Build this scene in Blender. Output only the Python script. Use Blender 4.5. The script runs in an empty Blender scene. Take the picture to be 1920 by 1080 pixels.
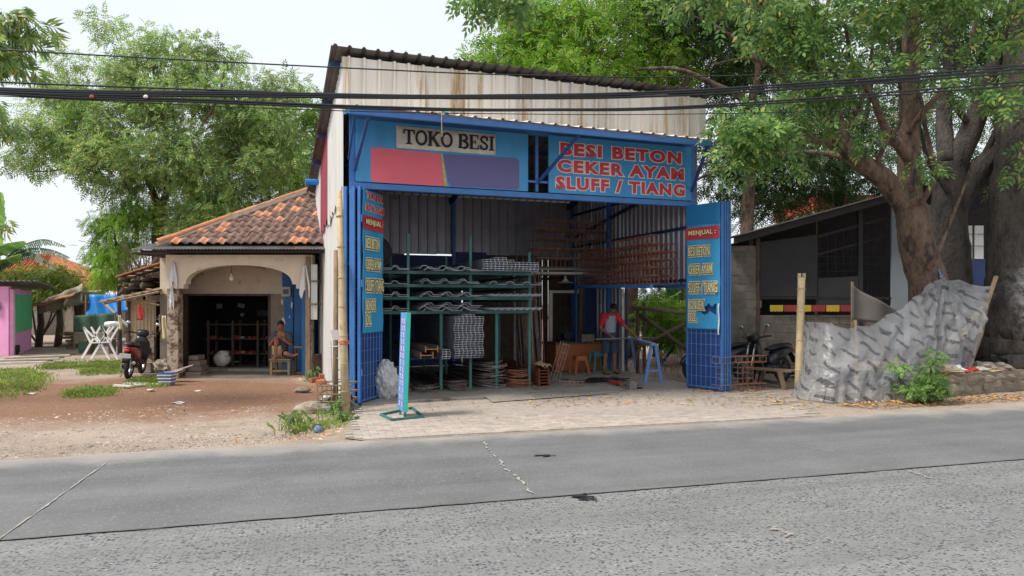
import bpy, math, random
import numpy as np
from mathutils import Vector, Matrix
R = math.radians
rnd = random.Random(11)
nrs = np.random.RandomState(5)
SC = bpy.context.scene
COL = SC.collection
# ---------------------------------------------------------------- camera
F, HOR, CAMH = 1300.0, 566.0, 1.75       # focal length and horizon row of the 1920 px photograph, eye height in metres
cd = bpy.data.cameras.new('camera'); cam = bpy.data.objects.new('camera', cd); COL.objects.link(cam)
cam.location = (0, 0, CAMH); cam.rotation_euler = (R(90), 0, 0)
cd.sensor_width = 36; cd.lens = F/1920*36; cd.shift_y = (HOR-540)/1920; cd.clip_end = 600; cd.clip_start = .05
SC.camera = cam
# ---------------------------------------------------------------- sky: bright thin overcast, even over the whole dome
SUN_EL, SUN_AZ = R(55), R(247)
w = bpy.data.worlds.new('World'); SC.world = w; w.use_nodes = True
nt = w.node_tree; nt.nodes.clear()
sky = nt.nodes.new('ShaderNodeTexSky'); sky.sky_type = 'NISHITA'; sky.sun_disc = False
sky.sun_elevation = SUN_EL; sky.sun_rotation = SUN_AZ; sky.air_density = 1.2; sky.dust_density = 3.0
tc = nt.nodes.new('ShaderNodeTexCoord')
nz = nt.nodes.new('ShaderNodeTexNoise'); nz.inputs['Scale'].default_value = 2.2; nz.inputs['Detail'].default_value = 5
cl = nt.nodes.new('ShaderNodeMix'); cl.data_type = 'RGBA'
cl.inputs[6].default_value = (6.45, 6.95, 7.4, 1); cl.inputs[7].default_value = (7.15, 7.4, 7.65, 1)
mx = nt.nodes.new('ShaderNodeMix'); mx.data_type = 'RGBA'; mx.inputs[0].default_value = .82
bg = nt.nodes.new('ShaderNodeBackground'); bg.inputs['Strength'].default_value = .1
ow = nt.nodes.new('ShaderNodeOutputWorld')
L = nt.links.new
L(tc.outputs['Generated'], nz.inputs['Vector']); L(nz.outputs['Fac'], cl.inputs[0])
L(sky.outputs[0], mx.inputs[6]); L(cl.outputs[2], mx.inputs[7]); L(mx.outputs[2], bg.inputs['Color']); L(bg.outputs[0], ow.inputs['Surface'])
# ---------------------------------------------------------------- sun, veiled
sd = bpy.data.lights.new('sun', 'SUN'); sd.energy = 2.8; sd.angle = R(14); sd.color = (1, .95, .87)
sun = bpy.data.objects.new('sun', sd); COL.objects.link(sun); sun.location = (0, 0, 30)
_d = Vector((math.sin(SUN_AZ)*math.cos(SUN_EL), math.cos(SUN_AZ)*math.cos(SUN_EL), math.sin(SUN_EL)))
sun.rotation_euler = _d.to_track_quat('Z', 'Y').to_euler()
SC.view_settings.view_transform = 'Standard'; SC.view_settings.look = 'None'
SC.view_settings.gamma = 1; SC.view_settings.use_curve_mapping = False
SC.view_settings.exposure = 0.64
SC.render.engine = 'CYCLES'; SC.cycles.use_denoising = True
SC.cycles.max_bounces = 6; SC.cycles.transparent_max_bounces = 8; SC.cycles.diffuse_bounces = 3; SC.cycles.glossy_bounces = 2
# ---------------------------------------------------------------- frames
A = R(19.85); cA, sA = math.cos(A), math.sin(A); SO = (-2.75, 11.73)      # the shop's front runs 19.85 degrees off the picture plane
B = R(15.55); cB, sB = math.cos(B), math.sin(B)                           # the road 15.55 degrees
MS = Matrix.Translation((SO[0], SO[1], 0)) @ Matrix.Rotation(A, 4, 'Z')
MRD = Matrix.Rotation(B, 4, 'Z')
def S(u, v, z=0): return Vector((SO[0]+u*cA-v*sA, SO[1]+u*sA+v*cA, z))
def RD(a, p, z=0): return Vector((a*cB-p*sB, a*sB+p*cB, z))
def P(px, py, d): return Vector(((px-960)/F*d, d, CAMH+(HOR-py)/F*d))
def G(px, py, z=0):
    t = (CAMH-z)*F/(py-HOR); return Vector(((px-960)/F*t, t, z))
def toS(p): x, y = p[0]-SO[0], p[1]-SO[1]; return (x*cA+y*sA, -x*sA+y*cA)
def SV(px, py, v):                      # (u, z) where a photo ray meets the plane v = const of the shop
    e = ((px-960)/F, 1, (HOR-py)/F); o = toS((0, 0)); ex = e[0]*cA+sA; ey = -e[0]*sA+cA
    t = (v-o[1])/ey; return (o[0]+ex*t, CAMH+e[2]*t)
def SU(px, py, u):
    e = ((px-960)/F, 1, (HOR-py)/F); o = toS((0, 0)); ex = e[0]*cA+sA; ey = -e[0]*sA+cA
    t = (u-o[0])/ex; return (o[1]+ey*t, CAMH+e[2]*t)
# ---------------------------------------------------------------- objects
TM = {}
def setp(o, label=None, cat=None, group=None, kind=None):
    if label: o['label'] = label
    if cat: o['category'] = cat
    if group: o['group'] = group
    if kind: o['kind'] = kind
    return o
def thing(name, label, cat, loc=(0, 0, 0), rz=0, group=None):
    o = bpy.data.objects.new(name, None); COL.objects.link(o); o.empty_display_size = .1
    o.location = loc; o.rotation_euler = (0, 0, rz)
    TM[o.name] = Matrix.Translation(loc) @ Matrix.Rotation(rz, 4, 'Z')
    return setp(o, label, cat, group)
def sthing(name, label, cat, u, v, z=0, group=None, rz=0): return thing(name, label, cat, S(u, v, z), A+rz, group)
def tm(o): return TM.get(o.name, Matrix.Identity(4))
def put(mesh, name, parent, mw, smooth=False):           # an object with shared mesh data at a world matrix
    o = bpy.data.objects.new(name, mesh); COL.objects.link(o)
    if parent is not None:
        o.parent = parent; o.matrix_local = tm(parent).inverted() @ mw; TM[o.name] = mw
    else:
        o.matrix_world = mw; TM[o.name] = mw
    return o
class MB:
    def __init__(s): s.v = []; s.f = []
    def poly(s, pts):
        n = len(s.v); s.v += [tuple(p) for p in pts]; s.f.append(tuple(range(n, n+len(pts)))); return s
    def box(s, x0, x1, y0, y1, z0, z1):
        n = len(s.v)
        s.v += [(x, y, z) for z in (z0, z1) for x, y in ((x0, y0), (x1, y0), (x1, y1), (x0, y1))]
        s.f += [tuple(n+i for i in q) for q in ((3, 2, 1, 0), (4, 5, 6, 7), (0, 1, 5, 4), (1, 2, 6, 5), (2, 3, 7, 6), (3, 0, 4, 7))]
        return s
    def obox(s, c, d, M3=None):
        n = len(s.v); M3 = M3 or Matrix.Identity(3)
        for z in (-.5, .5):
            for x, y in ((-.5, -.5), (.5, -.5), (.5, .5), (-.5, .5)):
                s.v.append(tuple(Vector(c)+M3 @ Vector((x*d[0], y*d[1], z*d[2]))))
        s.f += [tuple(n+i for i in q) for q in ((3, 2, 1, 0), (4, 5, 6, 7), (0, 1, 5, 4), (1, 2, 6, 5), (2, 3, 7, 6), (3, 0, 4, 7))]
        return s
    def beam(s, p, q, wd, ht=None, up=(0, 0, 1)):        # rectangular bar from p to q
        p, q = Vector(p), Vector(q); ht = ht or wd; d = (q-p); l = d.length; d.normalize()
        u = Vector(up)
        if abs(d.dot(u)) > .98: u = Vector((0, 1, 0)) if abs(d.y) < .9 else Vector((1, 0, 0))
        x = d.cross(u).normalized(); z = x.cross(d)
        return s.obox((p+q)/2, (wd, l, ht), Matrix((x, d, z)).transposed())
    def tube(s, pts, r, n=6, cap=True):
        pts = [Vector(p) for p in pts]; m = len(pts)
        rs = r if isinstance(r, (list, tuple)) else [r]*m
        t = (pts[1]-pts[0]).normalized(); u = t.orthogonal().normalized(); b0 = len(s.v)
        for i in range(m):
            t2 = (pts[min(i+1, m-1)]-pts[max(i-1, 0)])
            if t2.length > 1e-9:
                t2.normalize(); u = (u-t2*u.dot(t2))
                u = u.normalized() if u.length > 1e-6 else t2.orthogonal().normalized(); t = t2
            w2 = t.cross(u)
            for k in range(n):
                a = 2*math.pi*k/n; s.v.append(tuple(pts[i]+(u*math.cos(a)+w2*math.sin(a))*rs[i]))
        for i in range(m-1):
            for k in range(n):
                k2 = (k+1) % n; s.f.append((b0+i*n+k, b0+i*n+k2, b0+i*n+n+k2, b0+i*n+n+k))
        if cap: s.f.append(tuple(b0+k for k in range(n))[::-1]); s.f.append(tuple(b0+(m-1)*n+k for k in range(n)))
        return s
    def bar(s, p, q, r, n=6, r2=None): return s.tube([p, q], [r, r2 if r2 is not None else r], n)
    def lathe(s, prof, n=16, c=(0, 0, 0), M3=None):      # prof: (radius, height)
        b0 = len(s.v); M3 = M3 or Matrix.Identity(3); c = Vector(c)
        for (r, h) in prof:
            for k in range(n):
                a = 2*math.pi*k/n; s.v.append(tuple(c+M3 @ Vector((r*math.cos(a), r*math.sin(a), h))))
        for i in range(len(prof)-1):
            for k in range(n):
                k2 = (k+1) % n; s.f.append((b0+i*n+k, b0+i*n+k2, b0+i*n+n+k2, b0+i*n+n+k))
        return s
    def sweep(s, prof, p, q, ax, ay):                    # open 2-D profile [(a,b)] swept from p to q
        b0 = len(s.v); ax, ay = Vector(ax), Vector(ay); n = len(prof)
        for e in (p, q): s.v += [tuple(Vector(e)+ax*a+ay*b) for a, b in prof]
        s.f += [(b0+i, b0+i+1, b0+n+i+1, b0+n+i) for i in range(n-1)]
        return s
    def grid(s, fn, nu, nv):
        b0 = len(s.v)
        for i in range(nu+1):
            for j in range(nv+1): s.v.append(tuple(fn(i/nu, j/nv)))
        for i in range(nu):
            for j in range(nv):
                a = b0+i*(nv+1)+j; s.f.append((a, a+nv+1, a+nv+2, a+1))
        return s
    def blob(s, c, r, n=10, m=7, jit=.12, seed=0):       # a lumpy rounded mass
        q = random.Random(seed); rows = []; b0 = len(s.v); c = Vector(c)
        r = r if isinstance(r, (tuple, list)) else (r, r, r)
        for i in range(m+1):
            th = math.pi*i/m
            for k in range(n):
                a = 2*math.pi*k/n; j = 1+q.uniform(-jit, jit)*(0 < i < m)
                s.v.append((c.x+r[0]*j*math.sin(th)*math.cos(a), c.y+r[1]*j*math.sin(th)*math.sin(a), c.z+r[2]*j*math.cos(th)))
        for i in range(m):
            for k in range(n):
                k2 = (k+1) % n; s.f.append((b0+i*n+k, b0+i*n+n+k, b0+i*n+n+k2, b0+i*n+k2))
        return s
    def mesh(s, name, mt, smooth=False):
        m = bpy.data.meshes.new(name); m.from_pydata(s.v, [], s.f); m.validate()
        if mt: m.materials.append(mt)
        if smooth: m.polygons.foreach_set('use_smooth', [True]*len(m.polygons))
        m.update(); return m
    def build(s, name, mt, parent=None, mode='W', smooth=False, bev=0, solid=0, kind=None):
        """mode W: vertices in world metres, S: shop frame (u, v, z), D: road frame, L: local to the parent"""
        M0 = {'W': Matrix.Identity(4), 'S': MS, 'D': MRD, 'L': tm(parent) if parent is not None else Matrix.Identity(4)}[mode]
        V = np.array(s.v, dtype=float); m4 = np.array(M0); V = V @ m4[:3, :3].T + m4[:3, 3]
        if parent is not None: mw = tm(parent)
        else:
            c = (V.min(0)+V.max(0))/2; mw = Matrix.Translation((c[0], c[1], V[:, 2].min()))
            if mode == 'S': mw = mw @ Matrix.Rotation(A, 4, 'Z')
            if mode == 'D': mw = mw @ Matrix.Rotation(B, 4, 'Z')
        iv = np.array(mw.inverted()); V = V @ iv[:3, :3].T + iv[:3, 3]
        s2 = MB(); s2.v = V.tolist(); s2.f = s.f
        o = bpy.data.objects.new(name, s2.mesh(name, mt, smooth)); COL.objects.link(o)
        if parent is not None: o.parent = parent
        else: o.matrix_world = mw
        TM[o.name] = mw
        if solid: md = o.modifiers.new('solid', 'SOLIDIFY'); md.thickness = solid; md.offset = 0
        if bev:
            md = o.modifiers.new('bevel', 'BEVEL'); md.width = bev; md.segments = 2; md.limit_method = 'ANGLE'
        if kind: o['kind'] = kind
        return o
def copy_tree(o, parent=None):
    c = o.copy(); COL.objects.link(c)
    if parent is not None: c.parent = parent
    for ch in o.children: copy_tree(ch, c)
    return c
# ---------------------------------------------------------------- materials
def C(r, g, b):
    f = lambda x: (x/255/12.92) if x <= 10.3 else ((x/255+.055)/1.055)**2.4
    return (f(r), f(g), f(b))
def mat(name, col, rough=.7, metal=0, var=.25, sc=4, bump=.12, bsc=70, col2=None, amt=.5, sc2=1.5, rv=0, spec=.4, stretch=None, alpha=1, c2metal=None):
    m = bpy.data.materials.new(name); m.use_nodes = True; t = m.node_tree; n = t.nodes; n.clear(); lk = t.links.new
    out = n.new('ShaderNodeOutputMaterial'); p = n.new('ShaderNodeBsdfPrincipled'); lk(p.outputs[0], out.inputs[0])
    p.inputs['Roughness'].default_value = rough; p.inputs['Metallic'].default_value = metal; p.inputs['Specular IOR Level'].default_value = spec
    geo = n.new('ShaderNodeNewGeometry'); vec = geo.outputs['Position']
    if stretch:
        mp = n.new('ShaderNodeMapping'); mp.inputs['Scale'].default_value = stretch; lk(vec, mp.inputs[0]); vec = mp.outputs[0]
    a = n.new('ShaderNodeTexNoise'); a.inputs['Scale'].default_value = sc; a.inputs['Detail'].default_value = 7; a.inputs['Roughness'].default_value = .65; lk(vec, a.inputs['Vector'])
    r = n.new('ShaderNodeMapRange'); r.inputs[1].default_value = .3; r.inputs[2].default_value = .7
    r.inputs[3].default_value = 1-var; r.inputs[4].default_value = 1+var*.6; lk(a.outputs['Fac'], r.inputs[0])
    cur = r.outputs[0]
    if rv:
        oi = n.new('ShaderNodeObjectInfo'); q = n.new('ShaderNodeMapRange'); q.inputs[3].default_value = 1-rv; q.inputs[4].default_value = 1+rv; lk(oi.outputs['Random'], q.inputs[0])
        mu = n.new('ShaderNodeMath'); mu.operation = 'MULTIPLY'; lk(cur, mu.inputs[0]); lk(q.outputs[0], mu.inputs[1]); cur = mu.outputs[0]
    sc3 = n.new('ShaderNodeVectorMath'); sc3.operation = 'SCALE'; sc3.inputs[0].default_value = col; lk(cur, sc3.inputs['Scale']); colr = sc3.outputs[0]
    if col2:
        b = n.new('ShaderNodeTexNoise'); b.inputs['Scale'].default_value = sc2; b.inputs['Detail'].default_value = 9; b.inputs['Roughness'].default_value = .7; lk(vec, b.inputs['Vector'])
        r2 = n.new('ShaderNodeMapRange'); r2.inputs[1].default_value = .72-amt*.4; r2.inputs[2].default_value = .82-amt*.4; lk(b.outputs['Fac'], r2.inputs[0])
        mi = n.new('ShaderNodeMix'); mi.data_type = 'RGBA'; lk(r2.outputs[0], mi.inputs[0]); lk(colr, mi.inputs[6]); mi.inputs[7].default_value = (*col2, 1); colr = mi.outputs[2]
    lk(colr, p.inputs['Base Color'])
    if bump:
        bn = n.new('ShaderNodeTexNoise'); bn.inputs['Scale'].default_value = bsc; bn.inputs['Detail'].default_value = 5; lk(vec, bn.inputs['Vector'])
        bp = n.new('ShaderNodeBump'); bp.inputs['Strength'].default_value = bump; bp.inputs['Distance'].default_value = .02 if bump < .9 else .06; lk(bn.outputs['Fac'], bp.inputs['Height']); lk(bp.outputs[0], p.inputs['Normal'])
    if alpha < 1: p.inputs['Alpha'].default_value = alpha
    return m
def leafmat(name, cols, trans=.35, rough=.55):
    m = bpy.data.materials.new(name); m.use_nodes = True; t = m.node_tree; n = t.nodes; n.clear(); lk = t.links.new
    out = n.new('ShaderNodeOutputMaterial'); p = n.new('ShaderNodeBsdfPrincipled'); p.inputs['Roughness'].default_value = rough; p.inputs['Specular IOR Level'].default_value = .3
    geo = n.new('ShaderNodeNewGeometry'); rp = n.new('ShaderNodeValToRGB'); e = rp.color_ramp.elements; rp.color_ramp.interpolation = 'CONSTANT'
    N = len(cols)
    for i, c in enumerate(cols):
        el = e[i] if i < 2 else e.new(i/N)
        el.position = i/N; el.color = (*c, 1)
    lk(geo.outputs['Random Per Island'], rp.inputs[0])
    ns = n.new('ShaderNodeTexNoise'); ns.inputs['Scale'].default_value = .9; ns.inputs['Detail'].default_value = 3; lk(geo.outputs['Position'], ns.inputs['Vector'])
    mr = n.new('ShaderNodeMapRange'); mr.inputs[1].default_value = .35; mr.inputs[2].default_value = .65; mr.inputs[3].default_value = .7; mr.inputs[4].default_value = 1.25; lk(ns.outputs['Fac'], mr.inputs[0])
    s = n.new('ShaderNodeVectorMath'); s.operation = 'SCALE'; lk(rp.outputs[0], s.inputs[0]); lk(mr.outputs[0], s.inputs['Scale'])
    tr = n.new('ShaderNodeBsdfTranslucent'); ms = n.new('ShaderNodeMixShader'); ms.inputs[0].default_value = trans
    lk(s.outputs[0], p.inputs['Base Color']); lk(s.outputs[0], tr.inputs[0]); lk(p.outputs[0], ms.inputs[1]); lk(tr.outputs[0], ms.inputs[2]); lk(ms.outputs[0], out.inputs[0])
    return m
K = {}
K['blue'] = mat('blue_paint', C(66, 116, 180), .45, var=.18, sc=3, bump=.05, col2=C(70, 95, 130), amt=.25, sc2=5)
K['darkblue'] = mat('dark_blue_sheet', C(44, 74, 134), .5, var=.2, bump=.04)
K['sign'] = mat('sign_blue_print', C(64, 144, 200), .38, var=.16, sc=1.6, bump=.04, col2=C(92, 140, 172), amt=.3, sc2=2.5, stretch=(1.5, 1.5, .4))
K['banner'] = mat('banner_blue_print', C(64, 158, 208), .4, var=.14, sc=1.5, bump=.08, bsc=9)
K['bannertop'] = mat('banner_plain_patch', C(36, 116, 172), .5, var=.03, bump=.02)
K['red'] = mat('sign_red', C(196, 60, 72), .45, var=.06, bump=0)
K['redpatch'] = mat('sign_coral_patch', C(218, 100, 116), .55, var=.03, bump=0)
K['purple'] = mat('sign_purple_patch', C(100, 96, 144), .55, var=.03, bump=0)
K['gold'] = mat('gold_stripe', C(190, 165, 90), .4, var=.3, sc=20, bump=0)
K['white'] = mat('white_paint', C(225, 223, 220), .55, var=.08, bump=.03)
K['dirtywhite'] = mat('dirty_white', C(200, 196, 188), .6, var=.2, sc=5, col2=C(140, 128, 110), amt=.35, sc2=3)
K['black'] = mat('black_print', C(30, 28, 34), .5, var=.1, bump=0)
K['yellowtext'] = mat('yellow_print', C(242, 228, 168), .5, var=.1, bump=0)
K['zinc'] = mat('galvanised_sheet', C(222, 214, 204), .45, .3, var=.2, sc=1.2, bump=.25, bsc=3.5, col2=C(178, 142, 98), amt=.46, sc2=1.4, stretch=(2.2, 2.2, .2), rv=.13)
K['zincdark'] = mat('old_roof_sheet', C(112, 108, 106), .55, .3, var=.35, sc=2, bump=.15, bsc=8, col2=C(80, 66, 56), amt=.4)
K['wallwhite'] = mat('side_wall_sheet', C(206, 205, 202), .5, .1, var=.14, sc=1.5, bump=.12, bsc=6, col2=C(164, 156, 146), amt=.36, sc2=1.4, stretch=(2, 2, .3))
K['wallred'] = mat('maroon_sheet', C(150, 66, 84), .5, .1, var=.2, sc=2, stretch=(2, 2, .3))
K['innersheet'] = mat('inner_sheet', C(172, 172, 184), .42, .4, var=.25, sc=1.5, bump=.3, bsc=4, col2=C(96, 88, 84), amt=.3)
K['panelblue'] = mat('ply_dark_blue', C(48, 68, 112), .6, var=.25)
K['rack'] = mat('rack_green', C(62, 112, 108), .5, var=.25, sc=6, bump=.06, col2=C(90, 84, 76), amt=.25, sc2=5)
K['cagesteel'] = mat('cage_bar', C(158, 128, 116), .7, .1, var=.3, sc=9, bump=.2, bsc=120, rv=.25)
K['steel'] = mat('galv_profile', C(178, 180, 188), .36, .6, var=.25, sc=3, bump=.05, rv=.18)
K['tubesteel'] = mat('galv_tube', C(176, 178, 188), .34, .6, var=.2, sc=5, bump=.03, rv=.15)
K['rebar'] = mat('rebar_steel', C(142, 130, 126), .6, .25, var=.35, sc=9, bump=.3, bsc=160, col2=C(126, 78, 52), amt=.42, sc2=3, rv=.3)
K['rust'] = mat('rusty_bar', C(160, 106, 84), .75, .15, var=.35, sc=9, bump=.3, bsc=120, rv=.25)
K['ironred'] = mat('red_oxide', C(150, 82, 66), .65, .1, var=.3, sc=6, rv=.15)
K['orange'] = mat('orange_cut_end', C(206, 128, 70), .6, var=.2)
K['concrete'] = mat('concrete', C(150, 144, 136), .85, var=.22, sc=2.5, bump=.3, bsc=40, col2=C(118, 108, 98), amt=.45, sc2=1.2)
K['cement'] = mat('cement_floor', C(158, 150, 142), .8, var=.25, sc=2, bump=.2, bsc=50, col2=C(98, 88, 80), amt=.45, sc2=1)
K['plaster'] = mat('old_plaster', C(218, 200, 178), .85, var=.14, sc=2.2, bump=.25, bsc=25, col2=C(150, 126, 100), amt=.32, sc2=1.6)
K['plasterdark'] = mat('raw_plaster', C(142, 130, 118), .9, var=.25, sc=3, bump=.35, bsc=30, col2=C(96, 80, 66), amt=.45, sc2=2)
K['flaked'] = mat('flaking_plaster', C(176, 160, 140), .9, var=.3, sc=6, bump=.6, bsc=18, col2=C(96, 74, 58), amt=.62, sc2=7)
K['bluewall'] = mat('blue_wall_paint', C(64, 116, 172), .75, var=.15, sc=3, bump=.15, bsc=20, col2=C(150, 136, 122), amt=.3, sc2=1.6)
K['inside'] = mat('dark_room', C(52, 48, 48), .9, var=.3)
K['tile'] = mat('weathered_tile', C(130, 104, 94), .85, var=.35, sc=7, bump=.3, bsc=40, col2=C(84, 68, 63), amt=.45, sc2=6, rv=.22)
K['tilenew'] = mat('orange_tile', C(200, 142, 108), .8, var=.25, sc=8, bump=.25, col2=C(166, 104, 70), amt=.35, sc2=6, rv=.15)
K['ridge'] = mat('ridge_tile', C(186, 124, 92), .85, var=.3, sc=6, bump=.3, col2=C(140, 120, 104), amt=.4, sc2=3, rv=.15)
K['mortar'] = mat('mortar', C(138, 126, 114), .95, var=.3, sc=9, bump=.6, bsc=30)
K['wood'] = mat('old_wood', C(136, 116, 94), .85, var=.35, sc=5, bump=.3, bsc=30, stretch=(3, 3, .6))
K['wooddark'] = mat('dark_wood', C(92, 78, 66), .85, var=.35, sc=5, bump=.3, bsc=30)
K['bamboo'] = mat('dry_bamboo', C(186, 164, 128), .6, var=.25, sc=5, bump=.1, col2=C(140, 116, 84), amt=.35, sc2=4)
K['brick'] = mat('brick', C(170, 104, 78), .9, var=.3, sc=10, bump=.4, rv=.25)
K['block'] = mat('concrete_block', C(122, 116, 106), .95, var=.25, sc=5, bump=.5, bsc=45, col2=C(88, 82, 74), amt=.4, sc2=2, rv=.14)
K['stone'] = mat('rubble_stone', C(138, 126, 112), .92, var=.3, sc=4, bump=.5, bsc=22, rv=.2, col2=C(104, 92, 80), amt=.4)
K['bark'] = mat('bark', C(118, 98, 84), .92, var=.5, sc=9, bump=1.0, bsc=20, col2=C(66, 56, 50), amt=.55, sc2=4, stretch=(1, 1, .4))
K['barkdark'] = mat('dark_bark', C(84, 77, 72), .92, var=.5, sc=8, bump=1.0, bsc=18, col2=C(54, 49, 47), amt=.55, sc2=4, stretch=(1, 1, .5))
K['twig'] = mat('twig', C(112, 94, 76), .9, var=.3, bump=0)
K['skin'] = mat('skin', C(152, 102, 78), .55, var=.1, sc=8, bump=.02)
K['hair'] = mat('hair', C(26, 22, 22), .6, var=.3, sc=40, bump=.2)
K['rubber'] = mat('rubber', C(34, 34, 36), .7, var=.2)
K['plastic'] = mat('black_plastic', C(38, 38, 42), .35, var=.15, bump=.02)
K['brownply'] = mat('brown_ply', C(166, 98, 62), .5, var=.15, sc=2, bump=.04)
K['cloth'] = mat('white_cloth', C(216, 216, 218), .85, var=.1, sc=4, bump=.2, bsc=14)
K['pink'] = mat('pink_wall', C(216, 148, 190), .85, var=.12, sc=2, bump=.1, col2=C(176, 122, 150), amt=.35, sc2=1.2)
K['green'] = mat('green_panel', C(70, 172, 110), .7, var=.14, sc=3, bump=.05)
K['tarpblue'] = mat('blue_tarp', C(42, 132, 214), .45, var=.18, sc=3, bump=.3, bsc=5)
K['tarpgrey'] = mat('grey_tarp', C(150, 140, 124), .7, var=.3, sc=3, bump=.3, bsc=5)
K['net'] = mat('green_net', C(76, 104, 84), .9, var=.4, sc=9, bump=.3)
K['darkboard'] = mat('dark_board', C(62, 62, 65), .85, var=.15, sc=2)
K['greyboard'] = mat('grey_board', C(112, 112, 112), .8, var=.12, sc=2)
K['eave'] = mat('dark_eave', C(54, 50, 48), .8, var=.3)
K['cable'] = mat('cable', C(38, 40, 44), .5, var=.1, bump=0)
K['jean'] = mat('denim', C(62, 76, 100), .85, var=.15, sc=8, bump=.2, bsc=90)
K['shirtgrey'] = mat('grey_shirt', C(158, 164, 178), .85, var=.08, sc=6, bump=.15, bsc=20)
K['shirtred'] = mat('red_sleeve', C(202, 44, 56), .85, var=.1, sc=6, bump=.15, bsc=20)
K['shirtdark'] = mat('charcoal_shirt', C(84, 80, 92), .85, var=.12, sc=6, bump=.2, bsc=20)
K['khaki'] = mat('khaki', C(206, 190, 156), .85, var=.1, sc=6, bump=.2, bsc=20)
K['chrome'] = mat('chrome', C(190, 190, 192), .25, .9, var=.1, bump=0)
K['teal'] = mat('teal_paint', C(60, 196, 178), .45, var=.12, sc=4)
K['grass'] = leafmat('grass', [C(128, 158, 66), C(146, 174, 80), C(112, 146, 60), C(160, 180, 96), C(176, 168, 112)], .4)
K['weed'] = leafmat('weed', [C(104, 142, 72), C(124, 160, 84), C(92, 128, 66), C(142, 172, 98)], .35)
K['leafA'] = leafmat('leaf_left', [C(128, 158, 94), C(150, 180, 98), C(112, 142, 90), C(174, 200, 110), C(136, 164, 102), C(186, 200, 120), C(140, 168, 94), C(126, 158, 98), C(158, 186, 102), C(116, 146, 92), C(190, 182, 112)], .42)
K['leafB'] = leafmat('leaf_dark', [C(72, 98, 56), C(84, 112, 62), C(64, 88, 52), C(98, 124, 66), C(80, 104, 62)], .36)
K['leafC'] = leafmat('leaf_right', [C(98, 134, 72), C(116, 152, 82), C(86, 120, 68), C(142, 174, 98), C(104, 138, 82), C(108, 142, 74), C(128, 156, 94), C(100, 134, 74), C(118, 150, 84), C(90, 122, 70), C(158, 190, 104), C(110, 146, 84), C(176, 176, 92)], .42)
K['leafD'] = leafmat('leaf_bright', [C(112, 158, 44), C(132, 174, 56), C(96, 140, 44), C(150, 184, 70), C(120, 160, 56), C(116, 160, 50), C(136, 176, 62), C(102, 146, 50), C(124, 166, 58), C(168, 168, 84)], .45)
K['leafE'] = leafmat('leaf_hedge', [C(70, 112, 50), C(92, 130, 54), C(58, 96, 46), C(150, 160, 60), C(108, 140, 56), C(176, 150, 62)], .35)
K['dryleaf'] = leafmat('dry_leaf', [C(190, 144, 84), C(164, 118, 74), C(206, 166, 96), C(146, 102, 68), C(176, 150, 108)], .1)
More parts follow.
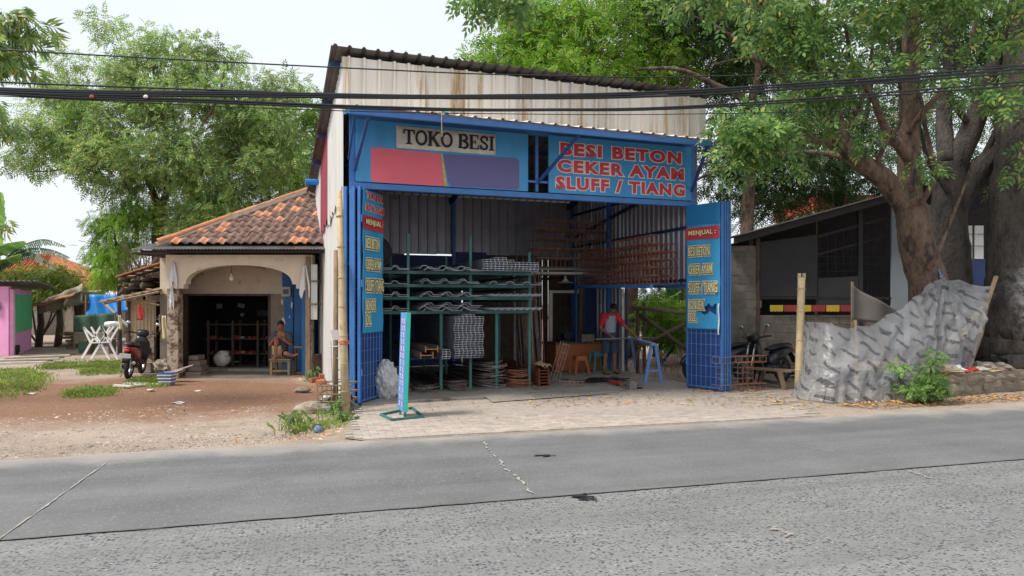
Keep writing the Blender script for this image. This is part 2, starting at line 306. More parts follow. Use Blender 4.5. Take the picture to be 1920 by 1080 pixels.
# ================================================================ ground, road, pavement
def roadmat(name, near):
    m = bpy.data.materials.new(name); m.use_nodes = True; t = m.node_tree; n = t.nodes; n.clear(); lk = t.links.new
    out = n.new('ShaderNodeOutputMaterial'); p = n.new('ShaderNodeBsdfPrincipled'); lk(p.outputs[0], out.inputs[0]); p.inputs['Roughness'].default_value = .8; p.inputs['Specular IOR Level'].default_value = .3
    geo = n.new('ShaderNodeNewGeometry'); mp = n.new('ShaderNodeMapping'); mp.inputs['Rotation'].default_value = (0, 0, -B); lk(geo.outputs['Position'], mp.inputs[0])
    def noise(sc, det=5, vec=None, stretch=None, rg=.6):
        a = n.new('ShaderNodeTexNoise'); a.inputs['Scale'].default_value = sc; a.inputs['Detail'].default_value = det; a.inputs['Roughness'].default_value = rg
        v = mp.outputs[0]
        if stretch:
            q = n.new('ShaderNodeMapping'); q.inputs['Scale'].default_value = stretch; lk(v, q.inputs[0]); v = q.outputs[0]
        lk(v, a.inputs['Vector']); return a.outputs['Fac']
    def rng(x, a, b, c, d):
        r = n.new('ShaderNodeMapRange'); r.inputs[1].default_value = a; r.inputs[2].default_value = b; r.inputs[3].default_value = c; r.inputs[4].default_value = d; lk(x, r.inputs[0]); return r.outputs[0]
    def mul(x, y):
        r = n.new('ShaderNodeMath'); r.operation = 'MULTIPLY'; lk(x, r.inputs[0])
        if isinstance(y, float): r.inputs[1].default_value = y
        else: lk(y, r.inputs[1])
        return r.outputs[0]
    def mixc(f, a, b):
        r = n.new('ShaderNodeMix'); r.data_type = 'RGBA'; lk(f, r.inputs[0])
        for i, q in ((6, a), (7, b)):
            if isinstance(q, tuple): r.inputs[i].default_value = (*q, 1)
            else: lk(q, r.inputs[i])
        return r.outputs[2]
    def scl(c, f):
        r = n.new('ShaderNodeVectorMath'); r.operation = 'SCALE'; lk(f, r.inputs['Scale'])
        if isinstance(c, tuple): r.inputs[0].default_value = c
        else: lk(c, r.inputs[0])
        return r.outputs[0]
    band = rng(noise(2.2, 6, stretch=(.06, 1, 1)), .3, .7, .84, 1.16)
    blot = rng(noise(1.1, 6), .3, .7, .88, 1.1)
    if near:
        base = scl((.188, .187, .188), mul(band, blot))
        hts = []
        for sc, rx, lo, hi, dark in ((36, .75, .46, .26, (.038, .038, .042)), (50, .9, .46, .26, (.06, .06, .062)), (40, .42, .36, .16, (.36, .34, .31))):
            vo = n.new('ShaderNodeTexVoronoi'); vo.inputs['Scale'].default_value = sc; q = n.new('ShaderNodeMapping'); q.inputs['Scale'].default_value = (.72, 1.1, 1); q.inputs['Location'].default_value = (sc, 0, 0); lk(mp.outputs[0], q.inputs[0])
            ws = n.new('ShaderNodeTexNoise'); ws.inputs['Scale'].default_value = 30; lk(mp.outputs[0], ws.inputs['Vector'])
            ad = n.new('ShaderNodeVectorMath'); ad.operation = 'MULTIPLY_ADD'; lk(ws.outputs['Color'], ad.inputs[0]); ad.inputs[1].default_value = (.016, .016, 0); lk(q.outputs[0], ad.inputs[2]); lk(ad.outputs[0], vo.inputs['Vector'])
            sep = n.new('ShaderNodeSeparateColor'); lk(vo.outputs['Color'], sep.inputs[0])
            pick = rng(sep.outputs[0], 1-rx*.62, 1-rx*.62+.05, 0., 1.)
            core = rng(vo.outputs['Distance'], lo, hi, 0., 1.)
            f = mul(mul(pick, core), rng(noise(2.2, 3), .3, .62, .35, 1.))
            base = mixc(f, base, dark); hts.append(f)
        hgt = hts[0]
    else:
        base = scl((.136, .137, .142), mul(band, blot))
        wv = n.new('ShaderNodeTexWave'); wv.inputs['Scale'].default_value = 13; wv.inputs['Distortion'].default_value = 2.5; wv.inputs['Detail'].default_value = 2; lk(mp.outputs[0], wv.inputs['Vector'])
        tf = mul(rng(noise(.55, 3), .48, .62, 0., .5), rng(wv.outputs['Fac'], .5, .9, 0., 1.))
        base = mixc(tf, base, (.185, .182, .18))
        sp = rng(noise(34, 3), .58, .7, 0., .8); base = mixc(sp, base, (.24, .235, .23))
        sp2 = rng(noise(26, 3), .62, .7, 0., .7); base = mixc(sp2, base, (.08, .08, .085))
        dust = n.new('ShaderNodeSeparateXYZ'); lk(mp.outputs[0], dust.inputs[0])
        edge = n.new('ShaderNodeMath'); edge.operation = 'ADD'; lk(dust.outputs[1], edge.inputs[0]); lk(rng(noise(1.6, 6), 0., 1., -.45, .45), edge.inputs[1])
        base = mixc(rng(edge.outputs[0], 8.35, 8.85, 0., .75), base, (.36, .33, .3))      # road dust gathered along the verge
        hgt = wv.outputs['Fac']
    stain = rng(noise(.8, 7, rg=.75), .66, .74, 0., .5); base = mixc(stain, base, (.16, .155, .155))
    fine = rng(noise(170, 2), .3, .7, .86, 1.14); base = scl(base, fine)
    lk(base, p.inputs['Base Color'])
    bp = n.new('ShaderNodeBump'); bp.inputs['Strength'].default_value = .55 if near else .1; bp.inputs['Distance'].default_value = .006; bp.invert = near; lk(hgt, bp.inputs['Height']); lk(bp.outputs[0], p.inputs['Normal'])
    return m
K['lane_near'] = roadmat('exposed_aggregate_concrete', True); K['lane_far'] = roadmat('worn_grey_concrete', False)
def groundmat():
    m = bpy.data.materials.new('bare_earth'); m.use_nodes = True; t = m.node_tree; n = t.nodes; lk = t.links.new
    p = n['Principled BSDF']; p.inputs['Roughness'].default_value = .95; p.inputs['Specular IOR Level'].default_value = .15
    geo = n.new('ShaderNodeNewGeometry'); pos = geo.outputs['Position']
    def noise(sc, det=6, rg=.65):
        a = n.new('ShaderNodeTexNoise'); a.inputs['Scale'].default_value = sc; a.inputs['Detail'].default_value = det; a.inputs['Roughness'].default_value = rg; lk(pos, a.inputs['Vector']); return a.outputs['Fac']
    def rng(x, a, b, c, d):
        r = n.new('ShaderNodeMapRange'); r.inputs[1].default_value = a; r.inputs[2].default_value = b; r.inputs[3].default_value = c; r.inputs[4].default_value = d; lk(x, r.inputs[0]); return r.outputs[0]
    def mixc(f, a, b):
        r = n.new('ShaderNodeMix'); r.data_type = 'RGBA'; lk(f, r.inputs[0])
        for i, q in ((6, a), (7, b)):
            if isinstance(q, tuple): r.inputs[i].default_value = (*q, 1)
            else: lk(q, r.inputs[i])
        return r.outputs[2]
    base = mixc(rng(noise(.7), .35, .65, 0, 1), C(146, 130, 117), C(170, 154, 140))
    # trodden reddish earth in front of the tiled house
    mp = n.new('ShaderNodeMapping'); mp.inputs['Location'].default_value = (7.6*.17, -12.9*.3, 0); mp.inputs['Scale'].default_value = (.17, .3, 0); lk(pos, mp.inputs[0])
    ln = n.new('ShaderNodeVectorMath'); ln.operation = 'LENGTH'; lk(mp.outputs[0], ln.inputs[0])
    ad = n.new('ShaderNodeMath'); ad.operation = 'ADD'; lk(ln.outputs['Value'], ad.inputs[0]); lk(rng(noise(1.3, 7, .7), 0, 1, -.45, .45), ad.inputs[1])
    base = mixc(rng(ad.outputs[0], 1.05, .72, 0, 1), base, C(130, 99, 80))
    base = mixc(rng(noise(2.6, 8, .75), .56, .66, 0, .75), base, C(104, 82, 70))
    base = mixc(rng(noise(14, 4), .6, .68, 0, .6), base, C(190, 180, 168))
    fine = rng(noise(70, 3), .3, .7, .75, 1.2)
    s = n.new('ShaderNodeVectorMath'); s.operation = 'SCALE'; lk(base, s.inputs[0]); lk(fine, s.inputs['Scale']); lk(s.outputs[0], p.inputs['Base Color'])
    bp = n.new('ShaderNodeBump'); bp.inputs['Strength'].default_value = .7; bp.inputs['Distance'].default_value = .03; lk(noise(22, 7), bp.inputs['Height']); lk(bp.outputs[0], p.inputs['Normal'])
    return m
K['earth'] = groundmat()
def axis(lo, hi, a, b, st): return np.concatenate([np.linspace(lo, a, 8)[:-1], np.arange(a, b, st), np.linspace(b, hi, 8)])
gx = axis(-250, 250, -24, 20, .3); gy = axis(-40, 400, 2, 40, .3)
def ground_z(x, y):
    p = -x*sB+y*cB
    if p < 8.2: return -.06
    e = max(0, min(1, (p-8.76)/.6))
    z = .012*math.sin(x*1.7+.6*y)*math.sin(y*1.3)+.01*math.sin(x*4.1)*math.sin(y*3.3+x)
    return .004+(z-.01)*e
gm = MB(); gm.v = [(x, y, ground_z(x, y)) for x in gx for y in gy]; ny = len(gy)
gm.f = [(i*ny+j, (i+1)*ny+j, (i+1)*ny+j+1, i*ny+j+1) for i in range(len(gx)-1) for j in range(ny-1)]
gro = gm.build('ground', K['earth'], smooth=True, kind='structure')
def lane(name, p0, p1, mt, z):
    mb = MB(); xs = np.linspace(-120, 160, 200)
    mb.v = [(x, p+(.05*math.sin(x*2.3)+.03*math.sin(x*6.1) if p == p1 and p1 > 8 else 0), z) for x in xs for p in (p0, p1)]
    mb.f = [(2*i, 2*i+2, 2*i+3, 2*i+1) for i in range(len(xs)-1)]
    return mb.build(name, mt, mode='D', kind='structure')
lane('road_far_lane', 5.885, 8.88, K['lane_far'], .008)
lane('road_near_lane', -1.5, 5.884, K['lane_near'], .002)
K['joint'] = mat('joint_dirt', C(98, 94, 92), .95, var=.4, sc=8); K['filler'] = mat('crack_filler', C(158, 150, 142), .95, var=.35, sc=14, bump=.4)
K['oil'] = mat('oil_stain', C(40, 40, 44), .6, var=.3)
def strip(name, pts, wd, z, mt, jag=.3):
    mb = MB(); q = random.Random(len(pts)*7+int(wd*1000)); L_, R_ = [], []
    path = []
    for a, b in zip(pts[:-1], pts[1:]):
        for k in range(10): path.append(Vector(a).lerp(Vector(b), k/10))
    path.append(Vector(pts[-1]))
    for i, p in enumerate(path):
        d = (path[min(i+1, len(path)-1)]-path[max(i-1, 0)]).normalized(); nn = Vector((-d.y, d.x, 0)); ww = wd*(1+q.uniform(-jag, jag))*.5; o = nn*q.uniform(-jag, jag)*wd*(.5 if jag < 1.1 else 1.3)
        L_.append((p+nn*ww+o).to_3d()[:2]+(z,)); R_.append((p-nn*ww+o).to_3d()[:2]+(z,))
    for i in range(len(path)-1):
        if jag < 1.1 or q.random() > .3: mb.poly([L_[i], R_[i], R_[i+1], L_[i+1]])
    return mb.build(name, mt, kind='structure')
strip('road_lane_joint', [RD(a, 5.878) for a in range(-14, 30, 2)], .016, .0125, K['joint'], 1.0)
strip('road_slab_joint', [G(206, 866), G(150, 905), G(95, 945), G(0, 1013), G(-60, 1060)], .014, .0165, K['filler'], .9)
strip('road_crack', [G(905, 826), G(918, 850), G(945, 876), G(970, 900), G(1003, 933)], .016, .0165, K['filler'], 1.3)
strip('road_crack', [G(1436, 985), G(1462, 1000), G(1480, 1008)], .03, .0165, K['filler'], 1.2)
strip('road_crack', [G(1700, 885), G(1750, 900), G(1810, 913)], .014, .0165, K['filler'], 1.2)
strip('road_crack', [G(1480, 835), G(1540, 845), G(1570, 851)], .01, .0165, K['filler'], 1.2)
q = random.Random(2)
for i, (px, py, rx, ry, n) in enumerate(((1092, 934, .075, .05, 26), (1022, 857, .1, .03, 12))):
    c = G(px, py); mb = MB()
    for k in range(n):
        x, y = c.x+q.gauss(0, rx*.5), c.y+q.gauss(0, ry*.7); r = q.uniform(.012, .03)
        mb.poly([(x+r*1.8*math.cos(a)*q.uniform(.6, 1.3), y+r*math.sin(a)*q.uniform(.6, 1.3), .0165+k*.00015) for a in np.linspace(0, 6.28, 9)[:-1]])
    mb.build('road_oil_stain', K['oil'], kind='structure')
# --- block paving between the road and the shop
K['paver'] = mat('paver', C(172, 160, 150), .9, var=.2, sc=9, bump=.3, rv=.12, col2=C(150, 138, 126), amt=.35, sc2=1.2)
K['paverbed'] = mat('paver_bed', C(150, 137, 124), .95, var=.3, sc=9)
pv = [G(658, 764), S(7.35, -.1), S(8.2, -1.1), RD(7.4, 8.84), RD(.6, 8.84), G(645, 822)]
def inpoly(x, y, poly):
    c = False; j = len(poly)-1
    for i in range(len(poly)):
        xi, yi, xj, yj = poly[i][0], poly[i][1], poly[j][0], poly[j][1]
        if (yi > y) != (yj > y) and x < (xj-xi)*(y-yi)/(yj-yi)+xi: c = not c
        j = i
    return c
pvroot = MB().poly([(p.x, p.y, .0105) for p in pv]).build('pavement', K['paverbed'], kind='structure')
spots = []
for r in range(34):
    for k in range(-3, 48):
        a = -1+k*.205+(.1025 if r % 2 else 0); p = 8.95+r*.105
        c = RD(a, p)
        if all(inpoly(c.x+dx, c.y+dy, pv) for dx, dy in ((0, 0), (.1, 0), (-.1, 0), (0, .06), (0, -.06))) and rnd.random() > (toS(c)[0]-6.3)*.55: spots.append((c.y, c.x, c.y))
spots.sort()
def paver_mb(mb, M4):
    h = [(-.1, -.05), (.1, -.05), (.1, .05), (-.1, .05)]; n = len(mb.v)
    for s_, z in ((1, -.03), (1, .002), (.95, .006)):
        for x, y in h: mb.v.append(tuple(M4 @ Vector((x*s_, y*s_, z))))
    for l in (0, 4): mb.f += [(n+l+i, n+l+(i+1) % 4, n+l+4+(i+1) % 4, n+l+4+i) for i in range(4)]
    mb.f.append((n+8, n+9, n+10, n+11))
pm = MB(); paver_mb(pm, Matrix.Identity(4)); pmesh = pm.mesh('paver', K['paver']); rest = MB()
for i, (_, x, y) in enumerate(spots):
    M4 = Matrix.Translation((x, y, .022+rnd.uniform(-.003, .003))) @ Matrix.Rotation(B+rnd.uniform(-.015, .015), 4, 'Z') @ Matrix.Rotation(rnd.uniform(-.012, .012), 4, 'X')
    if i < 300: put(pmesh, 'paver', pvroot, M4)
    else: paver_mb(rest, M4)
if rest.v: rest.build('paver_field', K['paver'], pvroot, kind='stuff')
# --- ground cover
def blades(name, pts, h, wd, mt, label, cat, lean=.5, seed=1):
    r = np.random.RandomState(seed); pts = np.array([[p[0], p[1], p[2]] for p in pts]); n = len(pts)
    a = r.uniform(0, 2*math.pi, n); ln = r.uniform(.1, lean, n); hh = h*r.uniform(.5, 1.25, n)
    d = np.stack([np.cos(a), np.sin(a), 0*a], 1); sd_ = np.stack([-np.sin(a), np.cos(a), 0*a], 1)*wd*r.uniform(.6, 1.3, n)[:, None]
    up = np.array([0, 0, 1.])
    mid = pts+d*(hh*ln*.35)[:, None]+up*(hh*.6)[:, None]; tip = pts+d*(hh*ln)[:, None]+up*(hh*(1-.35*ln))[:, None]
    V = np.stack([pts-sd_*.5, pts+sd_*.5, mid+sd_*.4, tip, mid-sd_*.4], 1).reshape(-1, 3)
    mb = MB(); mb.v = V.tolist(); mb.f = [(5*i, 5*i+1, 5*i+2, 5*i+3, 5*i+4) for i in range(n)]
    return setp(mb.build(name, mt, kind='stuff'), label, cat)
def patch(poly_px, n, seed, clump=0):
    q = random.Random(seed); xs = [p[0] for p in poly_px]; ys = [p[1] for p in poly_px]; out = []
    W = [G(*p) for p in poly_px]; x0, x1 = min(p.x for p in W), max(p.x for p in W); y0, y1 = min(p.y for p in W), max(p.y for p in W)
    cc = []
    while len(out) < n:
        if clump:
            if len(cc) < n//clump+1:
                x, y = q.uniform(x0, x1), q.uniform(y0, y1)
                if inpoly(x, y, W): cc.append((x, y))
                continue
            c = q.choice(cc); x, y = c[0]+q.gauss(0, .1), c[1]+q.gauss(0, .1)
        else: x, y = q.uniform(x0, x1), q.uniform(y0, y1)
        if clump or inpoly(x, y, W): out.append((x, y, ground_z(x, y)-.005))
    return out
gp = patch([(-60, 700), (40, 690), (95, 703), (70, 735), (20, 750), (-80, 752)], 3600, 1, 9)
gp += patch([(60, 692), (110, 680), (150, 684), (120, 694)], 700, 2, 9)
gp += patch([(140, 690), (180, 676), (232, 678), (228, 700), (160, 704)], 2400, 3, 9)
gp += patch([(125, 738), (160, 727), (212, 730), (205, 741), (140, 745)], 1000, 4, 9)
gp += patch([(240, 722), (262, 708), (315, 715), (322, 724), (290, 728)], 800, 5, 9)
gp += patch([(78, 684), (150, 676), (150, 682), (90, 690)], 400, 15, 9)
blades('grass', gp, .1, .016, K['grass'], 'short green grass patches on the dirt yard at left', 'grass', .8)
wp = patch([(520, 812), (545, 778), (600, 772), (640, 770), (655, 795), (610, 808), (560, 818)], 380, 6, 7)
blades('weeds', wp, .12, .014, K['grass'], 'straggly grass weeds between dirt yard and paving', 'weeds', 1.0)
# stones along the road edge
def stones(name, pts, r0, r1, mt, label, cat, seed=3):
    q = random.Random(seed); mb = MB(); tpl = [(1, 0, 0), (0, 1, 0), (-1, 0, 0), (0, -1, 0), (0, 0, .8), (0, 0, -.5)]
    tf = [(0, 1, 4), (1, 2, 4), (2, 3, 4), (3, 0, 4), (1, 0, 5), (2, 1, 5), (3, 2, 5), (0, 3, 5)]
    for p in pts:
        s_ = q.uniform(r0, r1)*(1.8 if q.random() < .08 else 1); a = q.uniform(0, 6.3); n = len(mb.v); sx, sy, sz = q.uniform(.7, 1.4), q.uniform(.7, 1.3), q.uniform(.3, .7)
        for x, y, z in tpl:
            x, y, z = x*sx*q.uniform(.8, 1.2), y*sy*q.uniform(.8, 1.2), z*sz
            mb.v.append((p[0]+s_*(x*math.cos(a)-y*math.sin(a)), p[1]+s_*(x*math.sin(a)+y*math.cos(a)), p[2]+s_*z))
        mb.f += [tuple(n+i for i in t) for t in tf]
    return setp(mb.build(name, mt, kind='stuff'), label, cat)
K['gravel'] = leafmat('gravel', [C(160, 147, 134), C(142, 130, 118), C(174, 162, 150), C(126, 114, 103), C(152, 138, 124)], 0, .95)
gpts = patch([(-60, 868), (0, 862), (300, 846), (480, 834), (610, 822), (570, 806), (430, 812), (200, 828), (-60, 838)], 9000, 7)
gpts += patch([(-60, 838), (430, 812), (560, 790), (560, 760), (300, 760), (-60, 790)], 4200, 8)
stones('roadside_gravel', gpts, .008, .026, K['gravel'], 'loose pale gravel along the road edge at left', 'gravel')
K['shard'] = leafmat('rubble_bits', [C(190, 120, 88), C(206, 190, 170), C(176, 150, 124), C(200, 140, 104), C(160, 148, 134)], 0, .9)
stones('brick_rubble_bits', patch([(530, 826), (560, 812), (640, 800), (655, 806), (600, 822)], 260, 9), .015, .045, K['shard'], 'scattered brick chips below the weeds at the paving corner', 'rubble')
stones('brick_rubble_bits', patch([(545, 700), (572, 690), (590, 700), (585, 715), (550, 716)], 120, 10), .03, .07, K['shard'], 'broken brick heap beside the chair of the seated man', 'rubble')
def litter(name, pts, sz, mt, label, seed):
    q = random.Random(seed); mb = MB()
    for p in pts:
        a = q.uniform(0, 6.3); s_ = sz*q.uniform(.6, 1.4); c_, s2 = math.cos(a)*s_, math.sin(a)*s_; z = p[2]+.012
        k1, k2 = q.uniform(0, .5)*s_, q.uniform(0, .6)*s_
        mb.poly([(p[0]-c_, p[1]-s2, z), (p[0]+s2*.45, p[1]-c_*.45, z+k1), (p[0]+c_, p[1]+s2, z+k2), (p[0]-s2*.45, p[1]+c_*.45, z+.003)])
    return setp(mb.build(name, mt, kind='stuff'), label, 'leaves')
lz = lambda pts, z: [(x, y, z) for x, y, _ in pts]
lp = lz(patch([(960, 752), (1010, 738), (1250, 744), (1480, 752), (1500, 775), (1250, 762), (1000, 770)], 420, 11), .03)
lp += lz(patch([(720, 765), (960, 745), (960, 790), (800, 800)], 40, 12), .03)
litter('fallen_leaves', lp, .032, K['dryleaf'], 'yellow fallen leaves strewn over the block paving', 1)
lp = patch([(1560, 760), (1690, 752), (1770, 748), (1920, 738), (1990, 735), (1990, 748), (1780, 760), (1640, 768)], 1100, 13)
lp += patch([(1300, 738), (1420, 740), (1420, 733), (1300, 731)], 160, 14) + patch([(1420, 742), (1500, 752), (1560, 760), (1500, 766), (1420, 756)], 90, 16)
litter('fallen_leaves', lz(lp, .012), .036, K['dryleaf'], 'brown leaf litter below the plastic sheet and stone kerb', 2)
lp = patch([(0, 850), (300, 760), (560, 770), (500, 830), (100, 850)], 30, 17)
litter('fallen_leaves', lz(lp, .01), .04, K['dryleaf'], 'sparse dry leaves scattered over the dirt yard', 3)
K['litterwhite'] = mat('paper_scrap', C(200, 196, 188), .9)
for px, py in ((283, 733), (333, 757), (372, 735), (60, 740)):
    c = G(px, py); mb = MB().blob((c.x, c.y, .02), (.09, .05, .018), 8, 4, .5, px)
    setp(mb.build('paper_scrap', K['litterwhite']), 'scrap of white paper lying on the brown dirt yard', 'paper', 'paper scraps on the yard')
# ================================================================ the steel shop
def ribs(L_, pitch, h, flat=.55, s0=0):
    """trapezoid sheet profile along a length: [(s, offset)]"""
    out = [(0, 0)]; s_ = s0 % pitch
    while s_ < L_:
        w_ = pitch*(1-flat)
        for ds, o in ((0, 0), (w_*.3, h), (w_*.7, h), (w_, 0)):
            if out[-1][0] < s_+ds < L_: out.append((s_+ds, o))
        s_ += pitch
    out.append((L_, 0)); return out
def wav(L_, pitch, h, n=6):
    m = int(L_/pitch*n)+1; return [(L_*i/m, h*.5*math.sin(2*math.pi*L_*i/m/pitch)) for i in range(m+1)]
shop = sthing('shop_building', 'tall metal-sheet steel shop with blue front frame and open interior', 'shop', 3.4, 0)
DEP = 6.2; WR = 6.98
roofz = lambda v: 5.86-.215*v
# frame
def part(name, mt, mb, par=shop, **k): return mb.build(name, K[mt], par, 'S', **k)
for u in (.05, 3.43, 6.82): part('post', 'blue', MB().beam((u, .06, .03), (u, .06, 3.68 if u == 3.43 else 4.95), .1, .1) if u != 3.43 else MB().beam((u, .06, 3.8), (u, .06, 4.85), .06, .06), bev=.005)
for u in (.02, 3.4, 6.9): part('post', 'blue', MB().beam((u+.05, DEP-.12, .03), (u+.05, DEP-.12, 4.4), .09), bev=.004)
part('post', 'blue', MB().beam((6.88, 3.75, .03), (6.88, 3.75, 4.9), .1), bev=.004)
part('header_beam', 'blue', MB().beam((0, .0, 3.72), (6.88, .0, 3.72), .12, .1), bev=.006)
part('header_beam', 'blue', MB().beam((0, .05, 4.9), (6.9, .05, 4.9), .1, .1))
part('mid_rail', 'blue', MB().beam((3.22, -.0, 3.98), (3.63, -.0, 3.98), .05, .04))
# fascia of ribbed sheets, each sheet its own piece
fu = -.12
for i in range(7):
    L_ = 1.026; b = MB().sweep(ribs(L_+.02, .256, .06, .68, .05), (fu, -.06-.003*(i % 2), 4.93+rnd.uniform(-.02, .01)), (fu+rnd.uniform(-.012, .012), -.06-.003*(i % 2), 5.87-(.004 if i % 2 else 0)), (1, 0, 0), (0, -1, 0))
    part('fascia_sheet', 'zinc', b, solid=.002); fu += L_
# roof sheets
ru = -.32
for i in range(8):
    L_ = .94; v0 = -.2+rnd.uniform(-.02, .02)
    b = MB().sweep(ribs(L_+.03, .235, .035, .66, .03), (ru, v0, roofz(v0)+.09+.003*(i % 2)), (ru, DEP+.3, roofz(DEP+.3)+.09+.003*(i % 2)), (1, 0, 0), (0, 0, 1))
    part('roof_sheet', 'zincdark', b, solid=.003); ru += L_
for v in (.3, 1.7, 3.1, 4.5, 5.9): part('purlin', 'panelblue', MB().beam((-.3, v, roofz(v)+.04), (7.15, v, roofz(v)+.04), .06, .08))
for u in (.05, 3.4, 6.85): part('rafter', 'panelblue', MB().beam((u, 0, roofz(0)-.08), (u, DEP, roofz(DEP)-.08), .08, .14))
# left wall: lower and upper courses, one maroon sheet among the upper ones
v_ = 0.02; i = 0
rv0, rv1 = SU(626, 300, -.07)[0], SU(603, 300, -.07)[0]
while v_ < DEP:
    L_ = min(.92, DEP-v_); lap = 3.38+.16*math.sin(v_*1.3)
    part('wall_sheet', 'wallwhite', MB().sweep(ribs(L_+.02, .2, .022, .6), (-.06-.003*(i % 2), v_, .05), (-.06-.003*(i % 2), v_, lap+.1), (0, 1, 0), (-1, 0, 0)), solid=.002)
    red = 2.4 < v_ < 4.0
    b = MB(); pr = ribs(L_+.02, .2, .022, .6); n = len(pr); zb = 3.3 if not red else 3.62-.12*(v_-1.7)
    b.v = [(-.1-o-.003*(i % 2), v_+s_, zb+.14*math.sin((v_+s_)*1.3)+.05*(k % 3)) for k, (s_, o) in enumerate(pr)]+[(-.1-o-.003*(i % 2), v_+s_, roofz(v_+s_)+.05) for s_, o in pr]
    b.f = [(k, k+1, n+k+1, n+k) for k in range(n-1)]
    part('wall_sheet', 'wallred' if red else 'wallwhite', b, solid=.002)
    v_ += .92; i += 1
for z in (1.2, 2.4, 3.6): part('girt', 'panelblue', MB().beam((0, 0, z), (0, DEP, z), .05, .06))
# right wall hangs above the open side bay, comes down behind it
v_ = .1; i = 0
while v_ < DEP-.05:
    L_ = min(.8, DEP-v_); z0 = 2.12 if v_+L_ < 3.9 else .05
    b = MB(); pr = ribs(L_-(.018 if i > 2 else -.01), .2, .03, .6); n = len(pr)
    b.v = [(WR+o, v_+s_, z0) for s_, o in pr]+[(WR+o, v_+s_, roofz(v_+s_)+.02) for s_, o in pr]; b.f = [(k, k+1, n+k+1, n+k) for k in range(n-1)]
    part('wall_sheet', 'innersheet', b, solid=.002); v_ += .8; i += 1
for z in (2.2, 3.3, 4.2): part('girt', 'panelblue', MB().beam((WR-.04, .1, z), (WR-.04, DEP-.1, z), .04, .06))
part('brace', 'panelblue', MB().beam((WR-.09, .3, 4.35), (WR-.09, DEP-.3, 3.55), .05, .07))
# back wall
bu = 0; i = 0
while bu < WR:
    L_ = min(1.0, WR-bu)
    part('wall_sheet', 'innersheet', MB().sweep(ribs(L_+.01, .25, .03, .7), (bu, DEP-.02+.003*(i % 2), 3.035+rnd.uniform(-.015, .01)), (bu, DEP-.02+.003*(i % 2), roofz(DEP)+.05), (1, 0, 0), (0, -1, 0)), solid=.002)
    bu += 1.0; i += 1
part('back_panel', 'panelblue', MB().box(0, 3.7, DEP-.02, DEP+.02, .05, 2.99).box(3.5, 4.4, DEP-.06, DEP-.03, 2.2, 3.1))
for i in range(18):
    u = 3.74+i*.18
    part('wall_plank', 'wooddark', MB().box(u, u+(.182 if u < 4.7 else .172-rnd.choice((0, 0, 0, .012))), DEP-.02, DEP+.01, .03, 3.05))
for z in (.6, 1.3, 2.4): part('girt', 'wooddark', MB().beam((3.6, DEP-.08, z), (6.9, DEP-.08, z), .05, .07))
for i in range(12):
    v = 3.85+i*.2
part('side_panel', 'panelblue', MB().box(WR-.35, WR-.02, 4.6, 4.63, .05, 2.4))
# canopy: frame, struts, ribbed cover
cn = thing_c = shop
CF, CZ = -.9, 4.74
part('canopy_beam', 'blue', MB().beam((-.11, CF, CZ), (6.6, CF, CZ), .06, .1), bev=.004)
part('canopy_beam', 'blue', MB().beam((-.11, -.46, CZ+.09), (6.6, -.46, CZ+.09), .04, .05))
for u in (-.08, 1.3, 2.6, 3.9, 5.25, 6.57): part('canopy_rafter', 'blue', MB().beam((u, CF+.03, CZ+.02), (u, -.0, CZ+.2), .05, .06))
for i in range(7):
    L_ = .972; u = -.14+i*.965
    part('canopy_sheet', 'zinc', MB().sweep(ribs(L_, .242, .03, .66, .1), (u, CF-.06+rnd.uniform(-.015, .015), CZ+.065+.003*(i % 2)), (u, -.1, CZ+.235+.003*(i % 2)), (1, 0, 0), (0, 0, 1)), solid=.003)
for u, du in ((.08, .12), (3.43, .45), (6.75, -.2)): part('strut', 'darkblue', MB().beam((u, -.06, 3.98), (u+du, CF+.02, CZ-.03), .045, .05))
part('strut', 'darkblue', MB().beam((-.02, -.06, 4.15), (-.02, CF+.02, CZ-.03), .03, .03))
part('tie_rope', 'bamboo', MB().tube([(1.4, CF-.05, 4.83), (1.36, CF-.09, 4.85), (1.35, CF-.08, 4.7), (1.38, CF-.02, 4.45)], .009, 5)); 
part('tie_knot', 'teal', MB().blob((1.42, CF-.06, 4.85), (.05, .03, .03), 7, 5, .5, 4))
part('gutter_pipe', 'tarpblue', MB().bar((-.1, 5.1, 4.6), (-.42, 5.1, 4.59), .07, 10))
# floor
fl = MB().box(-.02, 7.02, -.07, 6.25, -.02, .035); fl.build('shop_floor', K['cement'], None, 'S', kind='structure')
setp(MB().poly([S(2.3, -.75, .046), S(4.7, -.45, .046), S(4.6, -.02, .046), S(3.9, .25, .046), S(2.4, .1, .046)]).build('pavement_cement_patch', K['concrete']), kind='structure')
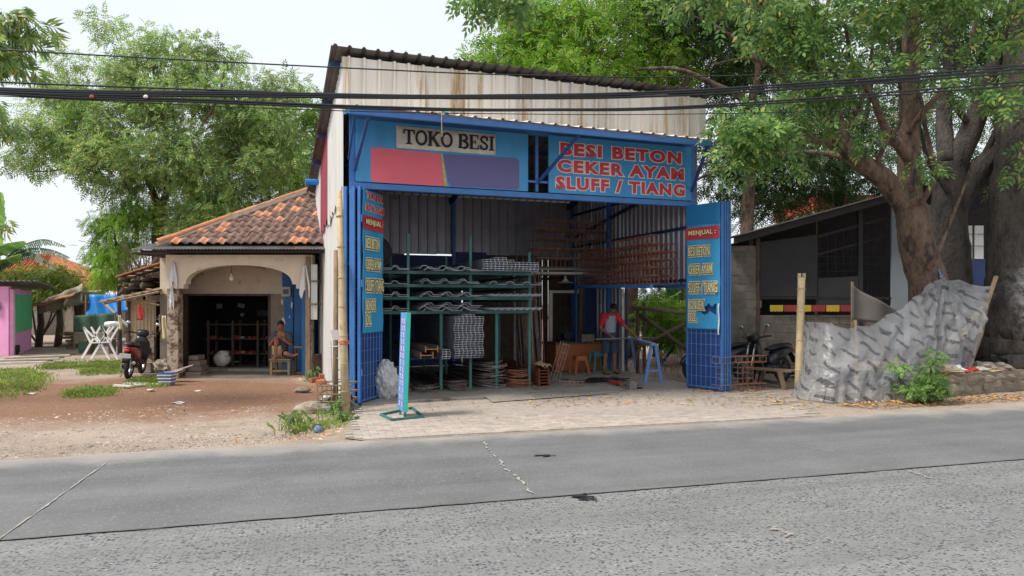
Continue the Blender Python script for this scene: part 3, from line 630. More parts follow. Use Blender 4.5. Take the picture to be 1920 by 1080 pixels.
# ---------------------------------------------------------------- lettering
def glyphs(body, off=0, ext=.002, sp=1.0):
    cu = bpy.data.curves.new('t', 'FONT'); cu.body = body; cu.size = 1; cu.offset = off; cu.extrude = ext; cu.space_character = sp; cu.resolution_u = 3
    o = bpy.data.objects.new('t', cu); COL.objects.link(o); dg = bpy.context.evaluated_depsgraph_get(); dg.update()
    me = bpy.data.meshes.new_from_object(o.evaluated_get(dg)); V = np.array([v.co for v in me.vertices]); Fc = [tuple(p.vertices) for p in me.polygons]
    bpy.data.objects.remove(o); bpy.data.meshes.remove(me); bpy.data.curves.remove(cu); return V, Fc
def lettering(name, body, mt, parent, o, ax, az, x0, x1, z0, z1, y, off=0, ref=None, thick=.004, shear=0, sp=1.0):
    """flat letters on the plane through o spanned by ax (reading direction) and az; y = distance in front of it"""
    V, Fc = glyphs(body, off, 1, sp); R0 = ref if ref is not None else V
    lo, hi = R0.min(0), R0.max(0); o, ax, az = Vector(o), Vector(ax).normalized(), Vector(az).normalized(); nrm = ax.cross(az)
    mb = MB()
    for x, yy, zz in V:
        a = (x-lo[0])/(hi[0]-lo[0]); b = (yy-lo[1])/(hi[1]-lo[1])
        p = o+ax*(x0+(x1-x0)*a+shear*b)+az*(z0+(z1-z0)*b)+nrm*(y+(zz*.5)*thick)
        mb.v.append(tuple(p))
    mb.f = Fc
    return mb.build(name, K[mt] if isinstance(mt, str) else mt, parent, 'W'), V
def outlined(name, body, fg, bgm, parent, o, ax, az, x0, x1, z0, z1, y, off, rim, sp=1.05):
    f, V = lettering(name, body, fg, parent, o, ax, az, x0, x1, z0, z1, y+.006, off, sp=sp)
    lettering(name+'_outline', body, bgm, parent, o, ax, az, x0, x1, z0, z1, y, off+rim, V, sp=sp)
UX, UZ = Vector((cA, sA, 0)), Vector((0, 0, 1))
# signboards
sg = sthing('signboard', 'blue signboard with coral and purple panels above the left shop opening', 'signboard', 1.65, -.05, 3.78)
part('panel', 'sign', MB().box(.1, 3.22, -.06, -.02, 3.785, 4.84), sg, bev=.004)
part('coral_panel', 'redpatch', MB().poly([(.35, -.064, 4.36), (.35, -.064, 3.83), (.4, -.064, 3.79), (1.62, -.064, 3.79), (1.56, -.064, 4.36), (.4, -.064, 4.385)]), sg)
part('gold_stripe', 'gold', MB().poly([(1.565, -.066, 4.36), (1.625, -.066, 3.79), (1.69, -.066, 3.79), (1.6, -.066, 4.36)]), sg)
part('purple_panel', 'purple', MB().poly([(1.61, -.0645, 4.36), (1.695, -.0645, 3.87), (1.76, -.0645, 3.8), (3.0, -.0645, 3.8), (3.04, -.0645, 3.85), (3.04, -.0645, 4.33), (2.99, -.0645, 4.38)]), sg)
bn = sthing('banner', 'white cloth strip reading TOKO BESI in black serif capitals', 'banner', 1.67, -.08, 4.43)
bz0, bz1 = 4.4, 4.78
part('cloth', 'dirtywhite', MB().grid(lambda a, b: (.78+1.8*a, -.075-.006*math.sin(a*14)*math.sin(b*3), bz0+(bz1-bz0)*b), 24, 4), bn, smooth=True, solid=.002)
def serif(ch, mb, x, w_, z0, h, y0):
    t = h*.2; s_ = h*.085; cnt = [0]
    def bx_(a, b, c, d): cnt[0] += 1; mb.box(x+a, x+b, y0-.001*cnt[0], y0+.003, z0+c, z0+d)
    def st(pts, th):
        cnt[0] += 1
        for i in range(len(pts)-1):
            p, q = Vector((x+pts[i][0], y0, z0+pts[i][1])), Vector((x+pts[i+1][0], y0, z0+pts[i+1][1])); e = (q-p).normalized()*th*.18
            mb.beam(p-e, q+e, .004+.0005*cnt[0]+.0002*i, th*(1 if isinstance(th, float) else 1), up=(e.z, 0, -e.x)) if False else mb.beam(p-e, q+e, .005+.0004*cnt[0]+.0003*(i % 5), th, up=Vector((0, 1, 0)).cross(q-p))
    def arc(cx, cz, rx, rz, a0, a1, th, n=14): st([(cx+rx*math.cos(R(a0+(a1-a0)*i/n)), cz+rz*math.sin(R(a0+(a1-a0)*i/n))) for i in range(n+1)], th)
    if ch == 'T': bx_(0, w_, h-s_*1.2, h); bx_(w_/2-t/2, w_/2+t/2, 0, h); bx_(w_*.22, w_*.78, 0, s_); bx_(0, s_*1.1, h*.68, h); bx_(w_-s_*1.1, w_, h*.68, h)
    if ch == 'I': bx_(w_/2-t/2, w_/2+t/2, 0, h); bx_(0, w_, 0, s_); bx_(0, w_, h-s_, h)
    if ch == 'O': arc(w_/2, h/2, w_/2-t*.42, h/2-s_*.6, 0, 360, t*.78, 24)
    if ch == 'K':
        bx_(w_*.08, w_*.08+t, 0, h); bx_(0, w_*.36, 0, s_); bx_(0, w_*.36, h-s_, h)
        st([(w_*.2, h*.4), (w_*.8, h*.97)], t*.6); st([(w_*.42, h*.55), (w_*.84, h*.03)], t*.95); bx_(w_*.62, w_, 0, s_); bx_(w_*.6, w_*.97, h-s_, h)
    if ch == 'B':
        bx_(w_*.08, w_*.08+t, 0, h); bx_(0, w_*.5, 0, s_); bx_(0, w_*.5, h-s_, h); bx_(w_*.2, w_*.5, h*.5, h*.5+s_)
        arc(w_*.5, h*.75, w_*.3, h*.21, -90, 90, t*.8, 10); arc(w_*.52, h*.27, w_*.36, h*.23, -90, 90, t*.85, 10)
    if ch == 'E':
        bx_(w_*.08, w_*.08+t, 0, h); bx_(0, w_*.95, 0, s_); bx_(0, w_*.9, h-s_, h); bx_(w_*.2, w_*.62, h*.47, h*.47+s_); bx_(w_*.58, w_*.66, h*.36, h*.64); bx_(w_*.87, w_*.97, 0, h*.3); bx_(w_*.82, w_*.91, h*.72, h)
    if ch == 'S':
        st([(w_*.86, h*.7), (w_*.8, h*.85), (w_*.55, h*.95), (w_*.28, h*.9), (w_*.14, h*.73), (w_*.3, h*.57), (w_*.66, h*.46), (w_*.87, h*.29), (w_*.76, h*.1), (w_*.45, h*.045), (w_*.2, h*.14), (w_*.1, h*.3)], t*.72); bx_(w_*.84, w_*.94, h*.66, h*.98); bx_(w_*.04, w_*.13, .02*h, h*.34)
xx = .9; hh = .255; zb = 4.475; tb = MB()
for ch in 'TOKO BESI':
    w_ = {'T': .2, 'O': .215, 'K': .225, 'B': .195, 'E': .185, 'S': .165, 'I': .105, ' ': .085}[ch]
    if ch != ' ': serif(ch, tb, xx, w_, zb, hh, -.09)
    xx += w_+.008
part('lettering', 'black', tb, bn)
sr = sthing('signboard', 'blue signboard listing BESI BETON, CEKER AYAM, SLUFF / TIANG in red', 'signboard', 5.2, -.05, 3.78)
part('panel', 'sign', MB().box(3.63, 6.74, -.06, -.02, 3.785, 4.86), sr, bev=.004)
for tx, z0, z1, x0, x1 in (('BESI BETON', 4.5, 4.74, 3.86, 6.5), ('CEKER AYAM', 4.18, 4.42, 3.8, 6.56), ('SLUFF / TIANG', 3.86, 4.1, 3.77, 6.58)):
    outlined('lettering', tx, 'red', 'white', sr, S(0, -.062), UX, UZ, x0, x1, z0, z1, .004, .05, .05, 1.2)
K['gatewire'] = mat('gate_wire', C(96, 134, 188), .5, var=.15)
# ---------------------------------------------------------------- folding gates and their banners
def gate(name, label, p0, p1, side, npan, h):
    """p0 hinge-side foot, p1 free foot (world); panels stacked towards 'side'"""
    p0, p1 = Vector(p0), Vector(p1); d = (p1-p0); L_ = d.length; d.normalize(); nn = Vector((-d.y, d.x, 0))*side
    t = thing(name, label, 'gate', (p0+p1)/2)
    for k in range(npan):
        o = nn*(.075*k); a = (.0 if k % 2 == 0 else .03)
        f = MB(); z0 = .05
        q0, q1 = p0+o+nn*a, p1+o
        for q in (q0, q1): f.beam(q+UZ*z0, q+UZ*h, .045, .05, up=nn)
        for z in (z0+.03, 1.22, h-.03): f.beam(q0+UZ*z, q1+UZ*z, .035, .05, up=nn)
        f.build('panel_frame', K['blue'], t)
        e = (q1-q0).normalized()
        sh = MB().poly([q0+e*.02+UZ*.08, q1-e*.02+UZ*.08, q1-e*.02+UZ*(h-.05), q0+e*.02+UZ*(h-.05)])
        sh.build('panel_sheet', K['darkblue'], t, solid=.004)
        fr = -nn*.035
        for i in range(1, 7): MB().bar(q0+e*(L_*i/7)+fr+UZ*.08, q0+e*(L_*i/7)+fr+UZ*(1.2 if k == 0 else h-.05), .006, 4).build('wire', K['gatewire'], t)
        for j in range(1, 6 if k == 0 else 14): MB().bar(q0+fr+UZ*(.08+.21*j), q1+fr+UZ*(.08+.21*j), .006, 4).build('wire', K['gatewire'], t)
        MB().beam(q0+UZ*.0+e*.03, q0+UZ*.05+e*.03, .03, .05).build('foot', K['darkblue'], t)
    for z in (.5, 2.0, 3.1): MB().bar(p0-nn*.04+UZ*z, p0-nn*.04+UZ*(z+.12), .018, 6).build('hinge', K['blue'], t)
    return t, p0, d, L_, nn
gp0 = G(674, 761); gp1 = gp0+Vector((.205, .78, 0))
gl, a0, ad, aL, an = gate('folding_gate', 'blue folded steel gate at the left end of the shop opening', gp0, gp1, 1, 5, 3.7)
hp0 = G(1290, 729); hp1 = G(1354, 737)
gr, b0_, bd, bL, bn_ = gate('folding_gate', 'blue folded steel gate at the right end of the shop opening', hp0, hp1, 1, 4, 3.68)
def gate_banner(label, p0, d, L_, nn, top, texts, plain):
    t = thing('banner', label, 'banner', p0+d*L_*.5-nn*.06+UZ*1.3); o = p0-nn*.05; z0, z1 = 1.22, 3.67
    q = random.Random(top)
    hole = (.36, .88, 1.53, 1.68) if plain else None
    nu, nv = 36, 100; mb = MB()
    def pt(a, b): return o+d*(.01+(L_-.02)*a)+UZ*(z0+(z1-z0)*b)-nn*(.004+.008*math.sin(a*7+b*9)*math.sin(b*21))
    mb.grid(pt, nu, nv)
    if hole:                                     # the torn slot near the foot of the right banner
        keep = []
        for f in mb.f:
            c = sum((Vector(mb.v[i]) for i in f), Vector())/4; a = (c-o).dot(d)/L_
            if not (hole[0] < a < hole[1] and hole[2]+.03*math.sin(a*20) < c.z < hole[3]+.03*math.sin(a*31)): keep.append(f)
        mb.f = keep
    mb.build('sheet', K['banner'], t, smooth=True, solid=.003)
    zt = 3.2 if plain else 3.14
    if plain: MB().grid(lambda a, b: pt(a, .0)*0+o+d*(.01+(L_-.02)*a)+UZ*(3.27+.4*b)-nn*.02, 4, 4).build('plain_patch', K['bannertop'], t)
    MB().grid(lambda a, b: o+d*(.005+(L_-.02)*a)+UZ*(2.98+.24*b)-nn*.021, 4, 3).build('red_band', K['red'], t)
    for tx, x0, x1, za, zb_, fg, bgm, off, rim in texts:
        outlined('lettering', tx, fg, bgm, t, o-nn*.03, d, UZ, x0*L_, x1*L_, za, zb_, .002, off, rim, 1.06)
        if bgm == 'black' and za < 2.9: lettering('lettering_glow', tx, 'creamprint', t, o-nn*.026, d, UZ, x0*L_, x1*L_, za, zb_, .0, off+rim*2.1, glyphs(tx, off, 1, 1.06)[0], sp=1.06)
    if plain:
        MB().grid(lambda a, b: o+d*(L_*.955+.03*b)+UZ*(1.72-.6*a)-nn*(.03+.012*math.sin(a*9)), 8, 2).build('torn_edge', K['cloth'], t, solid=.002)
    return t
K['creamprint'] = mat('cream_print', C(236, 228, 206), .5, var=.05, bump=0)
base_t = [('BESI BETON', .1, .72, 2.66, 2.84, 'yellowtext', 'black', .015, .06), ('CEKER AYAM', .1, .8, 2.3, 2.48, 'yellowtext', 'black', .015, .06),
          ('SLUFF / TIANG', .1, .94, 1.93, 2.13, 'yellowtext', 'black', .015, .06), ('BONDEK', .1, .56, 1.6, 1.78, 'yellowtext', 'black', .015, .06), ('DLL', .1, .34, 1.36, 1.54, 'yellowtext', 'black', .015, .06)]
gate_banner('torn blue price banner with plain top on the right gate', b0_, bd, bL, bn_, 1, [('MENJUAL :', .1, .9, 3.04, 3.16, 'yellowtext', 'black', .025, .045)]+base_t, True)
gate_banner('blue banner headed TOKO BESI in red on the left gate', a0, ad, aL, an, 2, [('TOKO BESI', .12, .9, 3.5, 3.63, 'red', 'white', .03, .04), ('DUTA LOGAM', .06, .96, 3.29, 3.42, 'red', 'white', .03, .04), ('MENJUAL :', .1, .9, 3.04, 3.16, 'yellowtext', 'black', .025, .045)]+base_t, False)
# ---------------------------------------------------------------- free-standing narrow sign on the paving
g0 = G(752, 784); st_ = thing('standing_sign', 'narrow teal pavement sign with vertical lettering on a square foot', 'sign', g0)
xs = Vector((cA, sA, 0)); ys = Vector((-sA, cA, 0))
qa, qb, qc, qd = G(714, 783), G(772, 770), G(793, 787), G(735, 793)
for p, q in ((qa, qb), (qb, qc), (qc, qd), (qd, qa)): MB().beam(p+UZ*.045, q+UZ*.045, .035, .035).build('foot_bar', K['rack'], st_)
fwd = Vector((-.3, .79, 0)).normalized(); s0 = G(760, 788)+UZ*.12; s1 = s0+Vector((.05, 0, 1.47))
for k in (.03, .37): MB().beam(s0+fwd*k-UZ*.1, s1+fwd*k-UZ*.02, .03, .03).build('upright', K['rack'], st_)
lft = Vector((-fwd.y, fwd.x, 0))
pnl = [s0+lft*.03, s0+lft*.03+fwd*.4, s1+lft*.03+fwd*.4, s1+lft*.03]
K['paleblue'] = mat('pale_blue_print', C(96, 146, 206), .5, var=.15, sc=3)
MB().poly(pnl).build('face_panel', K['paleblue'], st_, solid=.006)
MB().poly([p-lft*.06 for p in pnl]).build('back_panel', K['teal'], st_, solid=.006)
MB().beam(s0-fwd*.012, s1-fwd*.012, .05, .02, up=fwd).build('edge_trim', K['teal'], st_)
K['pinkprint'] = mat('pink_print', C(240, 196, 208), .5, var=.1, bump=0)
ll = MB(); q = random.Random(3)
for r in range(13):
    for c_ in (.07, .23):
        if r in (4, 8) and c_ == .28: continue
        o = pnl[0].lerp(pnl[3], .05+r*.07)+fwd*(c_+q.uniform(-.02, .02))+lft*.005; w_, h_ = q.uniform(.05, .08), .07
        for zz in ((0, .35), (.55, 1)): ll.poly([o+UZ*h_*zz[0], o+fwd*w_+UZ*h_*zz[0], o+fwd*w_+UZ*h_*zz[1], o+UZ*h_*zz[1]])
        ll.poly([o+lft*.001, o+fwd*w_*.3+lft*.001, o+fwd*w_*.3+UZ*h_+lft*.001, o+UZ*h_+lft*.001])
ll.build('worn_letters', K['pinkprint'], st_)
# ================================================================ stock and tools inside the shop
FZ = .035; MX = Matrix.Rotation(R(-90), 3, 'X')
rk = sthing('storage_rack', 'tall green steel rack holding profiled sheets inside the shop', 'rack', 2.2, 1.1)
def rp(name, mb, mt='rack', par=None): return mb.build(name, K[mt], par or rk, 'S')
for u in (.25, 1.22, 2.45, 3.69):
    for v, top in ((1.1, 3.05 if u < 3 else 2.75), (3.0, 2.75), (5.2, 2.6)): rp('post', MB().beam((u, v, FZ), (u, v, top), .05, .05))
for u in (1.86, 2.99): rp('post', MB().beam((u, 1.1, FZ), (u, 1.1, 1.58), .055, .055))
SHZ = (2.31, 2.06, 1.82, 1.55)
for z in SHZ:
    for v in (1.07, 3.0, 5.2): rp('shelf_beam', MB().beam((.2, v-.03, z), (3.74, v-.03, z), .035, .06))
for v in (1.07, 3.0): rp('support_arm', MB().beam((1.22, v+.04, .665), (2.7, v+.04, .665), .03, .03), 'panelblue')
for u in (.25, 3.69):
    for z in SHZ: rp('side_rail', MB().beam((u, 1.1, z-.05), (u, 5.2, z-.05), .03, .04))
# deck sheets on the shelves
def deck(u0, w_, v0, z, h, pitch, kind, label, grp, ln=4.2):
    pr = ribs(w_, pitch, h, .5, .02) if kind == 't' else wav(w_, pitch, h)
    sk = rnd.uniform(-.05, .05); mb = MB().sweep(pr, (u0, v0, z), (u0+sk, v0+ln, z), (1, -sk/ln*.5, rnd.uniform(-.012, .012)), (0, 0, 1))
    o = mb.build('deck_sheet', K['steel'], None, 'S', solid=.006, smooth=(kind != 't')); return setp(o, label, 'metal sheet', grp)
names = ('top', 'second', 'third', 'lowest')
for si, zs in enumerate(SHZ):
    z = zs+.035
    for k in range((2, 1, 2, 2)[si]): deck(.22+.02*k, .95, .78+.06*k, z+k*.035, .05, .3, 't', f'trapezoid steel deck sheet at the left end of the {names[si]} rack shelf', f'left deck sheets {si}')
    for k in range((2, 2, 2, 4)[si]): deck(1.35+rnd.uniform(-.04, .1), 1.15, .72+rnd.uniform(-.05, .1), z+k*.03, .055, .36, 't', f'galvanised deck sheet in the middle of the {names[si]} rack shelf', f'middle deck sheets {si}')
    if si == 1: deck(2.72, 1.1, .74, z, .055, .34, 't', 'galvanised deck sheet at the right end of the second rack shelf', None)
    if si > 1:
        for k in range(2): deck(2.74+.02*k, 1.08, .7+.04*k, z+.02+k*.012, .035, .13, 'w', f'small-wave roofing sheet at the right end of the {names[si]} rack shelf', f'wavy sheets {si}')
# rectangular hollow sections
def tube_mesh(w_, h_, t, ln):
    b = MB(); o = [(-w_/2, -h_/2), (w_/2, -h_/2), (w_/2, h_/2), (-w_/2, h_/2)]; i_ = [(x*(1-2*t/w_), z*(1-2*t/h_)) for x, z in o]
    b.v = [(x, 0, z) for x, z in o]+[(x, 0, z) for x, z in i_]+[(x, ln, z) for x, z in o]+[(x, ln*.9, z) for x, z in i_]
    for k in range(4):
        j = (k+1) % 4; b.f += [(k, j, 4+j, 4+k), (k, 8+k, 8+j, j), (4+k, 4+j, 12+j, 12+k)]
    b.f.append((8, 9, 10, 11)); b.f.append((15, 14, 13, 12)); return b.mesh('hollow_bar', K['tubesteel'])
TWm = tube_mesh(.079, .042, .005, 3.6)
def tubes(u0, z0, cols, label, grp, v0):
    for c, rows in enumerate(cols):
        for r in range(rows):
            o = put(TWm, 'hollow_bar', None, MS @ Matrix.Translation((u0+.081*c+rnd.uniform(-.002, .002)+.012*math.sin(r*.9), v0+rnd.uniform(-.025, .025), z0+.0435*r)) @ Matrix.Rotation(rnd.uniform(-.008, .008), 4, 'Y'))
            setp(o, label, 'steel bar', grp)
tubes(2.06, .71, (18, 18, 19, 19, 19, 18, 18), 'rectangular hollow steel bar in the tall stack below the rack shelves', 'hollow bars in the tall stack', .68)
tubes(2.62, 2.37, (5, 5, 5, 6, 6, 6, 5, 5, 4, 4, 4, 4, 4, 4), 'rectangular hollow steel bar on the top rack shelf', 'hollow bars on the top shelf', .68)
tubes(1.79, .71, (4, 4), 'rectangular hollow steel bar beside the orange-ended beam', 'hollow bars beside the beams', .6)
# two H beams
for k, (u, z) in enumerate(((1.34, .71), (1.43, .82))):
    b = MB(); hw, hh_ = .12, .1; t = .012
    t_ = sthing('steel_h_beam', ('lower' if k == 0 else 'upper')+' steel H beam with orange cut end lying on the rack arms', 'steel beam', u+hw, .55, z)
    for m_, v0, v1, nm in (('rebar', .55, 3.8, 'web_and_flanges'), ('orange', .545, .552, 'cut_end')):
        b = MB().box(u, u+t, v0, v1, z-.0, z+hh_+.02).box(u+2*hw-t, u+2*hw, v0, v1, z, z+hh_+.02).box(u+t, u+2*hw-t, v0, v1, z+hh_/2, z+hh_/2+t)
        b.build(nm, K[m_], t_, 'S')
# dark drum at the left of the top shelf
dr = sthing('drum', 'big dark drum lying on the top shelf behind the left gate', 'drum', .62, 1.5, 2.37)
Mx = MS.to_3x3() @ Matrix.Rotation(R(-90), 3, 'X')
MB().lathe([(.0, 0), (.30, 0), (.31, .02), (.31, .5), (.3, .52), (0, .52)], 28, S(.62, 1.2, 2.69), Mx).build('shell', K['rubber'], dr, smooth=True)
MB().lathe([(.29, -.004), (.31, -.01), (.315, .01)], 28, S(.62, 1.2, 2.69), Mx).build('rim', K['plastic'], dr)
# hairpin-bent rebar bundles on the floor
def hairpin(u0, v0, z, w_, ln, r):
    pts = [(u0, v0+ln, z*.6+.02)]
    for i in range(9):
        a = math.pi*i/8; pts.append((u0+w_/2-w_/2*math.cos(a), v0-.0-w_*.42*math.sin(a), z+.03*math.sin(a)*0))
    pts.append((u0+w_, v0+ln+rnd.uniform(-.2, .2), z*.6+.02)); return pts
def bundle(label, u0, u1, v0, n, ztop, mt, wd=.42):
    t = sthing('rebar_bundle', label, 'steel bars', (u0+u1)/2, v0-.2, FZ)
    for i in range(n):
        f = i/(n-1); w_ = wd*rnd.uniform(.75, 1.05); uu = u0+(u1-u0-w_)*rnd.random()
        pts = hairpin(uu, v0+rnd.uniform(-.07, .1)+.1*f, FZ+.012+(ztop-.03)*f, w_, rnd.uniform(2.2, 3.0), .008)
        k = rnd.uniform(-.1, .1)*w_
        pts = [(p[0]+(p[1]-v0)*rnd.uniform(-.012, .012), p[1], max(FZ+.01, p[2]+k*((p[0]-uu)/w_-.5)*1.2+.012*math.sin(p[1]*3+i))) for p in pts]
        MB().tube(pts, .009, 5).build('bent_bar', K[mt], t, 'S', smooth=True)
bundle('tallest heap of bent grey rebar on the shop floor by the rack', 2.62, 3.3, 1.25, 24, .52, 'rebar', .55)
bundle('neat heap of rusty bent rebar right of the tallest heap', 3.24, 3.78, 1.15, 20, .36, 'rust', .48)
bundle('low heap of bent rebar under the tall tube stack', 1.98, 2.5, 1.22, 12, .17, 'rebar', .45)
bundle('flat heap of bent rebar behind the standing pavement sign', 1.3, 1.95, 1.18, 10, .12, 'rebar', .5)
co = sthing('rebar_coil', 'small rusty coil of rebar beside the plastic sacks', 'steel bars', 1.02, 1.0, FZ)
for i in range(9):
    r = .2+.012*(i % 3); MB().tube([(1.02+r*math.cos(a), 1.0+r*.8*math.sin(a), FZ+.012+.018*i+.012*math.sin(a*2+i)) for a in np.linspace(0, 6.3, 22)], .009, 5).build('loop', K['rust'], co, 'S', smooth=True)
# C-channel stack with torn cardboard
ch = sthing('channel_stack', 'stack of red oxide steel channels under a torn cardboard piece', 'steel channels', 3.99, 1.15, FZ)
for i in range(6):
    z = FZ+.004+i*.062; MB().sweep([(0, .05), (0, 0), (.2, 0), (.2, .05)], (3.9, 1.05+rnd.uniform(-.015, .015), z), (3.9, 3.6, z), (1, 0, 0), (0, 0, 1)).build('channel', K['ironred'], ch, 'S', solid=.01)
MB().grid(lambda a, b: (3.87+.26*a, .98+.5*b, FZ+.43+.05*math.sin(a*7)*math.sin(b*5)+.03*math.sin(a*17)), 9, 7).build('cardboard_piece', K['bamboo'], ch, 'S', solid=.012)
# long straight rebars leaning at the rack end
for i in range(34):
    u = 3.78+.42*rnd.random(); v = 1.55+.75*rnd.random(); h = 2.72+rnd.uniform(-.35, .12); r = .007
    o = MB().tube([(u+rnd.uniform(-.06, .1), v-.25, FZ), (u, v+.02, 1.4), (u-.02, v+.1, h)], r, 5).build('long_rebar', K['rebar' if rnd.random() < .7 else 'rust'], None, 'S', smooth=True)
    setp(o, 'long straight rebar leaning in the sheaf at the right end of the rack', 'steel bar', 'rebars leaning at the rack end')
# rebar cages
def cage_proto(ln, w_, h_, n, mt, rb=.006, rs=.004):
    """local: length along x, w along y, h along z"""
    bars = MB().bar((0, 0, 0), (ln, 0, 0), rb, 5).mesh('main_bar', K[mt])
    loop = [(0, 0, 0), (0, w_, 0), (0, w_, h_), (0, 0, h_), (0, 0, 0)]
    st = MB().tube(loop, rs, 4, False).mesh('stirrup', K[mt]); return (ln, w_, h_, n, bars, st)
def cage(pro, label, group, Mw, cat='rebar cage'):
    ln, w_, h_, n, bars, st = pro; t = bpy.data.objects.new('rebar_cage', None); COL.objects.link(t); t.empty_display_size = .1; t.matrix_world = Mw; TM[t.name] = Mw.copy(); setp(t, label, cat, group)
    for y in (0, w_):
        for z in (0, h_): put(bars, 'main_bar', t, Mw @ Matrix.Translation((0, y, z)))
    for i in range(n): put(st, 'stirrup', t, Mw @ Matrix.Translation((.06+(ln-.12)*i/(n-1)+rnd.uniform(-.015, .015), 0, 0)))
    return t
# side shelf over the open bay, loaded with cages
sh = sthing('cage_shelf', 'blue steel shelf with pale posts carrying rebar cages along the right wall', 'shelf', 6.3, 1.8)
rp('edge_beam', MB().beam((5.95, .15, 2.06), (5.95, 3.7, 2.14), .07, .07), 'blue', sh)
rp('edge_beam', MB().beam((6.88, .15, 2.06), (6.88, 3.7, 2.14), .05, .06), 'blue', sh)
for i in range(8): rp('cross_bar', MB().beam((5.95, .2+.49*i, 2.1), (6.88, .2+.49*i, 2.1), .03, .03), 'panelblue', sh)
pu = SV(1167, 640, 3.15)[0]; rp('post', MB().beam((pu, 3.15, FZ), (pu, 3.15, 2.08), .06, .06), 'dirtywhite', sh)
rp('post', MB().beam((pu+.14, 3.2, FZ), (pu+.14, 3.2, 2.08), .05, .05), 'panelblue', sh)
rp('post', MB().beam((5.95, 3.7, FZ), (5.95, 3.7, 2.1), .05, .05), 'panelblue', sh)
pc = cage_proto(1.75, .2, .15, 12, 'rust', .0065, .007); pd = cage_proto(1.75, .2, .15, 12, 'cagesteel', .0065, .007)
for b_, v0 in ((0, .2), (1, 1.95)):
    for r in range(6 if b_ == 0 else 5):
        for c in range(2):
            if r == 5 and c == 1: continue
            Mw = MS @ Matrix.Translation((6.0+.4*c+rnd.uniform(-.04, .04)+.2, v0+rnd.uniform(-.04, .06), 2.13+.165*r)) @ Matrix.Rotation(R(90)+rnd.uniform(-.03, .03), 4, 'Z') @ Matrix.Rotation(rnd.uniform(-.01, .01), 4, 'Y')
            cage(pc if (r+c+b_) % 3 or b_ == 0 else pd, 'square rebar cage stacked on the '+('front' if b_ == 0 else 'rear')+' half of the side shelf', f'cages on the side shelf {b_}', Mw)
# mezzanine rails with more cages in the dark corner
mz = sthing('mezzanine_rail', 'pale steel pipe rails carrying cages across the back corner', 'rail', 5.7, 3.6, 2.4)
rp('pipe', MB().bar((4.2, 3.5, 2.44), (6.85, 3.5, 2.46), .035, 8), 'dirtywhite', mz); rp('pipe', MB().bar((4.3, 3.95, 2.56), (6.85, 3.95, 2.58), .03, 8), 'dirtywhite', mz)
rp('pipe', MB().bar((4.2, 5.8, 2.5), (6.85, 5.8, 2.5), .03, 8), 'rebar', mz)
rp('post', MB().bar((4.25, 3.5, FZ), (4.25, 3.5, 2.44), .03, 8), 'rebar', mz)
pe = cage_proto(2.0, .28, .22, 9, 'cagesteel', .008, .008)
for r in range(5):
    for c in range(2): cage(pe, 'grey rebar cage stacked on the pale pipe rails', 'cages on the rails', MS @ Matrix.Translation((4.75+.1*rnd.random()+.06*r, 3.6+.42*c+rnd.uniform(-.05, .05), 2.6+.235*r)) @ Matrix.Rotation(rnd.uniform(-.05, .05), 4, 'Z'))
# loose cages on the floor
def ucage(name, label, M4, legs, mt):
    """footing cage shaped like an I: two flat boxes joined by an upright lattice (local x wide, z up)"""
    t = bpy.data.objects.new(name, None); COL.objects.link(t); t.matrix_world = M4; TM[t.name] = M4.copy(); setp(t, label, 'rebar cage')
    def boxl(nm, x0, x1, y0, y1, z0, z1, nx, nz):
        for y in (y0, y1):
            for z in (z0, z1): MB().bar((x0, y, z), (x1, y, z), .006, 5).build('main_bar', K[mt], t, 'L')
        for i in range(nx+1):
            x = x0+(x1-x0)*i/nx; MB().tube([(x, y0, z0), (x, y1, z0), (x, y1, z1), (x, y0, z1), (x, y0, z0)], .0055, 4, False).build('stirrup', K[mt], t, 'L')
        for i in range(1, nz):
            z = z0+(z1-z0)*i/nz; MB().tube([(x0, y0, z), (x1, y0, z), (x1, y1, z), (x0, y1, z), (x0, y0, z)], .0055, 4, False).build('stirrup', K[mt], t, 'L')
    boxl('a', -.36, .36, -.1, .1, .01, .13, 5, 1); boxl('b', -.36, .36, -.1, .1, .55, .67, 5, 1)
    for x in legs: boxl('c', x-.07, x+.07, -.07, .07, .13, .55, 1, 4)
    return t
for px, py, rz, lg, mt, lb in ((1368, 735, .5, (-.2, .22), 'rebar', 'grey I-shaped footing cage standing against the right gate'), (1402, 733, .35, (.0,), 'rust', 'rusty I-shaped footing cage right of the grey one')):
    ucage('rebar_cage', lb, Matrix.Translation(G(px, py)+UZ*.02) @ Matrix.Rotation(rz, 4, 'Z'), lg, mt)
lc = cage_proto(.85, .16, .14, 6, 'cagesteel', .008, .008)
cage(lc, 'slim rebar cage leaning upright beside the desk', None, MS @ Matrix.Translation((4.42, 1.3, FZ+.03)) @ Matrix.Rotation(R(-72), 4, 'Y'))
cage(lc, 'short rebar cage lying on the floor beside the channel stack', None, MS @ Matrix.Translation((4.28, .95, FZ+.01)) @ Matrix.Rotation(R(-20), 4, 'Z') @ Matrix.Scale(.62, 4))
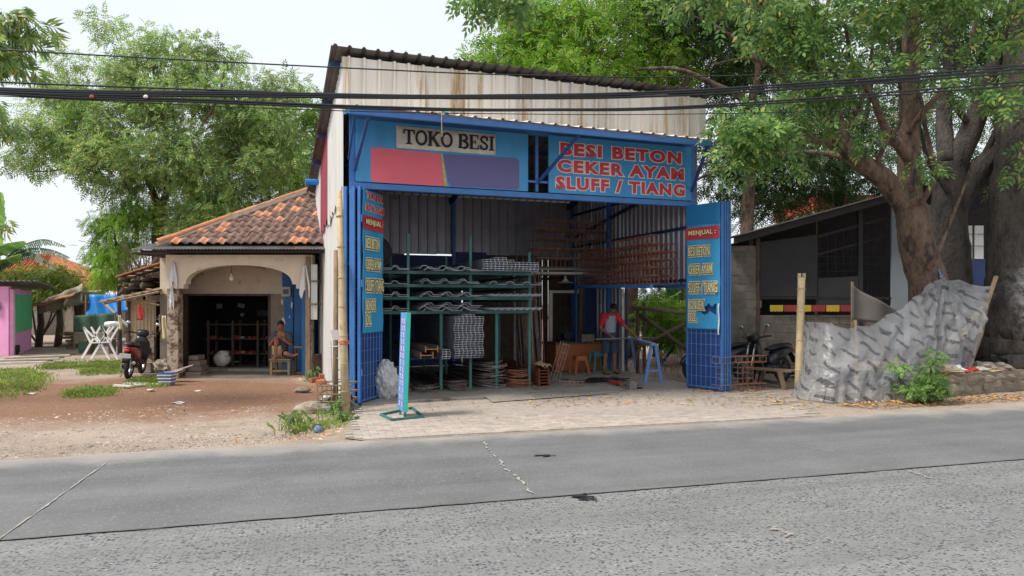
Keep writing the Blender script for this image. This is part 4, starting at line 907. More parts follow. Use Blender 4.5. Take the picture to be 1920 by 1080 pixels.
# desk, stools
dk = sthing('desk', 'brown plywood desk at the back of the shop', 'desk', 6.0, 3.75)
def wq(px, py, v): u, z = SV(px, py, v); return u
d0, d1 = wq(1042, 690, 3.6), wq(1128, 690, 3.6)
rp('front_panel', MB().box(d0, d1, 3.6, 3.63, FZ+.02, .72), 'brownply', dk); rp('side_panel', MB().box(d0, d0+.03, 3.63, 4.2, FZ+.02, .72), 'brownply', dk); rp('side_panel', MB().box(d1-.03, d1, 3.63, 4.2, FZ+.02, .72), 'brownply', dk)
rp('top', MB().box(d0-.03, d1+.03, 3.55, 4.25, .72, .755), 'wooddark', dk)
def stool(label, u, v, mt, hgt=.44):
    t = sthing('stool', label, 'stool', u, v, FZ)
    a, b = .13, .18
    rp('seat', MB().box(u-a, u+a, v-a, v+a, FZ+hgt-.025, FZ+hgt), mt, t)
    for sx in (-1, 1):
        for sy in (-1, 1): rp('leg', MB().beam((u+sx*b, v+sy*b, FZ), (u+sx*(a-.02), v+sy*(a-.02), FZ+hgt-.02), .045, .045), mt, t)
    for s_ in (-1, 1): rp('apron', MB().box(u-a+.01, u+a-.01, v+s_*(a-.015)-.006, v+s_*(a-.015)+.006, FZ+hgt-.11, FZ+hgt-.025), mt, t); rp('apron', MB().box(u+s_*(a-.015)-.006, u+s_*(a-.015)+.006, v-a+.01, v+a-.01, FZ+hgt-.11, FZ+hgt-.025), mt, t)
K['stoolbrown'] = mat('brown_plastic', C(172, 104, 62), .4, var=.1); K['stoolteal'] = mat('teal_plastic', C(70, 142, 140), .4, var=.12); K['benchblue'] = mat('pale_blue_paint', C(104, 140, 196), .5, var=.2, sc=8, col2=C(140, 150, 160), amt=.3, sc2=6)
u_, z_ = SV(1085, 703, 3.0); stool('small brown plastic stool in front of the desk', u_, 2.95, 'stoolbrown')
stool('teal plastic stool behind the standing worker', 6.35, 3.3, 'stoolteal', .5)
# things on the desk
mc = sthing('grinder', 'dark bench machine standing on the desk', 'machine', d0+.4, 3.85, .755)
rp('base', MB().box(d0+.25, d0+.5, 3.8, 4.0, .755, .8), 'plastic', mc); rp('body', MB().lathe([(0, -.14), (.08, -.14), (.1, -.05), (.1, .1), (.06, .16), (0, .16)], 14, (d0+.38, 3.9, .92), MX), 'plastic', mc); rp('wheel', MB().lathe([(0, 0), (.11, 0), (.11, .03), (0, .03)], 16, (d0+.38, 3.72, .92), MX), 'rubber', mc)
bx_ = sthing('tool_box', 'grey metal box at the right of the desk top', 'box', d0+.95, 3.9, .755); rp('case', MB().box(d0+.8, d0+1.15, 3.8, 4.05, .755, .93), 'rebar', bx_); rp('handle', MB().tube([(d0+.88, 3.92, .93), (d0+.9, 3.92, .98), (d0+1.05, 3.92, .98), (d0+1.07, 3.92, .93)], .01, 5), 'plastic', bx_)
# lamp with white shade
lm = sthing('pendant_lamp', 'white shaded lamp hanging over the desk', 'lamp', *(SV(1060, 530, 3.9)[0], 3.9, 2.0)); lu, lz_ = SV(1060, 530, 3.9)
rp('shade', MB().lathe([(.03, .1), (.05, .09), (.09, .03), (.22, 0), (.21, -.004)], 18, (lu, 3.9, lz_)), 'white', lm); rp('socket', MB().lathe([(0, .18), (.03, .17), (.03, .09)], 10, (lu, 3.9, lz_)), 'white', lm); rp('cord', MB().bar((lu, 3.9, lz_+.17), (lu, 3.95, 2.55), .006, 4), 'cable', lm)
# white door frame leaning behind the rack
df = sthing('door_frame', 'pale wooden door frame standing behind the leaning rebars', 'door frame', 5.3, 4.6)
e0, e1 = SV(1030, 600, 4.6)[0], SV(1085, 600, 4.6)[0]
rp('jamb', MB().box(e0, e0+.09, 4.6, 4.66, FZ, 2.05), 'dirtywhite', df); rp('jamb', MB().box(e1, e1+.05, 4.6, 4.66, FZ, 2.05), 'wooddark', df); rp('head', MB().box(e0+.09, e1, 4.6, 4.66, 1.98, 2.05), 'dirtywhite', df)
# trestle workbench
wb = sthing('trestle_bench', 'pale blue steel trestle workbench in front of the worker', 'workbench', 6.7, 1.9)
t0, t1 = Vector(toS(G(1225, 722))+(0,)), Vector(toS(G(1180, 697))+(0,)); 
rp('top_beam', MB().beam((t0.x-.05, t0.y-.1, .86), (t1.x, t1.y+.1, .86), .12, .05), 'benchblue', wb)
for c in (t0, t1):
    for sx in (-1, 1): rp('leg', MB().beam((c.x+sx*.2, c.y, FZ), (c.x+sx*.05, c.y, .84), .07, .03), 'benchblue', wb)
    rp('crossbar', MB().beam((c.x-.15, c.y, .3), (c.x+.15, c.y, .3), .04, .04), 'benchblue', wb)
# bars lying over the bench
for i in range(3):
    o = MB().bar((5.65+.05*i, 2.0+.12*i, .905), (7.4, 2.35+.1*i, .905), .009, 5).build('long_rebar', K['rebar'], None, 'S'); setp(o, 'rebar lying across the blue trestle workbench in front of the worker', 'steel bar', 'rebars on the bench')
# stirrup pile and bolt cutter
sp_ = sthing('stirrup_pile', 'low pile of dark wire stirrups on the floor by the worker', 'stirrups', 5.5, 1.35, FZ)
for i in range(46):
    c = (5.45+rnd.gauss(0, .28), 1.4+rnd.gauss(0, .16), FZ+.012+.05*rnd.random()); a = rnd.uniform(0, 3); w_ = .09; h_ = .06
    MB().tube([(c[0]+x*math.cos(a)-y*math.sin(a), c[1]+x*math.sin(a)+y*math.cos(a), c[2]+rnd.uniform(0, .012)) for x, y in ((-w_, -h_), (w_, -h_), (w_, h_), (-w_, h_), (-w_, -h_))], .008, 4).build('stirrup', K['plastic'], sp_, 'S')
K['toolred'] = mat('red_tool_paint', C(178, 60, 52), .5, var=.2)
bc = sthing('rebar_cutter', 'red and black rebar cutter lying at the shop threshold', 'tool', 5.05, .1, FZ)
c0 = Vector(toS(G(1142, 722))+(.09,)); c1 = Vector(toS(G(1185, 733))+(.09,))
rp('lever', MB().beam(c0, c0.lerp(c1, .55), .06, .05), 'toolred', bc); rp('lever', MB().beam(c0+Vector((.05, -.1, -.03)), c1+Vector((-.1, -.12, -.03)), .03, .03), 'rebar', bc)
rp('jaw', MB().obox(c1+Vector((0, 0, .03)), (.16, .1, .16)), 'rebar', bc); rp('base', MB().beam(c0.lerp(c1, .4)-UZ*.04, c1+Vector((.18, -.02, -.04)), .1, .03), 'plastic', bc)
# fans of bound rods in the side bay
for k, (px, py, n, sd_) in enumerate(((1238, 712, 20, .55), (1200, 700, 14, .45), (1270, 708, 10, .4))):
    c = G(px, py); t = thing('rod_fan', ('largest fan', 'rear fan', 'right-hand fan')[k]+' of splayed thin rods in the open side bay', 'rods', c)
    for i in range(n):
        a = 2*math.pi*i/n+rnd.uniform(-.1, .1); q = Vector((math.cos(a), math.sin(a)*.8, 0))*sd_*rnd.uniform(.6, 1.1)
        MB().tube([c+q+UZ*.012, c+q*.4+UZ*.42, c+q*-.05+UZ*.68], .0055, 4).build('rod', K['rust' if i % 3 else 'rebar'], t)
# poles crossing the open side bay, off the shop's right side
K['pole'] = mat('timber_pole', C(120, 106, 90), .9, var=.3, sc=4, bump=.3)
for (a, b, lb) in (((1188, 577), (1284, 587), 'upper weathered pole across the open side bay'), ((1200, 590), (1300, 665), 'dark pole slanting down across the open side bay'), ((1300, 600), (1195, 652), 'dark pole slanting up across the open side bay')):
    p, q = P(a[0], a[1], 17.0), P(b[0], b[1], 16.2)
    setp(MB().tube([p, p.lerp(q, .5)+UZ*.01, q], [.055, .05, .045], 8).build('timber_pole', K['pole' if a[1] == 577 else 'wooddark'], smooth=True), lb, 'pole')
for px in (1196, 1208, 1290): 
    c = P(px, 600, 17.0); setp(MB().bar((c.x, c.y, 0), (c.x, c.y+.02, 1.72 if px != 1196 else 1.62), .045, 8).build('timber_post', K['wooddark'], smooth=True), {1196: 'left post', 1208: 'middle post', 1290: 'right post'}[px]+' holding the poles of the side bay', 'post')
K['sackplastic'] = mat('sack_plastic', C(196, 196, 198), .35, var=.3, sc=6, bump=.8, bsc=12)
# white plastic sacks by the left gate
for i, (px, py, r) in enumerate(((722, 752, (.2, .18, .36)), (738, 748, (.22, .2, .2)))):
    c = G(px, py); setp(MB().blob((c.x, c.y+.12, r[2]*.9+.02), r, 22, 16, .13, i+3).build('plastic_sack', K['sackplastic'], smooth=False), ('tall', 'low')[i]+' crumpled plastic sack behind the left gate', 'sack')
# ================================================================ the tiled house left of the shop
HY = 15.8; hx = lambda px, d=HY: (px-960)/F*d; hz = lambda py, d=HY: CAMH+(HOR-py)/F*d
ho = thing('tiled_house', 'old plastered house with arched porch and patched tile roof', 'house', (-6.2, HY, 0))
def hp(name, mt, mb, **k): return mb.build(name, K[mt], ho, 'W', **k)
BYk = 17.3                                              # back wall of the porch
xl0, xl1, xr0, xr1 = hx(313), hx(334), hx(569), hx(584)
ztop, zsp, zcr = hz(478), hz(541), hz(497)
hp('pillar', 'flaked', MB().box(xl0, xl1, HY, HY+.24, 0, zsp+.02), bev=.012)
hp('pillar', 'flaked', MB().box(xr0+.04, xr1, HY, HY+.22, 0, zsp+.02), bev=.012)
# arched beam: upper edge straight, lower edge with steps and a flattened arch
lo_ = [(xl0-.02, zsp), (hx(345), zsp), (hx(345), hz(533)), (hx(349), hz(533))]
ax0, ax1 = hx(349), hx(548); acx, arx = (ax0+ax1)/2, (ax1-ax0)/2; az0 = hz(533)
arch = [(acx-arx*math.cos(a), az0+(zcr-az0)*math.sin(a)**.8) for a in np.linspace(0, math.pi, 25)]
lo_ += arch[1:-1]+[(hx(549), hz(533)), (hx(556), hz(533)), (hx(556), zsp), (xr1+.02, zsp)]
b = MB()
for (x0, z0), (x1, z1) in zip(lo_[:-1], lo_[1:]):
    if x1-x0 < 1e-6: 
        b.poly([(x0, HY-.02, z0), (x0, HY-.02, z1), (x0, HY+.22, z1), (x0, HY+.22, z0)]); continue
    b.poly([(x0, HY-.02, z0), (x1, HY-.02, z1), (x1, HY-.02, ztop), (x0, HY-.02, ztop)]); b.poly([(x1, HY+.22, z1), (x0, HY+.22, z0), (x0, HY+.22, ztop), (x1, HY+.22, ztop)])
    b.poly([(x0, HY-.02, z0), (x0, HY+.22, z0), (x1, HY+.22, z1), (x1, HY-.02, z1)])
b.poly([(xl0-.02, HY-.02, zsp), (xl0-.02, HY-.02, ztop), (xl0-.02, HY+.22, ztop), (xl0-.02, HY+.22, zsp)])
b.poly([(xr1+.02, HY-.02, zsp), (xr1+.02, HY+.22, zsp), (xr1+.02, HY+.22, ztop), (xr1+.02, HY-.02, ztop)])
hp('arched_beam', 'plaster', b)
# porch back wall with the big opening
ox0, ox1, oz0, oz1 = hx(345, BYk), hx(507, BYk), .1, hz(551, BYk)
hp('back_wall', 'plaster', MB().box(hx(300, BYk), hx(590, BYk), BYk, BYk+.15, oz1, 2.85))
hp('back_wall', 'plasterdark', MB().box(hx(300, BYk), ox0, BYk, BYk+.15, 0, oz1)); hp('back_wall', 'plasterdark', MB().box(ox1, hx(534, BYk), BYk, BYk+.15, 0, oz1))
hp('back_wall', 'bluewall', MB().box(hx(534, BYk), hx(590, BYk), BYk-.03, BYk+.15, 0, oz1)); hp('back_wall', 'bluewall', MB().box(hx(530, BYk), hx(590, BYk), BYk-.035, BYk, oz1, 2.6))
hp('opening_trim', 'wooddark', MB().box(ox0, ox0+.05, BYk-.02, BYk+.13, oz0, oz1).box(ox1-.05, ox1, BYk-.02, BYk+.13, oz0, oz1).box(ox0+.05, ox1-.05, BYk-.02, BYk+.13, oz1-.05, oz1))
hp('threshold', 'concrete', MB().box(ox0-.1, ox1+.1, BYk-.16, BYk+.2, 0, .1), bev=.01)
hp('side_wall', 'plasterdark', MB().beam((xl0+.06, HY+.2, 1.4), (hx(327, BYk), BYk+.05, 1.4), .1, 2.8)); hp('side_wall', 'bluewall', MB().box(hx(590, BYk)-.02, hx(590, BYk)+.12, HY+.5, BYk, 0, 2.8))
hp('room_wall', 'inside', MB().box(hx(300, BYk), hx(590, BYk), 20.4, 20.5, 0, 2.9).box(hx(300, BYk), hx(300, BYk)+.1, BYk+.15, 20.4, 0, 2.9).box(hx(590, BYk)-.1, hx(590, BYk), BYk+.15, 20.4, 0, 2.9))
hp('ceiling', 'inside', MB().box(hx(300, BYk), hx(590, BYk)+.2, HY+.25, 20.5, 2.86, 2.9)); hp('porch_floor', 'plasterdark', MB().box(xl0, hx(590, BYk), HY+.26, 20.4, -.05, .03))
K['flake'] = mat('white_patch', C(232, 230, 226), .9)
for i, (px, py, s_) in enumerate(((531, 604, .1), (547, 572, .06), (529, 566, .05), (543, 594, .03))):
    c = P(px, py, BYk-.04); q = random.Random(i)
    hp('plaster_flake', 'flake', MB().poly([(c.x+s_*.5*math.cos(a)*q.uniform(.6, 1.2), BYk-.038, c.z+s_*1.5*math.sin(a)*q.uniform(.6, 1.2)) for a in np.linspace(0, 6.28, 10)[:-1]]))
for i, (px, py, w_, h_) in enumerate(((345, 700, .36, .12), (348, 688, .3, .1), (343, 677, .28, .1), (340, 667, .22, .1))):
    c = G(345, 703); hp('step_block', 'stone', MB().box(hx(px-10), hx(px-10)+w_, HY+.3+.1*i, HY+.7+.1*i, .12*i, .12*i+.115), bev=.015)
# right side strip: wooden post and boards beside the shop wall
hp('timber_post', 'wood', MB().box(hx(575), hx(583), HY-.1, HY-.02, 0, 2.78)); hp('board', 'wallwhite', MB().box(hx(584), hx(596), HY-.06, HY-.03, 1.35, 2.6)); hp('shelf_board', 'wood', MB().box(hx(583), hx(597), HY-.1, HY+.2, 1.68, 1.72)); hp('shelf_board', 'wood', MB().box(hx(583), hx(597), HY-.1, HY+.2, 2.2, 2.24))
# roof: hip with tiles one by one, corrugated eave below
EY, EZ = 15.5, hz(466, 15.5); AP = Vector((hx(583, 18.0), 18.0, hz(362, 18.0))); LC = Vector((-8.0, EY+.1, EZ+.03)); slope = (AP.z-EZ)/(AP.y-EY)
RX = hx(594, 15.5)+.75
pr = wav(RX-.3+8.35, .075, .022, 5); hp('eave_sheet', 'zincdark', MB().sweep(pr, (-8.35, EY-.22, EZ-.03), (-8.35, EY+.45, EZ+.14), (1, 0, 0), (0, 0, 1)), solid=.003)
hp('fascia_board', 'eave', MB().box(-8.25, RX-.4, EY-.08, EY-.03, EZ-.1, EZ-.045))
hp('roof_deck', 'eave', MB().poly([(LC.x, LC.y, LC.z-.03), (RX, EY+.1, EZ), (RX, AP.y, AP.z-.06), (AP.x, AP.y, AP.z-.06)]).poly([(LC.x, LC.y, LC.z-.03), (AP.x, AP.y, AP.z-.06), (AP.x, 21.5, AP.z-.06), (LC.x, 21.5, LC.z-.03)]).poly([(LC.x, 21.5, LC.z-.03), (AP.x, 21.5, AP.z-.06), (RX, 21.5, AP.z-.06), (RX, 23.8, LC.z)]).poly([(AP.x, AP.y, AP.z-.06), (RX, AP.y, AP.z-.06), (RX, 21.5, AP.z-.06), (AP.x, 21.5, AP.z-.06)]))
tw, tl = .205, .29
def tile_mesh(mt):
    b = MB(); n = 7; xs = [tw*1.12*i/n for i in range(n+1)]; prof = [.028*math.sin(2*math.pi*(x/tw)-.6) for x in xs]
    for y, dz in ((-.02, .018), (tl, 0)): b.v += [(x, y, z+dz) for x, z in zip(xs, prof)]
    m = n+1; b.f = [(i, i+1, m+i+1, m+i) for i in range(n)]
    b.v += [(x, -.02, z+.018-.016) for x, z in zip(xs, prof)]; b.f += [(2*m+i, 2*m+i+1, i+1, i) for i in range(n)]
    return b.mesh('roof_tile', mt, True)
tmA, tmB = tile_mesh(K['tile']), tile_mesh(K['tilenew'])
ang = math.atan(slope); q = random.Random(77); rows = int((AP.y-EY-.1)/(tl*math.cos(ang)*.93))
for r in range(rows):
    y = EY+.12+r*tl*math.cos(ang)*.93; z = EZ+.06+(y-EY)*slope
    f = (y-LC.y)/(AP.y-LC.y); xleft = LC.x+(AP.x-LC.x)*max(0, f)+.06
    x = RX-tw
    while x > xleft:
        new = q.random() < (.2 if r > 1 else .12)
        put(tmB if new else tmA, 'roof_tile', ho, Matrix.Translation((x+q.uniform(-.008, .008), y+q.uniform(-.012, .012), z+q.uniform(-.006, .006))) @ Matrix.Rotation(ang+q.uniform(-.02, .02), 4, 'X') @ Matrix.Rotation(q.uniform(-.025, .025), 4, 'Z'))
        x -= tw
# hip capping
d = (AP-LC); n = 15; rm = MB().lathe([(.085, 0), (.085, .29)], 10).mesh('ridge_tile', K['ridge'], True)
hip = MB().tube([LC+UZ*.02, LC.lerp(AP, .5)+UZ*.03, AP+UZ*.02], [.1, .13, .13], 8); hp('hip_mortar', 'mortar', hip)
for i in range(n):
    p = LC.lerp(AP, (i+.1)/n)+UZ*.1; put(rm, 'ridge_tile', ho, Matrix.Translation(p+Vector((0, 0, q.uniform(-.006, .01)))) @ d.to_track_quat('Z', 'Y').to_matrix().to_4x4())
for i in range(5): put(rm, 'ridge_tile', ho, Matrix.Translation(AP+Vector((.27*i, 0, .08))) @ Matrix.Rotation(R(90), 4, 'Y'))
hp('ridge_mortar', 'mortar', MB().tube([AP, AP+Vector((1.3, 0, 0))], .12, 8))
# ---------------------------------------------------------------- things in and around the porch
lb = thing('bulb', 'white light bulb hanging in the porch arch', 'lamp', P(434, 522, 16.4)); c = P(434, 521, 16.4)
MB().lathe([(0, -.07), (.05, -.055), (.06, -.01), (.035, .04), (.02, .07), (.02, .1), (0, .1)], 12, c).build('glass', K['white'], lb, smooth=True); MB().bar(c+UZ*.1, (c.x, c.y, 2.84), .006, 4).build('cord', K['cable'], lb)
mt_ = thing('meter_box', 'grey electric meter box on the blue porch wall', 'meter', P(537, 552, BYk-.1)); c = P(537, 547, BYk-.08)
MB().box(c.x-.11, c.x+.11, BYk-.12, BYk-.036, c.z-.12, c.z+.12).build('case', K['dirtywhite'], mt_, bev=.01); MB().box(c.x-.07, c.x+.07, BYk-.128, BYk-.121, c.z-.06, c.z+.06).build('window', K['greyboard'], mt_); MB().bar((c.x+.16, BYk-.04, .1), (c.x+.16, BYk-.04, 2.8), .012, 5).build('conduit', K['cable'], mt_)
# display shelf in the dark room
sf = thing('display_shelf', 'rough timber shelf with small goods inside the dark room', 'shelf', (hx(445, 18.2), 18.2, .03)); sd0 = 18.2
sx = [hx(x, sd0) for x in (390, 436, 483)]; szs = [hz(y, sd0) for y in (634, 662, 607)]
for x in sx: MB().box(x-.03, x+.03, sd0, sd0+.05, .03, hz(601, sd0)).build('post', K['wooddark'], sf); MB().box(x-.03, x+.03, sd0+.5, sd0+.55, .03, hz(601, sd0)).build('post', K['wooddark'], sf)
for z in szs: MB().box(sx[0]-.1, sx[2]+.4, sd0+.051, sd0+.5, z-.04, z-.01).build('shelf_board', K['wooddark'], sf)
K['shoeA'] = mat('red_goods', C(206, 74, 62), .5, var=.2, rv=.2); K['shoeB'] = mat('pale_goods', C(216, 206, 200), .5, var=.2)
for zi, z in enumerate(szs[:2]):
    for i in range(22):
        x = sx[0]+.03+i*.075+rnd.uniform(-.015, .015); a = rnd.random(); w_, h_ = rnd.uniform(.025, .05), rnd.uniform(.03, .06)
        mb = MB().box(x, x+w_, sd0+.1, sd0+.25, z-.008, z+h_*.6).box(x, x+w_, sd0+.17, sd0+.25, z+h_*.6, z+h_)
        setp(mb.build('small_ware', K['shoeA' if a < .55 else ('shoeB' if a < .75 else 'plastic')], bev=.006), ('small ware on the middle board of the dark display shelf', 'small ware on the lower board of the dark display shelf')[zi], 'ware', f'wares on the shelf {zi}')
for px, py, w_, h_, ti in ((409, 574, .16, .14, 0), (450, 573, .2, .12, .5), (452, 590, .1, .1, .9), (492, 587, .38, .16, 0)):
    c = P(px, py, 20.3); Rm = Matrix.Rotation(ti*.4, 3, 'Y'); setp(MB().obox((c.x, 20.385, c.z), (w_, .012, h_), Rm).build('paper_notice', K['dirtywhite' if px != 492 else 'greyboard']), f'pale paper {"calendar square" if px==409 else "crumpled sheet" if px==450 else "torn slip" if px==452 else "grey card"} on the back wall of the dark room', 'paper')
# white sack in the doorway
c = P(412, 690, BYk+.1); sk = MB().blob((c.x, BYk+.25, .3), (.2, .17, .19), 16, 12, .13, 5); sk.blob((c.x+.04, BYk+.22, .43), (.14, .12, .09), 12, 8, .25, 6)
setp(sk.build('sack', K['dirtywhite'], smooth=True), 'bulging white sack in the doorway of the dark room', 'sack')
# hanging white cloths on both pillars
def cloth(label, px0, px1, py0, py1, d, tail):
    x0, x1, z1, z0 = hx(px0, d), hx(px1, d), hz(py0, d), hz(py1, d)
    def fn(a, b):
        wv = .02*math.sin(a*11+b*2); tz = 1-b
        return (x0+(x1-x0)*(.5+(a-.5)*(.35+.65*min(1, tz*1.4))), d-.03+wv, z0+(z1-z0)*b-(.1*math.sin(a*9) if b < .2 else 0))
    o = MB().grid(fn, 16, 14).build('hanging_cloth', K['cloth'], smooth=True, solid=.004); return setp(o, label, 'cloth')
cloth('white rag hanging on the left porch pillar', 318, 334, 492, 535, HY-.03, 1); cloth('white rag hanging at the right end of the arch', 562, 582, 497, 552, HY-.06, 1); cloth('narrow grey rag tail below the left white rag', 318, 328, 535, 575, HY-.03, 1)
# wooden chair with the seated man, side frame next to it
chx, chy = -5.41, 16.35; SEATZ = .42
cw = thing('wooden_chair', 'low worn wooden chair under the seated man', 'chair', (chx, chy, .03))
a, dpt = .23, .2
MB().box(chx-a-.02, chx+a+.02, chy-dpt-.02, chy+dpt+.02, SEATZ-.03, SEATZ).build('seat', K['wood'], cw, bev=.006)
for sx_ in (-1, 1):
    for sy in (-1, 1): MB().box(chx+sx_*(a-.025)-.028, chx+sx_*(a-.025)+.028, chy+sy*(dpt-.03)-.028, chy+sy*(dpt-.03)+.028, .03, SEATZ-.03).build('leg', K['wood'], cw, bev=.004)
for z in (.12, SEATZ-.07): MB().box(chx-a+.05, chx+a-.05, chy-dpt+.015, chy-dpt+.045, z, z+.04).build('rail', K['wood'], cw)
MB().beam((chx-.08, chy-.05, .06), (chx+.02, chy+.05, .34), .03, .04).build('loose_stick', K['wood'], cw)
fx = thing('side_stand', 'paint-flaked wooden frame standing beside the chair', 'frame', (chx+.45, 16.35, 0))
for x, m_ in ((chx+.3, 'wooddark'), (chx+.56, 'flaked')): MB().box(x-.03, x+.03, 16.33, 16.39, .0, .66).build('upright', K[m_], fx)
MB().box(chx+.27, chx+.59, 16.32, 16.4, .66, .71).build('top_rail', K['wood'], fx); MB().box(chx+.33, chx+.53, 16.34, 16.38, .05, .1).build('bottom_rail', K['wood'], fx); MB().box(chx+.26, chx+.3, 16.4, 16.9, .64, .7).build('arm', K['wood'], fx)
# stacked spare tiles and bricks by the shop wall
c = G(599, 706)
for i in range(16): setp(MB().obox((c.x+rnd.uniform(-.015, .015), c.y+rnd.uniform(-.01, .01), .018+i*.033), (.2, .24, .026), Matrix.Rotation(rnd.uniform(-.06, .06), 3, 'Z')).build('spare_tile', K['tile'], bev=.006), 'flat clay tile in the tall stack by the shop side wall', 'tile', 'spare tiles in the stack')
for i, (px, py) in enumerate(((602, 722), (607, 712), (590, 718))):
    c = G(px, py); setp(MB().obox((c.x, c.y, .06+.02*(i == 1)), (.2, .12, .1), Matrix.Rotation(.4*i, 3, 'Z')).build('brick', K['brick'], bev=.008), ('front', 'upper', 'left')[i]+' loose brick below the spare tile stack', 'brick')
# leaf litter stack of boards, basket and junk at the left pillar
bk = thing('plastic_basket', 'blue-grey plastic basket at the foot of the left pillar', 'basket', G(314, 722)); c = G(314, 722)
K['basket'] = mat('basket_plastic', C(112, 124, 168), .5, var=.2); 
MB().lathe([(.15, 0), (.2, .26), (.215, .27), (.2, .25), (.15, .02), (0, .02)], 4, c, Matrix.Rotation(R(45), 3, 'Z')).build('bin', K['basket'], bk); 
for z in (.07, .14, .21): MB().lathe([(.168+.18*z, z), (.173+.18*z, z+.01), (.171+.18*z, z+.02)], 4, c, Matrix.Rotation(R(45), 3, 'Z')).build('rib', K['white'], bk)
for i in range(7):
    c = G(285+i*5, 716); a = rnd.uniform(-.6, .6); setp(MB().beam((c.x, c.y+.1, .03+.03*i), (c.x+.5*math.cos(a), c.y+.1+.3*math.sin(a), .12+.04*i), .05, .02).build('scrap_board', K['wood' if i % 2 else 'dirtywhite']), 'scrap board in the pile left of the plastic basket', 'board', 'scrap boards by the left pillar')
c = G(297, 706); setp(MB().blob((c.x, c.y+.2, .22), (.22, .2, .16), 12, 8, .25, 8).build('grey_sack', K['tarpgrey']), 'dirty grey sack beside the left pillar', 'sack')
for i, (px, py) in enumerate(((230, 726), (255, 722), (275, 724))):
    c = G(px, py); setp(MB().obox((c.x, c.y, .03), (.5, .12, .03), Matrix.Rotation(.3*i-.3, 3, 'Z')).build('plank', K['dirtywhite']), ('left', 'middle', 'right')[i]+' pale plank lying in the weeds below the scooter', 'plank')
